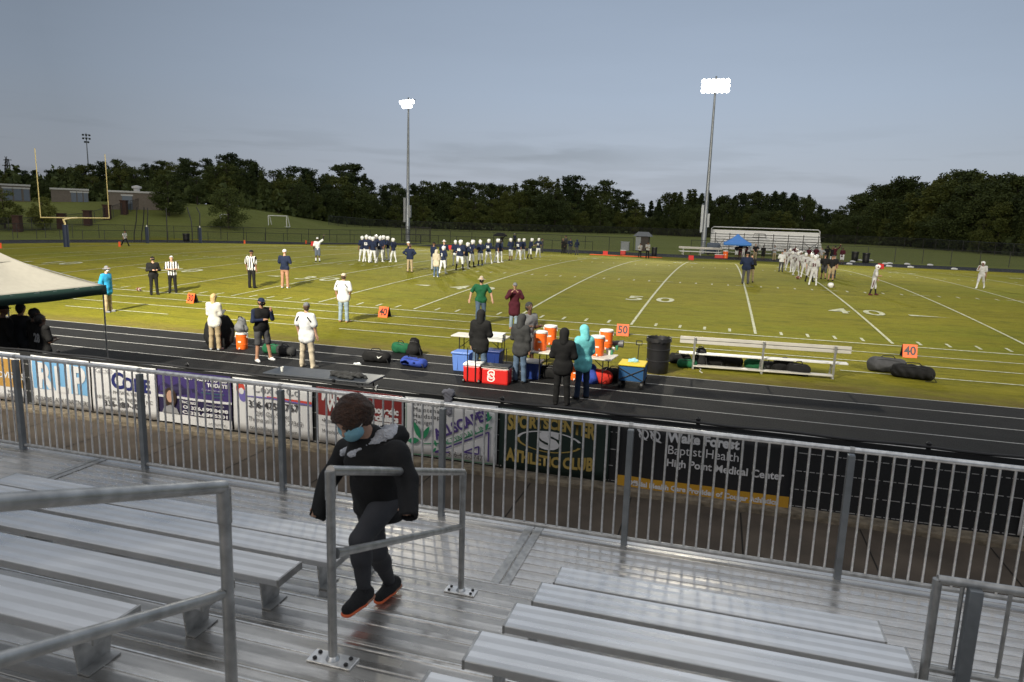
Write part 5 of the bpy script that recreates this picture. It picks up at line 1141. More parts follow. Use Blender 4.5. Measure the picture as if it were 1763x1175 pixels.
for x,yt,yb,rz,lb,t_,p_ in ((1112,440,542,.3,'coach in grey trousers at the left edge of the white group','white','charcoal'),(1398,425,590,.1,'left of the two black-shirted coaches in grey shorts by the visiting players','black','charcoal'),(1447,430,602,-.3,'right of the two black-shirted coaches holding a board by the visiting players','black','khaki'),(1462,440,586,-.2,'person partly hidden behind the right black-shirted coach','black','charcoal')):
    u,vf,vt=c4(x,yt,yb); P,H=PP(u,vf,vt,1.6,2.0); person(P,rz,lb,H,skin='tan',top=t_,pants=p_,sleeve='half',legs='short' if 'coaches' in lb else 'long',arms=('down','front'),hat='cap',hatc='darkgrey',h=.024,wide=1.2)
u,vf,vt=c4(872,412,623); P,H=PP(u,vf,vt,1.7,2.05); person(P,0,'coach from behind in wide dark jacket and grey trousers alone near midfield',H,skin='tan',top='navy',pants='charcoal',arms=('front','front'),hat='cap',hatc='black',h=.02,wide=1.35,bulk=.04)
u,vf,vt=c4(908,428,612); P,H=PP(u,vf,vt,1.6,2.0); person(P,PI-.3,'person in black jacket and khaki trousers facing the midfield coach',H,skin='light',top='black',pants='khaki',arms=('front','front'),hair='brown',h=.022,bulk=.03)
P,H=PP(1502,508.5,456); person(P,-PI/2-.1,'visiting player in white standing alone at right with black socks, leaning forward',H,skin='tan',socks='black',shoes='maroon',arms=('front','low'),lean=.12,leg=((-.15,.06,.1),(.25,.06,.1)),**{**VM,'h':.02})
P,H=PP(1687,497,450); person(P,PI-.5,'visiting player in white walking at the far right edge of the field',H,skin='mid',socks='white',shoes='white',arms=('face','down'),leg=((.35,.06,.1),(-.35,.06,.25)),**{**VM,'h':.022})
# --- far sideline, in front of the bleachers
FB=[(812,360,445,'black','white','first person from the left under the blue canopy'),(838,350,450,'black','maroon','second person from the left under the blue canopy, in dark'),(856,352,450,'white','white','player in white under the blue canopy'),(874,358,448,'maroon','black','person in maroon under the blue canopy'),(893,360,450,'white','black','person in pale top at the right under the blue canopy'),(936,352,462,'black','khaki','person in black shirt and khaki right of the blue canopy'),(990,362,466,'black','black','person in all black between the canopy and the bleachers middle'),(1068,362,446,'lgrey','khaki','person in pale grey hoodie before the bleachers'),(1205,368,470,'maroon','black','person in maroon at left behind the white group'),(1297,378,470,'maroon','khaki','person in maroon behind the middle of the white group'),(1345,374,472,'maroon','black','second person in maroon behind the white group'),(1383,378,470,'lgrey','khaki','person in pale grey behind the black-shirted coaches'),(1416,368,475,'black','black','person in black behind the black-shirted coaches'),(1453,372,478,'black','white','cheerleader in black and white, left of the pair with raised hand'),(1470,366,478,'maroon','white','cheerleader in maroon with one arm raised'),(1523,378,480,'maroon','white','cheerleader standing apart at the right on the far track')]
for i,(x,yt,yb,t_,p_,lb) in enumerate(FB):
    u,vf,vt=c4(x,yt,yb); P=uny(u,vf,62.5 if 800<x<900 else (60.5 if x<1500 else 59.0)); P[2]=float(zg(P[0],P[1])); H=min(max(hpx(P,vt),1.5),2.0)
    ch='cheer' in lb; person(P,(0.3,PI,-.4,2.6)[i%4],lb,H,skin=('dark','mid','light')[i%3],top=t_,pants=p_,sleeve='half' if not ch else 'long',legs='long' if i%3 else 'short',arms=('raise','down') if 'raised' in lb else (('down','front'),('cross','cross'),('low','hips'))[i%3],hair=('black','brown')[i%2],h=.032,hem=.1 if ch else 0,wide=1.1)
# ------------------------------------------------------------------ props on the sideline
M_ORG=mat('cooler_orange',(.85,.14,.015),rough=.45,noise=.05); M_PWHT=mat('plastic_white',(.68,.68,.66),rough=.45); M_RED=mat('cooler_red',(.52,.018,.016),rough=.4); M_PBLK=mat('plastic_black',(.012,.012,.013),rough=.5)
M_SIGN=mat('marker_orange',(.90,.12,.03),rough=.6); M_PBLU=mat('bin_blue',(.10,.20,.55),rough=.45); M_DBLU=mat('bin_dark_blue',(.01,.03,.16),rough=.45); M_TBL=mat('table_top_white',(.50,.48,.44),rough=.55,noise=.1); M_TBG=mat('table_top_grey',(.028,.034,.045),rough=.45,noise=.15)
def pt(u,v,z=0.0): return un(u,v,z)
def marker(u,v,rz,t,label,w_=.42,h_=.40,ntxt=.33):
    b=G(u,v); o=empty('yard_marker',tuple(b),rz,label,'yard marker','orange yard markers along the field')
    m=MB(); d=.13
    vs=[(-w_/2,-d,0),(w_/2,-d,0),(w_/2,-.02,h_),(-w_/2,-.02,h_)]; m.add(vs+[(x,y-.025,z) for x,y,z in vs],[(0,1,2,3)[::-1],(4,5,6,7),(0,1,5,4),(1,2,6,5),(2,3,7,6),(3,0,4,7)]); f=m.build('front_panel',M_SIGN,o)
    m=MB(); m.add([(-w_/2,d,0),(w_/2,d,0),(w_/2,.0,h_-.01),(-w_/2,.0,h_-.01),(-w_/2,d+.02,0),(w_/2,d+.02,0),(w_/2,.02,h_-.01),(-w_/2,.02,h_-.01)],[(0,1,2,3),(4,5,6,7)[::-1],(0,1,5,4),(2,3,7,6),(1,2,6,5),(3,0,4,7)]); m.box((0,0,.02),(w_-.04,.22,.03)); m.build('back_panel',M_PBLK,o)
    me=text_mesh(t,ntxt*1.15,'number',bold=.012,sx=.92); me.materials.append(M_PBLK); n=D.objects.new('number',me); COL.objects.link(n); n.parent=o; a=math.atan2(.11,h_); n.location=(0,-.075-.03,h_/2); n.rotation_euler=(PI/2-a,0,0)
marker(332,521.5,-.22,'30','orange marker reading 30 beside the striped official','' and 0 or .42)
marker(662.5,546,-.15,'40','orange marker reading 40 right of the white polo shirt')
marker(1072,577.5,.05,'50','orange marker reading 50 behind the drinks table')
marker(1563.5,614.5,.1,'40','orange marker reading 40 above the two large black bags')
for u,v,lb in ((1189.5,448,'small red yard marker at the far end of the 50 line'),(540,424,'small red yard marker beside the white-shirted coach'),(776,430,'small red yard marker behind the navy line'),(1516,463,'small red marker just behind the lone visiting player'),(1042,440,'small red chain marker box at the far sideline')):
    b=G(u,v); o=empty('far_marker',tuple(b),.2,lb,'yard marker'); m=MB(); w_=.55
    m.add([(-w_/2,-.16,0),(w_/2,-.16,0),(w_/2,0,.5),(-w_/2,0,.5),(-w_/2,.16,0),(w_/2,.16,0)],[(0,1,2,3),(3,2,5,4),(0,3,4),(1,5,2),(0,4,5,1)]); m.build('panel',mat('marker_red',(.62,.02,.015),rough=.6),o)
for u,v,lb in ((421,420,'orange pylon at the far left goal line corner'),(527,420,'orange pylon left of the huddle'),(1,428,'orange pylon at the left picture edge'),(206,424+1,'orange pylon behind the striding official')):
    b=G(u,v); m=MB(); m.box((0,0,.23),(.14,.14,.46)); m.box((0,0,.02),(.18,.18,.04)); o=m.build('corner_pylon',M_SIGN,bevel=.01); o.location=b; tag(o,lb,'pylon')
# chains lying on the far sideline
b=G(1078,442); m=MB()
for i,(x0,x1) in enumerate(((-4.2,-1.0),(-.5,3.4))): m.box(((x0+x1)/2,.1*i,.06),(x1-x0,.10,.08))
m.tube([(x,.25+.15*math.sin(x*2),.04) for x in np.linspace(-4,4,30)],.03,5); o=m.build('down_chains',M_SIGN); o.location=b; tag(o,'orange down chains and sticks lying on the grass at the far sideline','chains')
b=G(1072.5,439); o=empty('far_drinks_box',tuple(b),0,'red drinks box with white lid on the far sideline','drinks box'); m=MB(); m.box((0,0,.25),(.6,.4,.5)); m.build('body',M_RED,o,bevel=.03); m=MB(); m.box((0,0,.53),(.64,.44,.07)); m.build('lid',M_PWHT,o,bevel=.02)
def drinks_cooler(pos,label,h_=.50,r_=.165,rz=0,label2=True,scoop=False):
    o=empty('drinks_cooler',pos,rz,label,'drinks cooler','orange drinks coolers'); m=MB()
    m.lathe([(r_*.90,0),(r_*.94,.012),(r_*.94,h_*.26),(r_*.98,h_*.27),(r_*.99,h_*.30),(r_*.955,h_*.31),(r_*.97,h_*.72),(r_*1.0,h_*.73),(r_*1.0,h_*.86),(r_*.96,h_*.87)],n=28); m.build('body',M_ORG,o,smooth=True)
    m=MB(); m.lathe([(r_*1.0,h_*.865),(r_*1.06,h_*.875),(r_*1.06,h_*.945),(r_*1.0,h_*.96),(r_*.6,h_*.985),(r_*.2,h_*1.0)],n=28); m.build('lid',M_PWHT,o,smooth=True)
    m=MB(); m.tube([(0,-r_*.9,h_*.09),(0,-r_*1.15,h_*.09)],.020,8); m.tube([(0,-r_*1.12,h_*.12),(0,-r_*1.12,h_*.04)],.012,8); m.build('spigot',M_PWHT,o,smooth=True)
    for s in(-1,1): m=MB(); m.box((s*(r_*1.02),0,h_*.78),(.03,.07,.10)); m.build('handle',M_PWHT,o,bevel=.008)
    m=MB(); vs=[];n=6; rr=r_*.985
    for i in range(n+1): a=-PI/2-.28+.56*i/n; vs+=[(rr*math.cos(a),rr*math.sin(a),h_*.42),(rr*math.cos(a),rr*math.sin(a),h_*.50)]
    m.add(vs,[(2*i,2*i+2,2*i+3,2*i+1) for i in range(n)]); m.build('sticker',M_PWHT,o)
    return o
def table(cx_,cy_,L_,W_,rz,zt,mt,label,legs=True):
    o=empty('folding_table',(cx_,cy_,0),rz,label,'table','folding tables by the track'); m=MB(); m.box((0,0,zt-.02),(L_,W_,.04)); m.build('tabletop',mt,o,bevel=.018)
    for s in(-1,1):
        m=MB(); x=s*(L_/2-.22)
        for e in(-1,1): m.tube([(x,e*(W_/2-.1),0),(x,e*(W_/2-.12),zt-.04)],.014,8)
        m.tube([(x,-W_/2+.1,.12),(x,W_/2-.1,.12)],.010,6); m.tube([(x,0,zt*.55),(x-s*.35,0,zt-.05)],.010,6); m.tube([(x,-W_/2+.1,zt*.55),(x,W_/2-.1,zt*.55)],.010,6); m.build('leg',M_PBLK,o,smooth=True)
    return o
# long grey table near the fence
zt=.42
a_=un(454,641,.74);b_=un(484,630,.74);c_=un(665,645.5,.74);d_=un(636,660,.74)
ctr=(a_+b_+c_+d_)/4; L_=np.linalg.norm(((c_+d_)-(a_+b_))/2); W_=np.linalg.norm(((b_+c_)-(a_+d_))/2); ang=math.atan2(*(((c_+d_)-(a_+b_))/2)[[1,0]])
TG=table(ctr[0],ctr[1],min(L_,2.5),min(max(W_,.7),.85),ang,.74,M_TBG,'long dark grey folding table with a jacket on it behind the railing')
P_=un(598,648,.76)
q=[cp(V3(-.30,0,.04),V3(.30,.02,.05),.07,.06,'j'),cp(V3(-.1,-.12,.03),V3(.18,-.16,.03),.05,.04,'j'),cp(V3(-.32,.1,.02),V3(-.05,.12,.05),.045,.05,'j'),cp(V3(.2,.1,.03),V3(.40,.02,.02),.045,.03,'j')]
for p in q: p['fd']=V3(0,0,1);p['fs']=1.1
o=grow('grey_jacket',q,.014,{'j':K('darkgrey')},k=.03,wr=.014,wf=22); o.location=(P_[0],P_[1],.745); o.rotation_euler=(0,0,ang); tag(o,'crumpled dark grey jacket on the right half of the grey table','jacket')
P_=un(486,638,.76); m=MB(); m.lathe([(.028,0),(.036,.09),(.033,.09),(.026,.01)],n=14); o=m.build('paper_cup',M_PWHT,smooth=True); o.location=(P_[0],P_[1],.742); tag(o,'small white cup alone on the left half of the grey table','cup')
# small white table
P_=atop(797,579.5,.80); P2_=atop(867,572,.80)
ctr=un(828,578,.74); table(ctr[0],ctr[1]-.0,1.55,.62,.02,.74,M_TBL,'small white folding table with food trays behind the black hooded coat')
P_=un(852,586,.76)
for i in range(3):
    m=MB(); m.box((0,0,.03),(.50,.34,.055)); m.box((0,0,.062),(.52,.36,.012)); o=m.build('food_tray',M_PWHT if i!=1 else mat('tray_clear',(.45,.46,.45),rough=.25),bevel=.012); o.location=(P_[0],P_[1],.742+.07*i); o.rotation_euler[2]=.03*i; tag(o,f'{["bottom","middle","topmost"][i]} tray of the white food trays stacked on the small table','food tray','food trays on the small white table')
# drinks table
zt=.74; ctr=un(985,607,zt); a_=un(917,604,zt); c_=un(1062,612,zt); Lt=c_[0]-a_[0]
TB=table((a_[0]+c_[0])/2,(a_[1]+c_[1])/2-.02,Lt,.76,-.10,zt,M_TBL,'long white drinks table holding four orange coolers')
for u,v,lb,hh in ((930,608,'front orange cooler of the left pair on the drinks table',.50),(947,598,'rear orange cooler of the left pair on the drinks table',.52),(1028,617,'front orange cooler of the right pair on the drinks table, with a label',.50),(1043,606,'rear orange cooler of the right pair on the drinks table',.52)):
    P_=un(u,v-5,zt); P_[2]=zt+.001; drinks_cooler(tuple(P_),lb,hh,.165,.1)
P_=G(417,601); drinks_cooler((P_[0],P_[1],0),'orange drinks cooler on the track beside the coach in the black vest',.50,.165,.2)
for i,(u,v,c_) in enumerate(((1050,607,'green'),(1053,611,'green'),(1046,608,'white'),(1049,611,'white'),(1062,603,'green'),(950,602,'green'),(955,606,'white'),(1056,606,'white'))):
    P_=un(u,v,zt); m=MB(); m.lathe([(.030,0),(.040,.11),(.037,.11),(.028,.01)],n=14); o=m.build('drinks_cup',M_PWHT if c_=='white' else mat('cup_green',(.05,.22,.12),rough=.5),smooth=True); o.location=(P_[0],P_[1],zt+.002); tag(o,f'{c_} cup '+['among the cluster, back left','in front of the cluster','left in the cluster','front middle of the cluster','standing apart at the table end','left of the black hooded figure','front left by the black hooded figure','right edge of the cluster'][i]+' on the drinks table','cup','cups on the drinks table')
P_=un(912,602,zt)
for i,(dx,c_) in enumerate(((0,M_PWHT),(.12,mat('bottle_yellow',(.65,.50,.04),rough=.4)))):
    m=MB(); m.lathe([(.035,0),(.038,.02),(.038,.16),(.02,.20),(.016,.24)],n=14); m.box((0,0,.25),(.03,.03,.02)); o=m.build('bottle',c_,smooth=True); o.location=(P_[0]+.05+dx,P_[1]+.1,zt+.002); tag(o,('white','yellow')[i]+' bottle at the left end of the drinks table','bottle')
def bag(name,u,v,dims,col,label,rz=0,strap=True,seed=0,h_=.016,tall=False,cat='bag',dz=0,group=None,extra=None,mark=None):
    b=G(u,v) ; a,b_,c=dims; q=[cp(V3(-a*.32,0,c*.45),V3(a*.32,0,c*.45),c*.48,c*.44,'b',fd=V3(0,1,0),fs=c/b_ if b_>0 else 1),cp(V3(-a*.38,0,c*.28),V3(a*.4,.02,c*.25),c*.27,c*.25,'b')]
    if tall: q=[cp(V3(0,0,b_*.45),V3(0,.02,c*.72),a*.5,a*.36,'b'),cp(V3(-a*.1,-b_*.3,b_*.4),V3(a*.1,-b_*.3,b_*.45),a*.33,a*.3,'b'),cp(V3(-a*.3,0,.1),V3(a*.4,0,.09),.1,.09,'b')]
    o=grow(name,q,h_,{'b':K(col)},k=.05,wr=.009,seed=seed,wf=17); o.location=(b[0],b[1],b[2]+dz); o.rotation_euler=(0,0,rz); tag(o,label,cat,group)
    if strap:
        m=MB(); zz=c*.92; m.tube([(-a*.22,-.02,zz*.9),(-a*.15,-.05,zz+.05),(a*.12,-.05,zz+.06),(a*.22,-.01,zz*.88)],.013,6); m.tube([(a*.4,-b_*.3,c*.5),(a*.55,-b_*.45,.02),(a*.3,-b_*.6,.015)],.012,6); m.build('strap',M_PBLK,o,smooth=True)
        m=MB(); m.tube([(-a*.3,-b_*.33,c*.80),(0,-b_*.36,c*.86),(a*.3,-b_*.33,c*.78)],.006,5); m.build('zip',M_LEG,o,smooth=True)
    if mark:
        me=D.meshes.new('swoosh'); m=MB(); pts=[(-.075,.035),(-.055,-.02),(-.02,-.03),(.085,.055),(-.015,.005),(-.04,.01)]; vs=[(x,-b_*.52,c*.5+z) for x,z in pts]+[(x,-b_*.50,c*.5+z) for x,z in pts]; n=len(pts); m.add(vs,[tuple(range(n)),tuple(range(n,2*n))[::-1]]+[(i,(i+1)%n,n+(i+1)%n,n+i)[::-1] for i in range(n)]); mk=m.build('emblem',M_PWHT,o); mk.location=(a*.22,0,0)
    return o
bp_=bag('backpack',417,601,(.34,.28,.42),'grey','grey backpack perched on top of the lone orange cooler',0,tall=True,h_=.014,dz=.505,strap=True)
bag('team_bag',470,609,(.55,.3,.30),'green','green team bag just behind the coach in grey shorts',.1,seed=2)
bag('team_bag',493,612,(.60,.32,.30),'darkgrey','dark bag with white cords right of the green bag',-.2,seed=3)
bag('sports_bag',649,624,(.78,.38,.36),'black','black sports bag with white curved emblem on the track',0,seed=4,mark=True)
bag('sports_bag',713,631,(.85,.40,.26),'royal','flat royal blue and black bag lying on the track',-.25,seed=5)
bag('team_bag',691,608,(.45,.34,.34),'green','small green bag with white trim at the grass edge',0,seed=6)
bag('backpack',713,612,(.42,.34,.50),'black','black backpack standing beside the small green bag',.2,tall=True,seed=7)
BB='bags under the team bench'
for i,(u,v,d_,c_,tl_,lb) in enumerate(((1170,626,(.55,.3,.32),'black',False,'first black bag at the left end of the team bench'),(1183,633,(.50,.32,.26),'green',False,'flat green bag with white cord at the left of the team bench'),(1205,632,(.40,.3,.58),'black',True,'tall black backpack leaning on the team bench left leg'),(1228,631,(.45,.3,.36),'black',False,'round black bag right of the tall backpack'),(1259,632,(.50,.3,.34),'black',False,'black bag with loop handle below the bench seat left half'),(1298,636,(.40,.3,.32),'green',False,'small green bag just left of the bench middle leg'),(1327,638,(.45,.3,.28),'charcoal',False,'olive grey bag just right of the bench middle leg'),(1348,641,(.38,.3,.40),'black',False,'upright black bag right of the olive grey bag'),(1374,646,(.45,.34,.36),'black',False,'rightmost black bag below the team bench'))):
    bag('backpack' if tl_ else 'team_bag',u,v,d_,c_,lb,.15*math.sin(i*2.1),seed=i,tall=tl_,group=BB)
bag('equipment_bag',1526,641,(.95,.5,.46),'charcoal','large dark grey bag left of the pair beyond the bench',-.1,seed=21)
bag('equipment_bag',1570,652,(1.05,.5,.42),'black','large black bag right of the pair beyond the bench',-.25,seed=22)
def football(u,v,label,rz=.4,s=.14):
    b=G(u,v); m=MB(); m.lathe([(.004,-s),(s*.22,-s*.85),(s*.45,-s*.5),(s*.57,0),(s*.45,s*.5),(s*.22,s*.85),(.004,s)],n=16); o=m.build('football',mat('ball_leather',(.13,.045,.025),rough=.6),smooth=True); o.location=(b[0],b[1],b[2]+s*.57); o.rotation_euler=(PI/2,0,rz); tag(o,label,'ball')
    for z in(-.6,.6): m=MB(); m.lathe([(s*.41,z*s-.008),(s*.42,z*s),(s*.41,z*s+.008)],n=16); m.build('stripe',M_PWHT,o,smooth=True)
football(239,502,'brown football on the near sideline beside the person in black',1.2,.17); football(1374,481,'football lying in front of the visiting players',.9,.2); football(1177,629,'football under the left end of the team bench',.3,.13)
m=MB(); pts=[G(1202,634)+V3(0,0,.012),G(1207,637)+V3(.0,.0,.012),G(1204,640)+V3(0,0,.012),G(1209,643)+V3(0,0,.012)]; m.tube([tuple(p) for p in pts],.010,6); o=m.build('loose_cord',M_PWHT,smooth=True); tag(o,'short white rope trailing on the grass from the green bag','cord')
# helmet on the grass
b=G(1430,495.5); q=[cp(V3(-.03,0,.13),V3(.02,0,.135),.13,.125,'x'),cp(V3(-.01,0,.07),V3(.03,0,.07),.10,.09,'x'),dict(cp(V3(.14,0,.10),V3(.2,0,.1),.07,.08,'x'),neg=True)]
o=grow('football_helmet',q,.016,{'x':M_HELM},k=.02); o.location=b; o.scale=(1.15,1.15,1.15); tag(o,'white helmet with maroon emblem lying on the grass','helmet')
m=MB(); [m.tube([(.13,-.1,z),(.2,0,z),(.13,.1,z)],.008,5) for z in (.05,.09)]; m.build('face_mask',M_HSTR,o)
# white pads on the right far track
for i,(x,y) in enumerate(((545,768),(567,752),(787,767),(818,764),(813,784),(935,769),(958,790),(1090,775),(1253,803),(690,745),(615,743))):
    u,v=1323+x*.2554,260+y*.2554; b=G(u,v); o=grow('white_sandbag',[cp(V3(-.22,0,.12),V3(.22,0,.12),.13,.12,'x',fd=V3(0,0,1),fs=1.2),cp(V3(-.15,.02,.2),V3(.1,0,.2),.08,.07,'x')],.05,{'x':K('white')},k=.08,wr=.01); o.location=b; o.scale=(.95,.8,.8); tag(o,'white sandbag on the far track, '+['leftmost front','left rear','left of a group of three','right of a group of three','front of a group of three','behind the right-hand pair','in front of the right-hand pair','standing alone right of the pair','farthest right alone','close left of the trash cans','small one beside the cheerleaders'][i],'sandbag','white sandbags on the far track')
# ------------------------------------------------------------------ cool boxes, bins, wagon
b=G(815,657); o=empty('cool_box',(b[0],b[1],0),.05,'small red wheeled cool box with white lid and tall black handle','cool box'); m=MB(); m.box((0,0,.22),(.42,.36,.40)); m.build('body',M_RED,o,bevel=.035); m=MB(); m.box((0,0,.445),(.44,.38,.06)); m.build('lid',M_PWHT,o,bevel=.02)
m=MB(); m.tube([(-.10,-.20,.05),(-.10,-.20,.86),(.10,-.20,.86),(.10,-.20,.05)],.013,8); m.build('handle',M_PBLK,o,smooth=True)
for s in(-1,1): m=MB(); m.tube([(s*.17,-.19,.05),(s*.21,-.19,.05)],.05,14); m.build('wheel',M_PBLK,o,smooth=True)
for s in(-1,1): m=MB(); m.box((s*.22,0,.34),(.04,.16,.07)); m.build('side_grip',M_RED,o,bevel=.01)
b=G(855,660); o=empty('cool_box',(b[0],b[1],0),.03,'large red cool box with black lid and a white letter S','cool box'); m=MB(); m.box((0,0,.20),(.66,.38,.40)); m.build('body',M_RED,o,bevel=.04); m=MB(); m.box((0,.0,.425),(.68,.40,.055)); m.build('lid',M_PBLK,o,bevel=.02); m=MB(); m.box((0,0,.397),(.672,.392,.012)); m.build('rim',M_PWHT,o)
for t,sz,c_,yy,bo in (('S',.34,M_PWHT,-.1925,.030),('S',.32,M_RED,-.1945,.006)):
    me=text_mesh(t,sz,'letter',bold=bo,sx=1.0); me.materials.append(c_); n=D.objects.new('letter',me); COL.objects.link(n); n.parent=o; n.location=(-.09,yy,.20); n.rotation_euler=(PI/2,0,0)
for i,t in enumerate(('N','C')):
    me=text_mesh(t,.06,'letter',bold=.004); me.materials.append(M_PWHT); n=D.objects.new('letter',me); COL.objects.link(n); n.parent=o; n.location=(-.09+(-.045 if i==0 else .045),-.1955,.245 if i==0 else .155); n.rotation_euler=(PI/2,0,0)
b=G(877,648); o=empty('hand_truck',(b[0],b[1],0),0,'folded black hand truck standing behind the large red cool box','hand truck'); m=MB(); m.tube([(-.16,0,.05),(-.16,0,.95),(.16,0,.95),(.16,0,.05)],.013,8); m.tube([(-.1,.02,.05),(-.1,.02,.7),(.1,.02,.7),(.1,.02,.05)],.012,8); m.box((0,-.1,.02),(.4,.25,.015)); m.build('frame',M_PBLK,o,smooth=True)
for s in(-1,1): m=MB(); m.tube([(s*.19,.06,.08),(s*.23,.06,.08)],.08,16); m.build('wheel',M_PBLK,o,smooth=True)
def tub(u,v,w_,d_,h_,c_,label,lidc=None):
    b=G(u,v); o=empty('storage_tub',(b[0],b[1],0),.02,label,'tub'); m=MB(); a=.88
    vs=[(x*w_/2*s,y*d_/2*s,z) for z,s in ((0,a),(h_,1)) for x,y in((-1,-1),(1,-1),(1,1),(-1,1))]; m.add(vs,[(0,1,2,3)[::-1],(0,1,5,4),(1,2,6,5),(2,3,7,6),(3,0,4,7)]); 
    for x in(-.2,.2): m.box((x*w_,-d_/2*.95,h_*.5),(.03,.02,h_*.8))
    m.build('body',c_,o,bevel=.01); m=MB(); m.box((0,0,h_+.015),(w_+.05,d_+.05,.045)); m.build('lid',lidc or c_,o,bevel=.012); return o
tub(797,637,.46,.44,.46,M_PBLU,'light blue lidded tub under the small white table'); tub(848,632,.5,.44,.44,M_DBLU,'dark blue tub behind the red cool boxes'); tub(917,651,.42,.40,.42,M_DBLU,'dark blue tub with white lid under the drinks table',M_PWHT)
bag('sports_bag',917,628,(.5,.36,.30),'black','black bag on the dark blue tub under the drinks table',0,seed=31,dz=.45); bag('sports_bag',948,652,(.4,.3,.36),'black','black patterned bag under the drinks table behind the black figure',0,seed=32)
b=G(990,654); drinks_cooler((b[0],b[1],0),'small orange cooler on the track between the two hooded figures',.42,.12,0)
bag('team_bag',1016,660,(.42,.34,.48),'royal','crumpled royal blue bag under the drinks table',.2,seed=33,tall=True,strap=False); bag('team_bag',1034,661,(.38,.32,.40),'red','bright orange-red bag under the right end of the drinks table',0,seed=34,strap=False); bag('team_bag',1057,656,(.55,.36,.36),'black','black bag between the drinks table and the blue wagon',0,seed=35)
MATS['cloth_red'].node_tree.nodes['Principled BSDF']
b=G(1088,664); o=empty('folding_wagon',(b[0],b[1],0),.0,'blue folding wagon with yellow cloth on top and black pull handle','wagon'); W_,D_=.60,.72
m=MB(); 
for (sx,sy) in ((0,-1),(0,1)): m.box((0,sy*D_/2,.36),(W_,.015,.34))
for sx in(-1,1): m.box((sx*W_/2,0,.36),(.015,D_,.34))
m.box((0,0,.20),(W_,D_,.02)); m.build('fabric_body',mat('wagon_blue',(.01,.07,.19),rough=.8),o)
m=MB()
for sx in(-1,1):
    for sy in(-1,1): m.tube([(sx*W_/2,sy*D_/2,.12),(sx*W_/2,sy*D_/2,.56)],.014,6)
m.tube([(-W_/2,-D_/2-.02,.2),(W_/2,-D_/2-.02,.50)],.012,6); m.tube([(W_/2,-D_/2-.02,.2),(-W_/2,-D_/2-.02,.50)],.012,6)
m.build('frame',M_PBLK,o,smooth=True)
for sx in(-1,1):
    for sy in(-1,1): m=MB(); m.tube([(sx*(W_/2-.04)-.03,sy*(D_/2-.03),.09),(sx*(W_/2-.04)+.03,sy*(D_/2-.03),.09)],.09,18); m.build('wheel',M_PBLK,o,smooth=True)
m=MB(); m.box((0,-.02,.565),(W_+.04,D_*.9,.05)); m.build('yellow_cover',mat('cover_yellow',(.62,.46,.03),rough=.7),o,bevel=.02)
m=MB(); m.tube([(.05,D_/2,.2),(.07,D_/2+.05,.95)],.012,6); m.tube([(.0,D_/2+.05,.95),(.0,D_/2+.06,1.05),(.14,D_/2+.06,1.05),(.14,D_/2+.05,.95),(.0,D_/2+.05,.95)],.014,6); m.build('pull_handle',M_PBLK,o,smooth=True)
q=[cp(V3(-.08,0,.02),V3(.08,.02,.02),.05,.045,'x'),cp(V3(0,0,.03),V3(.02,.05,.06),.04,.03,'x')]; o2=grow('blue_cloth',q,.014,{'x':mat('ice_blue_cloth',(.28,.52,.62),rough=.8)},k=.03,wr=.01,wf=30); o2.location=(b[0],b[1]-.02,.60); tag(o2,'pale blue cloth crumpled on the yellow wagon cover','cloth')
b=un(1061,598,.75); m=MB(); m.tube([(-.14,.0,.10),(.16,0,.10)],[.06,.10],14); m.tube([(-.05,0,.0),(-.05,0,.08)],.02,8); o=m.build('megaphone',mat('grey_plastic',(.10,.10,.11),rough=.5),smooth=True); o.location=(b[0]+.02,b[1]+.3,.745); o.location[1]=b[1]; tag(o,'dark grey megaphone lying on the right end of the drinks table','megaphone')
b=G(609.5,629); m=MB(); m.tube([(0,0,.035),(.16,.02,.035),(.2,.02,.035)],[.034,.034,.014],10); o=m.build('water_bottle',mat('clear_bottle',(.45,.48,.5),rough=.15),smooth=True); o.location=b; tag(o,'clear plastic bottle lying on the track near the sports bag','bottle')
# black umbrella lying open behind the blonde person
b=G(366,600); o=empty('umbrella',(b[0],b[1]+.15,.45),0,'open black umbrella resting on the track behind the blonde person','umbrella'); n=8
vs=[];fs=[];Rr=.56
Mx=Matrix.Rotation(R(78),3,'X')@Matrix.Rotation(R(20),3,'Z')
for ring_,(rr,zz) in enumerate(((0,.0),(.2,-.02),(.4,-.075),(Rr,-.16))):
    for i in range(n*2):
        a=2*PI*i/(2*n); k_=rr*(1 if i%2==0 else .95); vs.append(Mx@Vector((k_*math.cos(a),k_*math.sin(a),zz*(1 if i%2 else 1.05))))
for j in range(3):
    for i in range(2*n): fs.append((j*2*n+i,j*2*n+(i+1)%(2*n),(j+1)*2*n+(i+1)%(2*n),(j+1)*2*n+i))
m=MB(); m.add(vs,fs); c_=m.build('canopy',K('black'),o,smooth=True); sm=c_.modifiers.new('s','SOLIDIFY'); sm.thickness=.004
m=MB(); m.tube([Mx@Vector((0,0,.05)),Mx@Vector((0,0,-.75))],.008,6); m.build('shaft',M_PBLK,o)
for i in range(8): a=2*PI*i/8; m=MB(); m.tube([Mx@Vector((0,0,-.01)),Mx@Vector((.3*math.cos(a),.3*math.sin(a),-.055)),Mx@Vector((Rr*math.cos(a),Rr*math.sin(a),-.168))],.004,4); m.build('rib',M_PBLK,o)
# umbrella held on the far track
o=empty('umbrella',(Pum[0]-.25,Pum[1],Pum[2]+1.55),0,'open dark umbrella held over the person on the far track','umbrella'); m=MB(); m.lathe([(.95,0),(.85,.17),(.6,.34),(.3,.44),(.01,.48)],n=16); m.build('canopy',K('black'),o,smooth=True); m=MB(); m.tube([(0,0,-.5),(0,0,.55)],.015,6); m.build('shaft',M_PBLK,o)
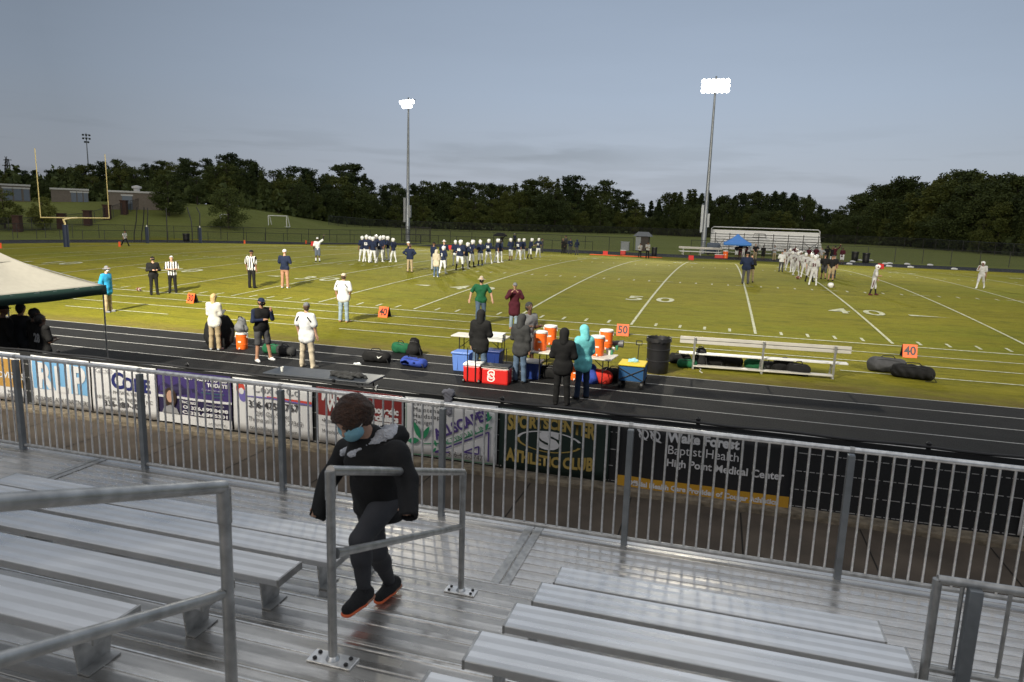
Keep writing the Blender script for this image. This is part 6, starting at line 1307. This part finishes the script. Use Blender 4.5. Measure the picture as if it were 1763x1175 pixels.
# ------------------------------------------------------------------ canopies
def canopy(x0,x1,y0,y1,ze,zp,val,mt,mv,label,post_h=0,vent=False,valz=None):
    cx_,cy_=(x0+x1)/2,(y0+y1)/2; o=empty('pop_up_canopy',(cx_,cy_,0),0,label,'canopy'); w_,d_=(x1-x0)/2,(y1-y0)/2; n=14
    m=MB()
    # four faces, each sagging slightly between hip and eave
    for s in range(4):
        c0=[(-w_,-d_),(w_,-d_),(w_,d_),(-w_,d_)][s]; c1=[(w_,-d_),(w_,d_),(-w_,d_),(-w_,-d_)][s]; vs=[];fs=[]
        for i in range(n+1):
            t=i/n; f=(1-t)
            for j in range(n+1):
                q=j/n; x=(c0[0]*(1-q)+c1[0]*q)*f; y=(c0[1]*(1-q)+c1[1]*q)*f; sag=-.14*math.sin(PI*t)*(1-.35*abs(2*q-1)) ; vs.append((x,y,ze+(zp-ze)*t+sag*(1.0)))
        for i in range(n):
            for j in range(n): a=i*(n+1)+j; fs.append((a,a+1,a+n+2,a+n+1))
        m.add(vs,fs)
    r_=m.build('roof',mt,o,smooth=True); md=r_.modifiers.new('s','SOLIDIFY'); md.thickness=.008
    m=MB()
    for a,b_ in (((-w_,-d_),(w_,-d_)),((w_,-d_),(w_,d_)),((w_,d_),(-w_,d_)),((-w_,d_),(-w_,-d_))):
        vs=[];k=16
        for i in range(k+1): t=i/k; x=a[0]+(b_[0]-a[0])*t; y=a[1]+(b_[1]-a[1])*t; e=1.004+.004*math.sin(t*40); vs+=[(x*e,y*e,ze+.005),(x*e*1.002,y*e*1.002,ze-val+.012*math.sin(t*9))]
        m.add(vs,[(2*i,2*i+2,2*i+3,2*i+1) for i in range(k)])
    v_=m.build('valance',mv,o,smooth=True); md=v_.modifiers.new('s','SOLIDIFY'); md.thickness=.006
    for sx in(-1,1):
        for sy in(-1,1): m=MB(); m.tube([(sx*(w_-.04),sy*(d_-.04),0),(sx*(w_-.04),sy*(d_-.04),ze)],.018,8); m.box((sx*(w_-.04),sy*(d_-.04),.01),(.12,.12,.015)); m.build('pole',M_RAIL,o)
    m=MB()
    for sx in(-1,1): m.tube([(sx*w_,-d_,ze-.04),(0,-d_,ze-.3),(sx*w_,-d_,ze-.25)],.01,5); m.tube([(sx*w_,d_,ze-.04),(0,d_,ze-.3)],.01,5)
    for s in(-1,1): m.tube([(s*w_,-d_,ze-.02),(s*w_,d_,ze-.02)],.012,5)
    for sx in(-1,1):
        for sy in(-1,1): m.tube([(sx*w_,sy*d_,ze-.02),(0,0,zp-.12)],.012,5)
    m.build('truss',M_RAIL,o)
    if vent: m=MB(); e_=.38; vs=[(-e_,-e_,zp-.29),(e_,-e_,zp-.29),(e_,e_,zp-.29),(-e_,e_,zp-.29),(0,0,zp+.02)]; m.add(vs,[(0,1,4),(1,2,4),(2,3,4),(3,0,4)]); v_=m.build('vent_cap',mt,o)
    return o
M_CANW=mat('canopy_white',(.30,.285,.25),rough=.8,noise=.06); M_CANG=mat('canopy_green',(.004,.028,.022),rough=.7); M_CANB=mat('canopy_blue',(.06,.22,.62),rough=.6)
ct=un(181.5,491.5,2.13); 
canopy(ct[0]-3.05,ct[0],ct[1]-3.05,ct[1],2.13,2.98,.22,M_CANW,M_CANG,'white pop-up canopy with dark green valance at the left edge',vent=True)
yl_=62.5; e0=uny(1246,420,yl_-1.5); e1=uny(1294,420,yl_-1.5); pk=uny(1271,403,yl_)
canopy(e0[0],e1[0],yl_-1.6,yl_+1.6,e0[2]+.15,pk[2],.32,M_CANB,M_CANB,'bright blue pop-up canopy in front of the far bleachers')
# items by the blue canopy
b=uny(1249,440,60.5); drinks_cooler((b[0],60.5,0),'orange drinks cooler at the left post of the blue canopy',.95,.3)
b=uny(1238,442,60.2); o=empty('cool_box',(b[0],60.2,0),0,'small red cool box by the far white bench','cool box'); m=MB(); m.box((0,0,.2),(1.0,.4,.4)); m.build('body',M_RED,o,bevel=.03); m=MB(); m.box((0,0,.43),(1.04,.44,.06)); m.build('lid',M_PWHT,o,bevel=.02)
b=uny(1228,430,68); o=empty('equipment_cart',(b[0],67.5,0),0,'dark rounded equipment cart left of the blue canopy','cart'); m=MB(); m.box((0,0,.9),(1.7,.8,1.4)); m.build('body',K('slate'),o,bevel=.25)
for s in(-1,1): m=MB(); m.tube([(s*.6,-.3,.2),(s*.6,-.2,.2)],.2,14); m.build('wheel',M_PBLK,o)
b=uny(1126,436,62); 
# ------------------------------------------------------------------ sponsor banners on the near fence
YBN=YF-.045
def wv(x,z,s): return .010*math.sin(x*5+s)+.006*math.sin(x*11+z*7+s*2)
CB={k:mat('banner_'+k,v,rough=.55,noise=.06,nscale=3) for k,v in dict(white=(.60,.60,.62),black=(.012,.013,.016),gold=(.50,.27,.02),green=(.008,.022,.018),navy=(.015,.02,.12),blue=(.16,.36,.60),purple=(.045,.03,.14),dpurple=(.02,.015,.06),maroon=(.19,.02,.02),tan=(.42,.24,.06),grey=(.25,.25,.27),red=(.5,.06,.04),lgreen=(.02,.22,.10),viol=(.07,.04,.20),lav=(.14,.12,.36),dgold=(.36,.26,.07),skin=(.42,.25,.18),ink=(.03,.03,.035),hair=(.03,.018,.012)).items()}
class Banner:
    def __init__(s,u0,v0,u1,v1,zb,zt,base,label,skew=0):
        a=uny(u0,v0,YBN);b=uny(u1,v1,YBN); s.w=b[0]-a[0]; s.h=zt-zb; s.s=a[0]; s.x0=a[0]; s.o=empty('sponsor_banner',(a[0],YBN,zb),0,label,'banner','sponsor banners on the track fence'); s.n=0
        s.rect(0,0,1,1,base,'sheet',th=True)
        # eyelets
        for fx in (.02,.98):
            for fz in (.03,.97): x,z=fx*s.w,fz*s.h; m=MB(); m.tube([(x,wv(x,z,s.s)-.004,z),(x,wv(x,z,s.s)-.008,z)],.012,8); m.build('eyelet',M_PIPE,s.o)
    def poly(s,pts,c,name='print',lift=None):
        """flat printed shape; pts in 0..1 banner units, triangulated by fan on a fine strip"""
        s.n+=1; d=-.0025*s.n if lift is None else -lift; m=MB(); vs=[(x*s.w,wv(x*s.w,z*s.h,s.s)+d,z*s.h) for x,z in pts]; m.add(vs,[tuple(range(len(vs)))]); return m.build(name,CB[c],s.o)
    def rect(s,x0,z0,x1,z1,c,name='print',th=False):
        s.n+=1; d=-.0025*s.n; nx=max(2,int((x1-x0)*24)); nz=max(1,int((z1-z0)*6)); m=MB(); vs=[];fs=[]
        for i in range(nx+1):
            for j in range(nz+1): x=(x0+(x1-x0)*i/nx)*s.w; z=(z0+(z1-z0)*j/nz)*s.h; vs.append((x,wv(x,z,s.s)+d,z))
        for i in range(nx):
            for j in range(nz): a=i*(nz+1)+j; fs.append((a,a+nz+1,a+nz+2,a+1))
        m.add(vs,fs); o=m.build(name,CB[c],s.o,smooth=True)
        if th: md=o.modifiers.new('s','SOLIDIFY'); md.thickness=.002; md.offset=-1
        return o
    def text(s,t,x,z,size,c,align='CENTER',sx=1.0,bold=0,ang=0,arch=0,name='lettering',sp=1.0,wfit=None,tilt=0,shear=0):
        s.n+=1; d=-.003-.0025*s.n; me=text_mesh(t,size,name,align,bold=bold,spacing=sp,shear=shear)
        if not len(me.vertices): return
        xs=[v.co.x for v in me.vertices]; wd=max(xs)-min(xs)
        if wfit: sx=wfit*s.w/wd
        for v in me.vertices:
            a,b=v.co.x*sx,v.co.y
            if arch: b=b*(1+abs(arch)*(a/(s.w*.5))**2*1.0)+arch*.0-(.10*arch*s.h)*((a/(s.w*.5))**2)
            X=x*s.w+a*math.cos(ang)-b*math.sin(ang); Z=z*s.h+a*math.sin(ang)+b*math.cos(ang)+tilt*a; v.co=(X,wv(X,Z,s.s)+d,Z)
        me.materials.append(CB[c]); o=D.objects.new(name,me); COL.objects.link(o); o.parent=s.o; return o
    def ell(s,cx,cz,rx,rz,c,rin=0,a0=0,a1=2*PI,n=28,name='print'):
        s.n+=1; d=-.0025*s.n; m=MB(); vs=[];fs=[]
        for i in range(n+1):
            a=a0+(a1-a0)*i/n
            for r_ in (rin,1): x=(cx+rx*r_*math.cos(a))*s.w; z=(cz+rz*r_*math.sin(a))*s.h; vs.append((x,wv(x,z,s.s)+d,z))
        for i in range(n): fs.append((2*i,2*i+1,2*i+3,2*i+2))
        m.add(vs,fs); return m.build(name,CB[c],s.o)
zB,zT=.13,1.09
b=Banner(-60,650,38,660,zB,zT,'white','white and tan banner cut off by the left picture edge')
b.rect(0,.28,1,.86,'tan'); b.text('ADVISORS',.80,.52,.17,'white',bold=.004,wfit=.52); b.text('supports',.86,.20,.10,'ink'); b.text('Cougars!',.88,.09,.12,'ink')
b=Banner(57,665,157,672,zB,zT,'white','white and light blue banner with the large letters RLP')
b.rect(.02,.33,.60,.92,'blue'); b.rect(.66,.30,.96,.95,'blue'); b.text('R',.22,.58,.66,'white',bold=.03,wfit=.30); b.text('L',.50,.54,.66,'white',bold=.03,wfit=.20); b.text('P',.80,.56,.70,'white',bold=.03,wfit=.24); b.text('OSSABELAW PARTNERS',.50,.13,.13,'ink',wfit=.92)
b=Banner(160,672,271,688,zB,zT,'white','white banner reading Core Physical Therapy in navy letters')
b.text('C',.40,.66,.42,'navy',bold=.014); b.text('ORE',.69,.62,.33,'navy',bold=.014,wfit=.44); b.text('— PHYSICAL THERAPY —',.58,.44,.085,'ink'); b.text('101 Scheet Dr. High Point, NC',.5,.32,.095,'ink',wfit=.86); b.text('336-289-7087',.5,.205,.15,'ink',bold=.003,wfit=.66); b.text('Corephysicaltherapync.com',.5,.08,.085,'ink',wfit=.80)
for r_ in ((.12,.86,.05,.05),(.20,.84,.07,.03),(.28,.86,.04,.05)): b.ell(r_[0],r_[1],r_[2],r_[3],'grey',rin=.8)
b=Banner(274,688,399,706,zB,zT,'dpurple','purple banner with a portrait reading get preapproved today')
b.rect(.0,.50,1,1,'purple'); b.poly([(0,.66),(.08,.76),(.18,.70),(.30,.78),(.38,.68),(.52,.70),(.60,.58),(0,.56)],'dpurple'); b.rect(0,.47,1,.515,'white'); b.rect(0,0,1,.17,'white'); b.text('GET PREAPPROVED',.67,.90,.095,'white',bold=.004,wfit=.58); b.text('TODAY!!',.83,.80,.095,'white',bold=.004,wfit=.26)
b.text('Call or text us for a quote',.76,.71,.04,'white'); b.text('refinance and purchase loans',.76,.65,.04,'lgreen'); b.text('local lender',.83,.59,.04,'lgreen')
b.ell(.17,.48,.085,.19,'hair'); b.ell(.17,.50,.045,.115,'skin'); b.poly([(.05,.18),(.08,.28),(.17,.34),(.26,.28),(.29,.18)],'grey'); b.text('TRACY RICH',.44,.425,.060,'white',bold=.003,wfit=.25); b.text('SENIOR LOAN OFFICER',.80,.42,.035,'white'); b.text('O: 336.899.8498',.66,.335,.082,'white',bold=.004,wfit=.62); b.text('C: 336.689.5301',.66,.235,.082,'white',bold=.004,wfit=.62); b.text('prosperity',.82,.085,.07,'ink',wfit=.22)
b=Banner(402,706,538,727,zB,zT,'white','white banner with red and blue flame logo reading Cox and Co')
b.ell(.10,.80,.060,.13,'red'); b.ell(.13,.68,.055,.12,'lav'); b.ell(.115,.76,.035,.06,'white'); b.text('Cox & Co',.56,.84,.21,'grey',wfit=.58); b.poly([(.18,.69),(.5,.71),(1,.66),(1,.63),(.5,.68),(.18,.67)],'lav'); b.poly([(.45,.725),(1,.71),(1,.665),(.45,.70)],'red')
b.text('336-475-2767',.52,.545,.17,'ink',bold=.003,wfit=.62); b.text('299 Gay Street',.52,.38,.12,'ink',wfit=.42); b.text('Thomasville, NC 27360',.54,.27,.12,'ink',wfit=.68); b.text('coxoil@apcoxoil.com',.52,.11,.10,'ink',wfit=.60)
b=Banner(546,727,693,752,zB,zT,'white','maroon and white banner partly hidden behind the walking woman')
b.rect(0,.50,1,1,'maroon'); b.text('Murphy',.26,.86,.26,'white',bold=.012,wfit=.40); b.text('Wainer',.32,.68,.26,'white',bold=.012,wfit=.40); b.text('Orthopedic',.74,.70,.15,'white',bold=.008,wfit=.44); b.text('Specialists',.76,.57,.15,'white',bold=.008,wfit=.40); b.text('•Knee •Hip •Shoulder •Hand',.5,.41,.11,'ink',wfit=.86); b.rect(.05,.325,.95,.33,'grey'); b.text('MurphyWainer.com      336-887-3414',.5,.22,.09,'ink',wfit=.86)
b=Banner(698,752,855,780,zB,zT,'white','white banner with green leaves and slanting purple word Allscapes')
for i,t in enumerate(('Landscaping','Maintenance','Hardscapes','Design')): b.text(t,.09,.90-.105*i,.105,'ink',align='LEFT',sp=1.15)
b.rect(.01,.01,.015,.99,'lgreen'); b.rect(.985,.01,.99,.99,'lgreen'); b.rect(.01,.015,.99,.025,'lgreen')
an=R(27)
b.text('ALLSCAPES',.62,.62,.235,'viol',ang=an,bold=.008,sx=.86); b.text('BY TYNDALL INC.',.68,.46,.125,'lgreen',ang=an,sx=.92)
b.poly([(.20,.22),(.52,.30),(.90,.62),(.90,.595),(.52,.28),(.20,.205)],'lgreen')
for p in ([(.36,.06),(.93,.60),(.93,.06)],): 
    def edge(p,q,t=.012):
        dx,dz=(q[0]-p[0])*b.w,(q[1]-p[1])*b.h; L_=math.hypot(dx,dz); nx,nz=-dz/L_*t,dx/L_*t; b.poly([(p[0]+nx/b.w,p[1]+nz/b.h),(q[0]+nx/b.w,q[1]+nz/b.h),(q[0]-nx/b.w,q[1]-nz/b.h),(p[0]-nx/b.w,p[1]-nz/b.h)],'viol')
    edge((.34,.10),(.92,.56)); edge((.92,.56),(.92,.06)); edge((.66,.17),(.82,.30)); edge((.82,.30),(.82,.17)); edge((.82,.17),(.66,.17)); edge((.34,.10),(.50,.13))
def leaf(cx,cz,L_,W_,a):
    pts=[]
    for i in range(9): t=i/8; pts.append((t*L_,W_*math.sin(PI*t)**.8))
    for i in range(7,0,-1): t=i/8; pts.append((t*L_,-W_*math.sin(PI*t)**.8))
    b.poly([(cx+(x*math.cos(a)-z*math.sin(a))/b.w,cz+(x*math.sin(a)+z*math.cos(a))/b.h) for x,z in pts],'lgreen')
leaf(.18,.30,.30,.045,R(112)); leaf(.20,.29,.27,.04,R(62)); leaf(.17,.28,.20,.05,R(190)); leaf(.36,.20,.12,.02,R(105)); leaf(.36,.19,.12,.02,R(235)); leaf(.92,.76,.16,.022,R(95)); leaf(.90,.74,.13,.02,R(50)); leaf(.92,.72,.12,.02,R(250))
b.text('336-472-3747',.68,.115,.11,'ink',sx=.95)
b=Banner(859,783,1047,812,zB-.02,zT,'green','dark green banner with gold letters reading Sportscenter Athletic Club')
b.text('SPORTSCENTER',.47,.80,.22,'dgold',bold=.010,wfit=.80,arch=.9); b.ell(.46,.52,.30,.17,'white',rin=.91,a0=.25,a1=PI-.1); b.ell(.46,.52,.30,.17,'dgold',rin=.91,a0=PI-.1,a1=2*PI-.25); b.text('S',.46,.53,.36,'white',bold=.022,wfit=.20)
b.rect(.30,.36,.31,.361,'green'); b.text('ATHLETIC CLUB',.47,.20,.22,'dgold',bold=.010,wfit=.80,arch=-.55)
b=Banner(1064,806,1360,845,zB-.10,zT,'black','wide black and gold hospital banner, widest on the fence at right')
b.rect(0,0,1,.20,'gold'); b.text('Official Health Care Provider of Cougar Athletics',.5,.105,.105,'white',bold=.005,wfit=.88)
b.text('Wake Forest',.29,.83,.20,'white',align='LEFT',bold=.009,wfit=None,sx=.92); b.text('Baptist Health',.29,.655,.19,'white',align='LEFT',sx=.92); b.text('High Point Medical Center',.29,.47,.155,'white',align='LEFT',bold=.004,sx=.96)
for cx_ in (.145,.215):
    b.ell(cx_,.83,.030,.075,'white',rin=.72,a0=-2.2,a1=2.2); b.ell(cx_,.83,.030,.075,'white',rin=.72,a0=2.5,a1=3.9)
b.poly([(.175,.90),(.19,.90),(.225,.80),(.255,.745),(.27,.75),(.245,.74),(.215,.76)],'white'); b.poly([(.10,.90),(.118,.905),(.15,.80),(.17,.75),(.15,.76)],'white')
b=Banner(1759,880,1840,890,zB,.62,'white','white banner with pink letters at the right picture edge'); b.text('PINK',.5,.5,.12,'red',bold=.004)
# grey towel over the fence rail, white clip, thin green cord
P_=uny(773,690,YF); q=[cp(V3(-.05,-.04,.06),V3(.06,-.03,.07),.045,.05,'x'),cp(V3(0,-.05,.04),V3(.02,-.075,-.24),.075,.055,'x',fd=V3(0,1,0),fs=3.0),cp(V3(.0,.05,.05),V3(.02,.06,-.12),.06,.05,'x',fd=V3(0,1,0),fs=3.0)]
o=grow('towel',q,.010,{'x':mat('towel_grey',(.22,.22,.26),rough=.95,bump=.6,bscale=120)},k=.05,wr=.008,wf=34); o.location=(P_[0],YF,FH); tag(o,'small grey towel draped over the black fence rail','towel')
P_=uny(649,672,YF); m=MB(); m.tube([(0,-.03,-.04),(0,-.035,.03),(.01,0,.045),(0,.035,.02)],.010,8); o=m.build('cable_clip',M_PWHT,smooth=True); o.location=(P_[0],YF,FH); tag(o,'small pale clip hooked on the black fence rail','clip')
# ------------------------------------------------------------------ the woman climbing the aisle
def w(u,v,y): return uny(u,v,y)
J_=dict(head=w(609,722,-23.10),neck=w(636,766,-22.98),shR=w(598,774,-22.86),shL=w(682,782,-23.10),elR=w(568,822,-22.94),wrR=w(553,866,-23.04),elL=w(703,826,-23.14),wrL=w(703,864,-23.24),pel=w(652,862,-22.88),hpR=w(634,866,-22.82),hpL=w(664,866,-22.96),knL=w(620,930,-23.24),anL=w(627,1018,-23.24),toeL=w(600,1049,-23.39),knR=w(650,950,-22.90),anR=w(671,1003,-22.66),toeR=w(652,1030,-22.80),heR=w(684,1002,-22.58))
W0=V3(J_['pel'][0],J_['pel'][1],1.2); J_={k_:v_-W0 for k_,v_ in J_.items()}
ff=nrm((-.30,-.72,-.62)); up=nrm(V3(0,0,1)-ff*ff[2]*1.0); up=nrm(up-ff*(up@ff)); rt=np.cross(ff,up); c=J_['head']; bf=nrm((-.78,-.55,-.1)); bf2=nrm((-.78,-.55,0))
brt=nrm(J_['shR']-J_['shL'])
body=[cp(J_['neck']+V3(0,0,-.02),c-ff*.02-up*.05,.058,.054,'skin'),cp(c-ff*.022+up*.022,c+ff*.018+up*.022,.083,.080,'skin',fd=rt,fs=1.12),cp(c+ff*.022-up*.03,c+ff*.040-up*.068,.062,.040,'skin',k=.03),
 cp(c+ff*.088+up*.006,c+ff*.108-up*.020,.009,.014,'skin',k=.012)]
for e_ in(-1,1):
    body+=[cp(c+rt*e_*.081-up*.002-ff*.01,c+rt*e_*.085+up*.02-ff*.018,.011,.014,'skin',k=.008),cp(c+rt*e_*.031+ff*.082+up*.012,c+rt*e_*.033+ff*.082+up*.012,.011,.011,'eye',k=.003,pri=.003),cp(c+rt*e_*.018+ff*.090+up*.030,c+rt*e_*.045+ff*.080+up*.030,.0085,.006,'h',k=.006,pri=.002)]
body+=[cp(J_['neck'],J_['pel'],.10,.10,'legging',fd=bf,fs=1.35),cp(J_['shR'],J_['shL'],.05,.05,'skin'),cp(J_['hpR'],J_['hpL'],.088,.090,'legging')]
for s_ in 'RL':
    body+=[cp(J_['sh'+s_],J_['el'+s_],.046,.038,'skin'),cp(J_['el'+s_],J_['wr'+s_],.036,.026,'skin')]
    fa=nrm(J_['wr'+s_]-J_['el'+s_]); sd_=nrm(np.cross(fa,bf)); w_=J_['wr'+s_]
    body+=[cp(w_,w_+fa*.05,.024,.026,'skin')]
    for i in range(4):
        L_=(.046,.052,.048,.038)[i]; b0=w_+fa*.045+bf2*(.027-.018*i); b1=b0+fa*L_*.5; body+=[cp(b0,b1,.009,.0085,'skin',k=.006),cp(b1,b1+nrm(fa*.7-sd_*.7)*L_*.5,.0085,.008,'skin',k=.006)]
    t0=w_+fa*.012+bf2*.026; body+=[cp(t0,t0+nrm(fa+bf2*.8)*.045,.011,.009,'skin',k=.008)]
    kn,an=J_['kn'+s_],J_['an'+s_]; hp=J_['hp'+s_]
    body+=[cp(hp,kn,.092,.062,'legging'),cp(kn,kn+(an-kn)*.35,.062,.060,'legging'),cp(kn+(an-kn)*.3,an,.060,.038,'legging'),cp(an+(an-kn)*.02,an+(an-kn)*.12,.032,.03,'skin')]
C_['legging']=mat('charcoal_leggings',(.040,.041,.048),rough=.8,noise=.2); C_['h']=HC['brown']
wo=grow('person',body,.0085,{'skin':SK['light'],'eye':M_EYE,'legging':C_['legging'],'h':HC['brown']},k=.022,wr=.0006,wf=40); wo.location=W0; tag(wo,'person in black jacket, blue face mask and charcoal leggings climbing the grandstand aisle','person')
MJ=mat('softshell_black',(.0085,.0085,.0095),rough=.75,spec=.35,noise=.2,bump=.3,bscale=26)
nk=J_['neck']; pl_=J_['pel']; ax_=nrm(pl_-nk)
jk=[cp(nk+ax_*.14+brt*.07,pl_+brt*.075-V3(0,0,.02),.115,.125,'j',fd=bf,fs=1.05),cp(nk+ax_*.14-brt*.07,pl_-brt*.075-V3(0,0,.02),.115,.125,'j',fd=bf,fs=1.05),cp(nk+ax_*.10,nk+ax_*.26,.158,.160,'j',fd=bf,fs=1.22),cp(nk+ax_*.26,pl_+V3(0,0,.02),.160,.165,'j',fd=bf,fs=1.18),cp(pl_+brt*.05,pl_+brt*.07-V3(0,0,.10),.125,.130,'j',fd=bf,fs=1.1,cut=(pl_-V3(0,0,.075),V3(0,0,-1))),cp(pl_-brt*.05,pl_-brt*.07-V3(0,0,.10),.125,.130,'j',fd=bf,fs=1.1,cut=(pl_-V3(0,0,.075),V3(0,0,-1))),cp(J_['shR']+V3(0,0,-.01),J_['shL']+V3(0,0,-.01),.070,.074,'j'),cp(nk-bf*.02,nk+ax_*.1,.082,.12,'j')]
for s_,fl in (('R',1),('L',1)):
    e,wr_=J_['el'+s_],J_['wr'+s_]; fa=nrm(wr_-e); jk+=[cp(J_['sh'+s_],e,.072,.062,'j'),cp(e,wr_+fa*.14,.062,.052,'j',cut=(wr_+fa*.098,fa),k=.02)]
jk+=[dict(cp(J_['wr'+s_]+nrm(J_['wr'+s_]-J_['el'+s_])*.05,J_['wr'+s_]+nrm(J_['wr'+s_]-J_['el'+s_])*.20,.036,.044,'j'),neg=True) for s_ in 'RL']
jk+=[cp(nk-V3(0,0,.02),nk+V3(0,0,.05),.092,.088,'j'),cp(nk+bf*.06-V3(0,0,.09),nk+bf*.06+V3(0,0,.03),.095,.070,'j'),dict(cp(c+ff*.05-up*.01,c,.088,.086,'j'),neg=True)]
grow('jacket',jk,.0095,{'j':MJ},wo,k=.04,wr=.0060,seed=4,wf=16)
# hood lying behind the neck, pale lining showing
hb=nk-bf*.07+V3(0,0,.035)
hd=[cp(hb+brt*.09-bf*.0,hb-brt*.10-bf*.02+V3(0,0,.0),.062,.072,'j'),cp(hb-bf*.05,hb-brt*.09-bf*.06,.06,.06,'j'),cp(nk+brt*.085+bf*.02,hb+brt*.09,.035,.055,'j'),cp(nk-brt*.085+bf*.05,hb-brt*.09,.035,.055,'j'),dict(cp(hb+V3(0,0,.07)+bf*.03,hb+V3(0,0,.09)-brt*.08+bf*.02,.055,.055,'j'),neg=True)]
grow('hood',hd,.009,{'j':MJ},wo,k=.03,wr=.004,wf=24)
ln=[cp(hb+brt*.06+bf*.02+V3(0,0,.012),hb-brt*.10+V3(0,0,.028),.058,.066,'l'),cp(hb-brt*.10+bf*.02+V3(0,0,.01),nk-brt*.06+bf*.14-V3(0,0,.03),.045,.024,'l'),cp(hb+brt*.06+bf*.02,nk+brt*.05+bf*.13-V3(0,0,.03),.035,.022,'l'),dict(cp(hb+V3(0,0,.085)+bf*.035,hb+V3(0,0,.11)-brt*.09+bf*.02,.055,.055,'l'),neg=True),dict(cp(c,nk,.078,.066,'l'),neg=True)]
grow('hood_lining',ln,.008,{'l':mat('fleece_pale',(.62,.64,.70),rough=1,bump=.9,bscale=110)},wo,k=.02,wr=.004,wf=60)
hr=[cp(c-ff*.035+up*.035,c+ff*.012+up*.045,.108,.098,'h'),cp(c-ff*.07-up*.01,c-ff*.05-up*.05,.075,.06,'h'),cp(c+ff*.045+up*.075-rt*.03,c+ff*.05+up*.072+rt*.04,.040,.040,'h')]
rs=np.random.RandomState(4)
for i in range(46):
    d_=nrm(rs.normal(size=3)+up*.55-ff*.25); p0=c-ff*.02+up*.03+d_*.094
    if (d_@ff)>.22 and (d_@up)<.70: continue
    hr.append(cp(p0,p0+nrm(rs.normal(size=3))*.02-up*.008,.022+.010*rs.rand(),.018,'h',k=.010))
hr+=[dict(cp(c+ff*.135+up*.016,c+ff*.13-up*.09,.076,.088,'h'),neg=True)]
grow('hair',hr,.006,{'h':mat('hair_auburn',(.060,.026,.014),rough=.5,noise=.5,nscale=40,bump=1.0,bscale=130)},wo,k=.020,wr=.0030,wf=70)
mk=[cp(c+ff*.050-up*.030-rt*.030,c+ff*.050-up*.030+rt*.030,.060,.060,'m',k=.02),cp(c+ff*.065-up*.055,c+ff*.06-up*.060,.050,.05,'m',k=.02),dict(cp(c+up*.06-ff*.04,c+up*.055+ff*.14,.060,.062,'m'),neg=True),dict(cp(c-ff*.045,c-ff*.04-up*.1,.10,.10,'m'),neg=True)]
mo=grow('face_mask',mk,.0055,{'m':mat('mask_blue',(.20,.42,.52),rough=.85,bump=.3,bscale=50)},wo,k=.015)
m=MB()
for e_ in(-1,1): m.tube([c+ff*.06-up*.012+rt*e_*.072,c+ff*.02+up*.0+rt*e_*.092,c-ff*.02+up*.012+rt*e_*.094],.0022,5)
m.build('ear_loop',M_PWHT,mo)
for s_,toe,he in (('L',J_['toeL'],None),('R',J_['toeR'],J_['heR'])):
    an=J_['an'+s_]; f=nrm(toe-an+V3(0,0,.03)); h0=he if he is not None else an-f*.055-V3(0,0,.035); ln_=nrm(toe-h0); up_=nrm(V3(0,0,1)-ln_*ln_[2]); t1=h0+ln_*.215
    sp_=[cp(h0+ln_*.03+up_*.010,h0+ln_*.10+up_*.015,.045,.046,'s'),cp(h0+ln_*.10+up_*.008,t1+up_*.004,.045,.035,'s'),cp(h0+ln_*.04+up_*.02,an+V3(0,0,.015),.040,.040,'s'),dict(cp(h0-up_*.075,t1-up_*.075+ln_*.05,.053,.050,'s'),neg=True)]
    so_=grow('shoe',sp_,.006,{'s':mat('shoe_knit',(.012,.012,.014),rough=.85,bump=.6,bscale=150)},wo,k=.02)
    s2=[cp(h0+ln_*.02-up_*.022,h0+ln_*.09-up_*.026,.046,.043,'k',fd=up_,fs=2.3),cp(h0+ln_*.09-up_*.026,t1-up_*.022,.044,.039,'o',fd=up_,fs=2.3)]
    grow('sole',s2,.006,{'k':mat('sole_pink',(.42,.20,.13),rough=.7),'o':mat('sole_orange',(.70,.13,.04),rough=.6)},so_,k=.015)
    sd_=nrm(np.cross(ln_,up_)); m=MB()
    for i in range(5): q_=h0+ln_*(.085+.022*i)+up_*(.056-.006*i); m.tube([q_-sd_*.018,q_+up_*.004,q_+sd_*.018],.003,5)
    q_=h0+ln_*.08+up_*.062; m.tube([q_,q_+sd_*.03+up_*.02,q_+sd_*.045-up_*.0+ln_*.02,q_+ln_*.01],.0024,5); m.tube([q_,q_-sd_*.03+up_*.015,q_-sd_*.04+ln_*.02,q_+ln_*.01],.0024,5); m.build('laces',M_PBLK,so_,smooth=True)
m=MB(); z0=nk+bf*.085+ax_*.02; m.tube([z0+bf*.03,nk+ax_*.2+bf*.130],.004,6); m.build('zip',M_LEG,wo)
wl=J_['wrL']; m=MB(); m.box(tuple(wl+V3(.005,-.055,.0)),(.022,.003,.008)); m.build('sleeve_emblem',M_PWHT,wo)
for _o in D.objects:
    l=_o.get('label')
    if l and len(l.split())>16: print('LONG',_o.name,l)
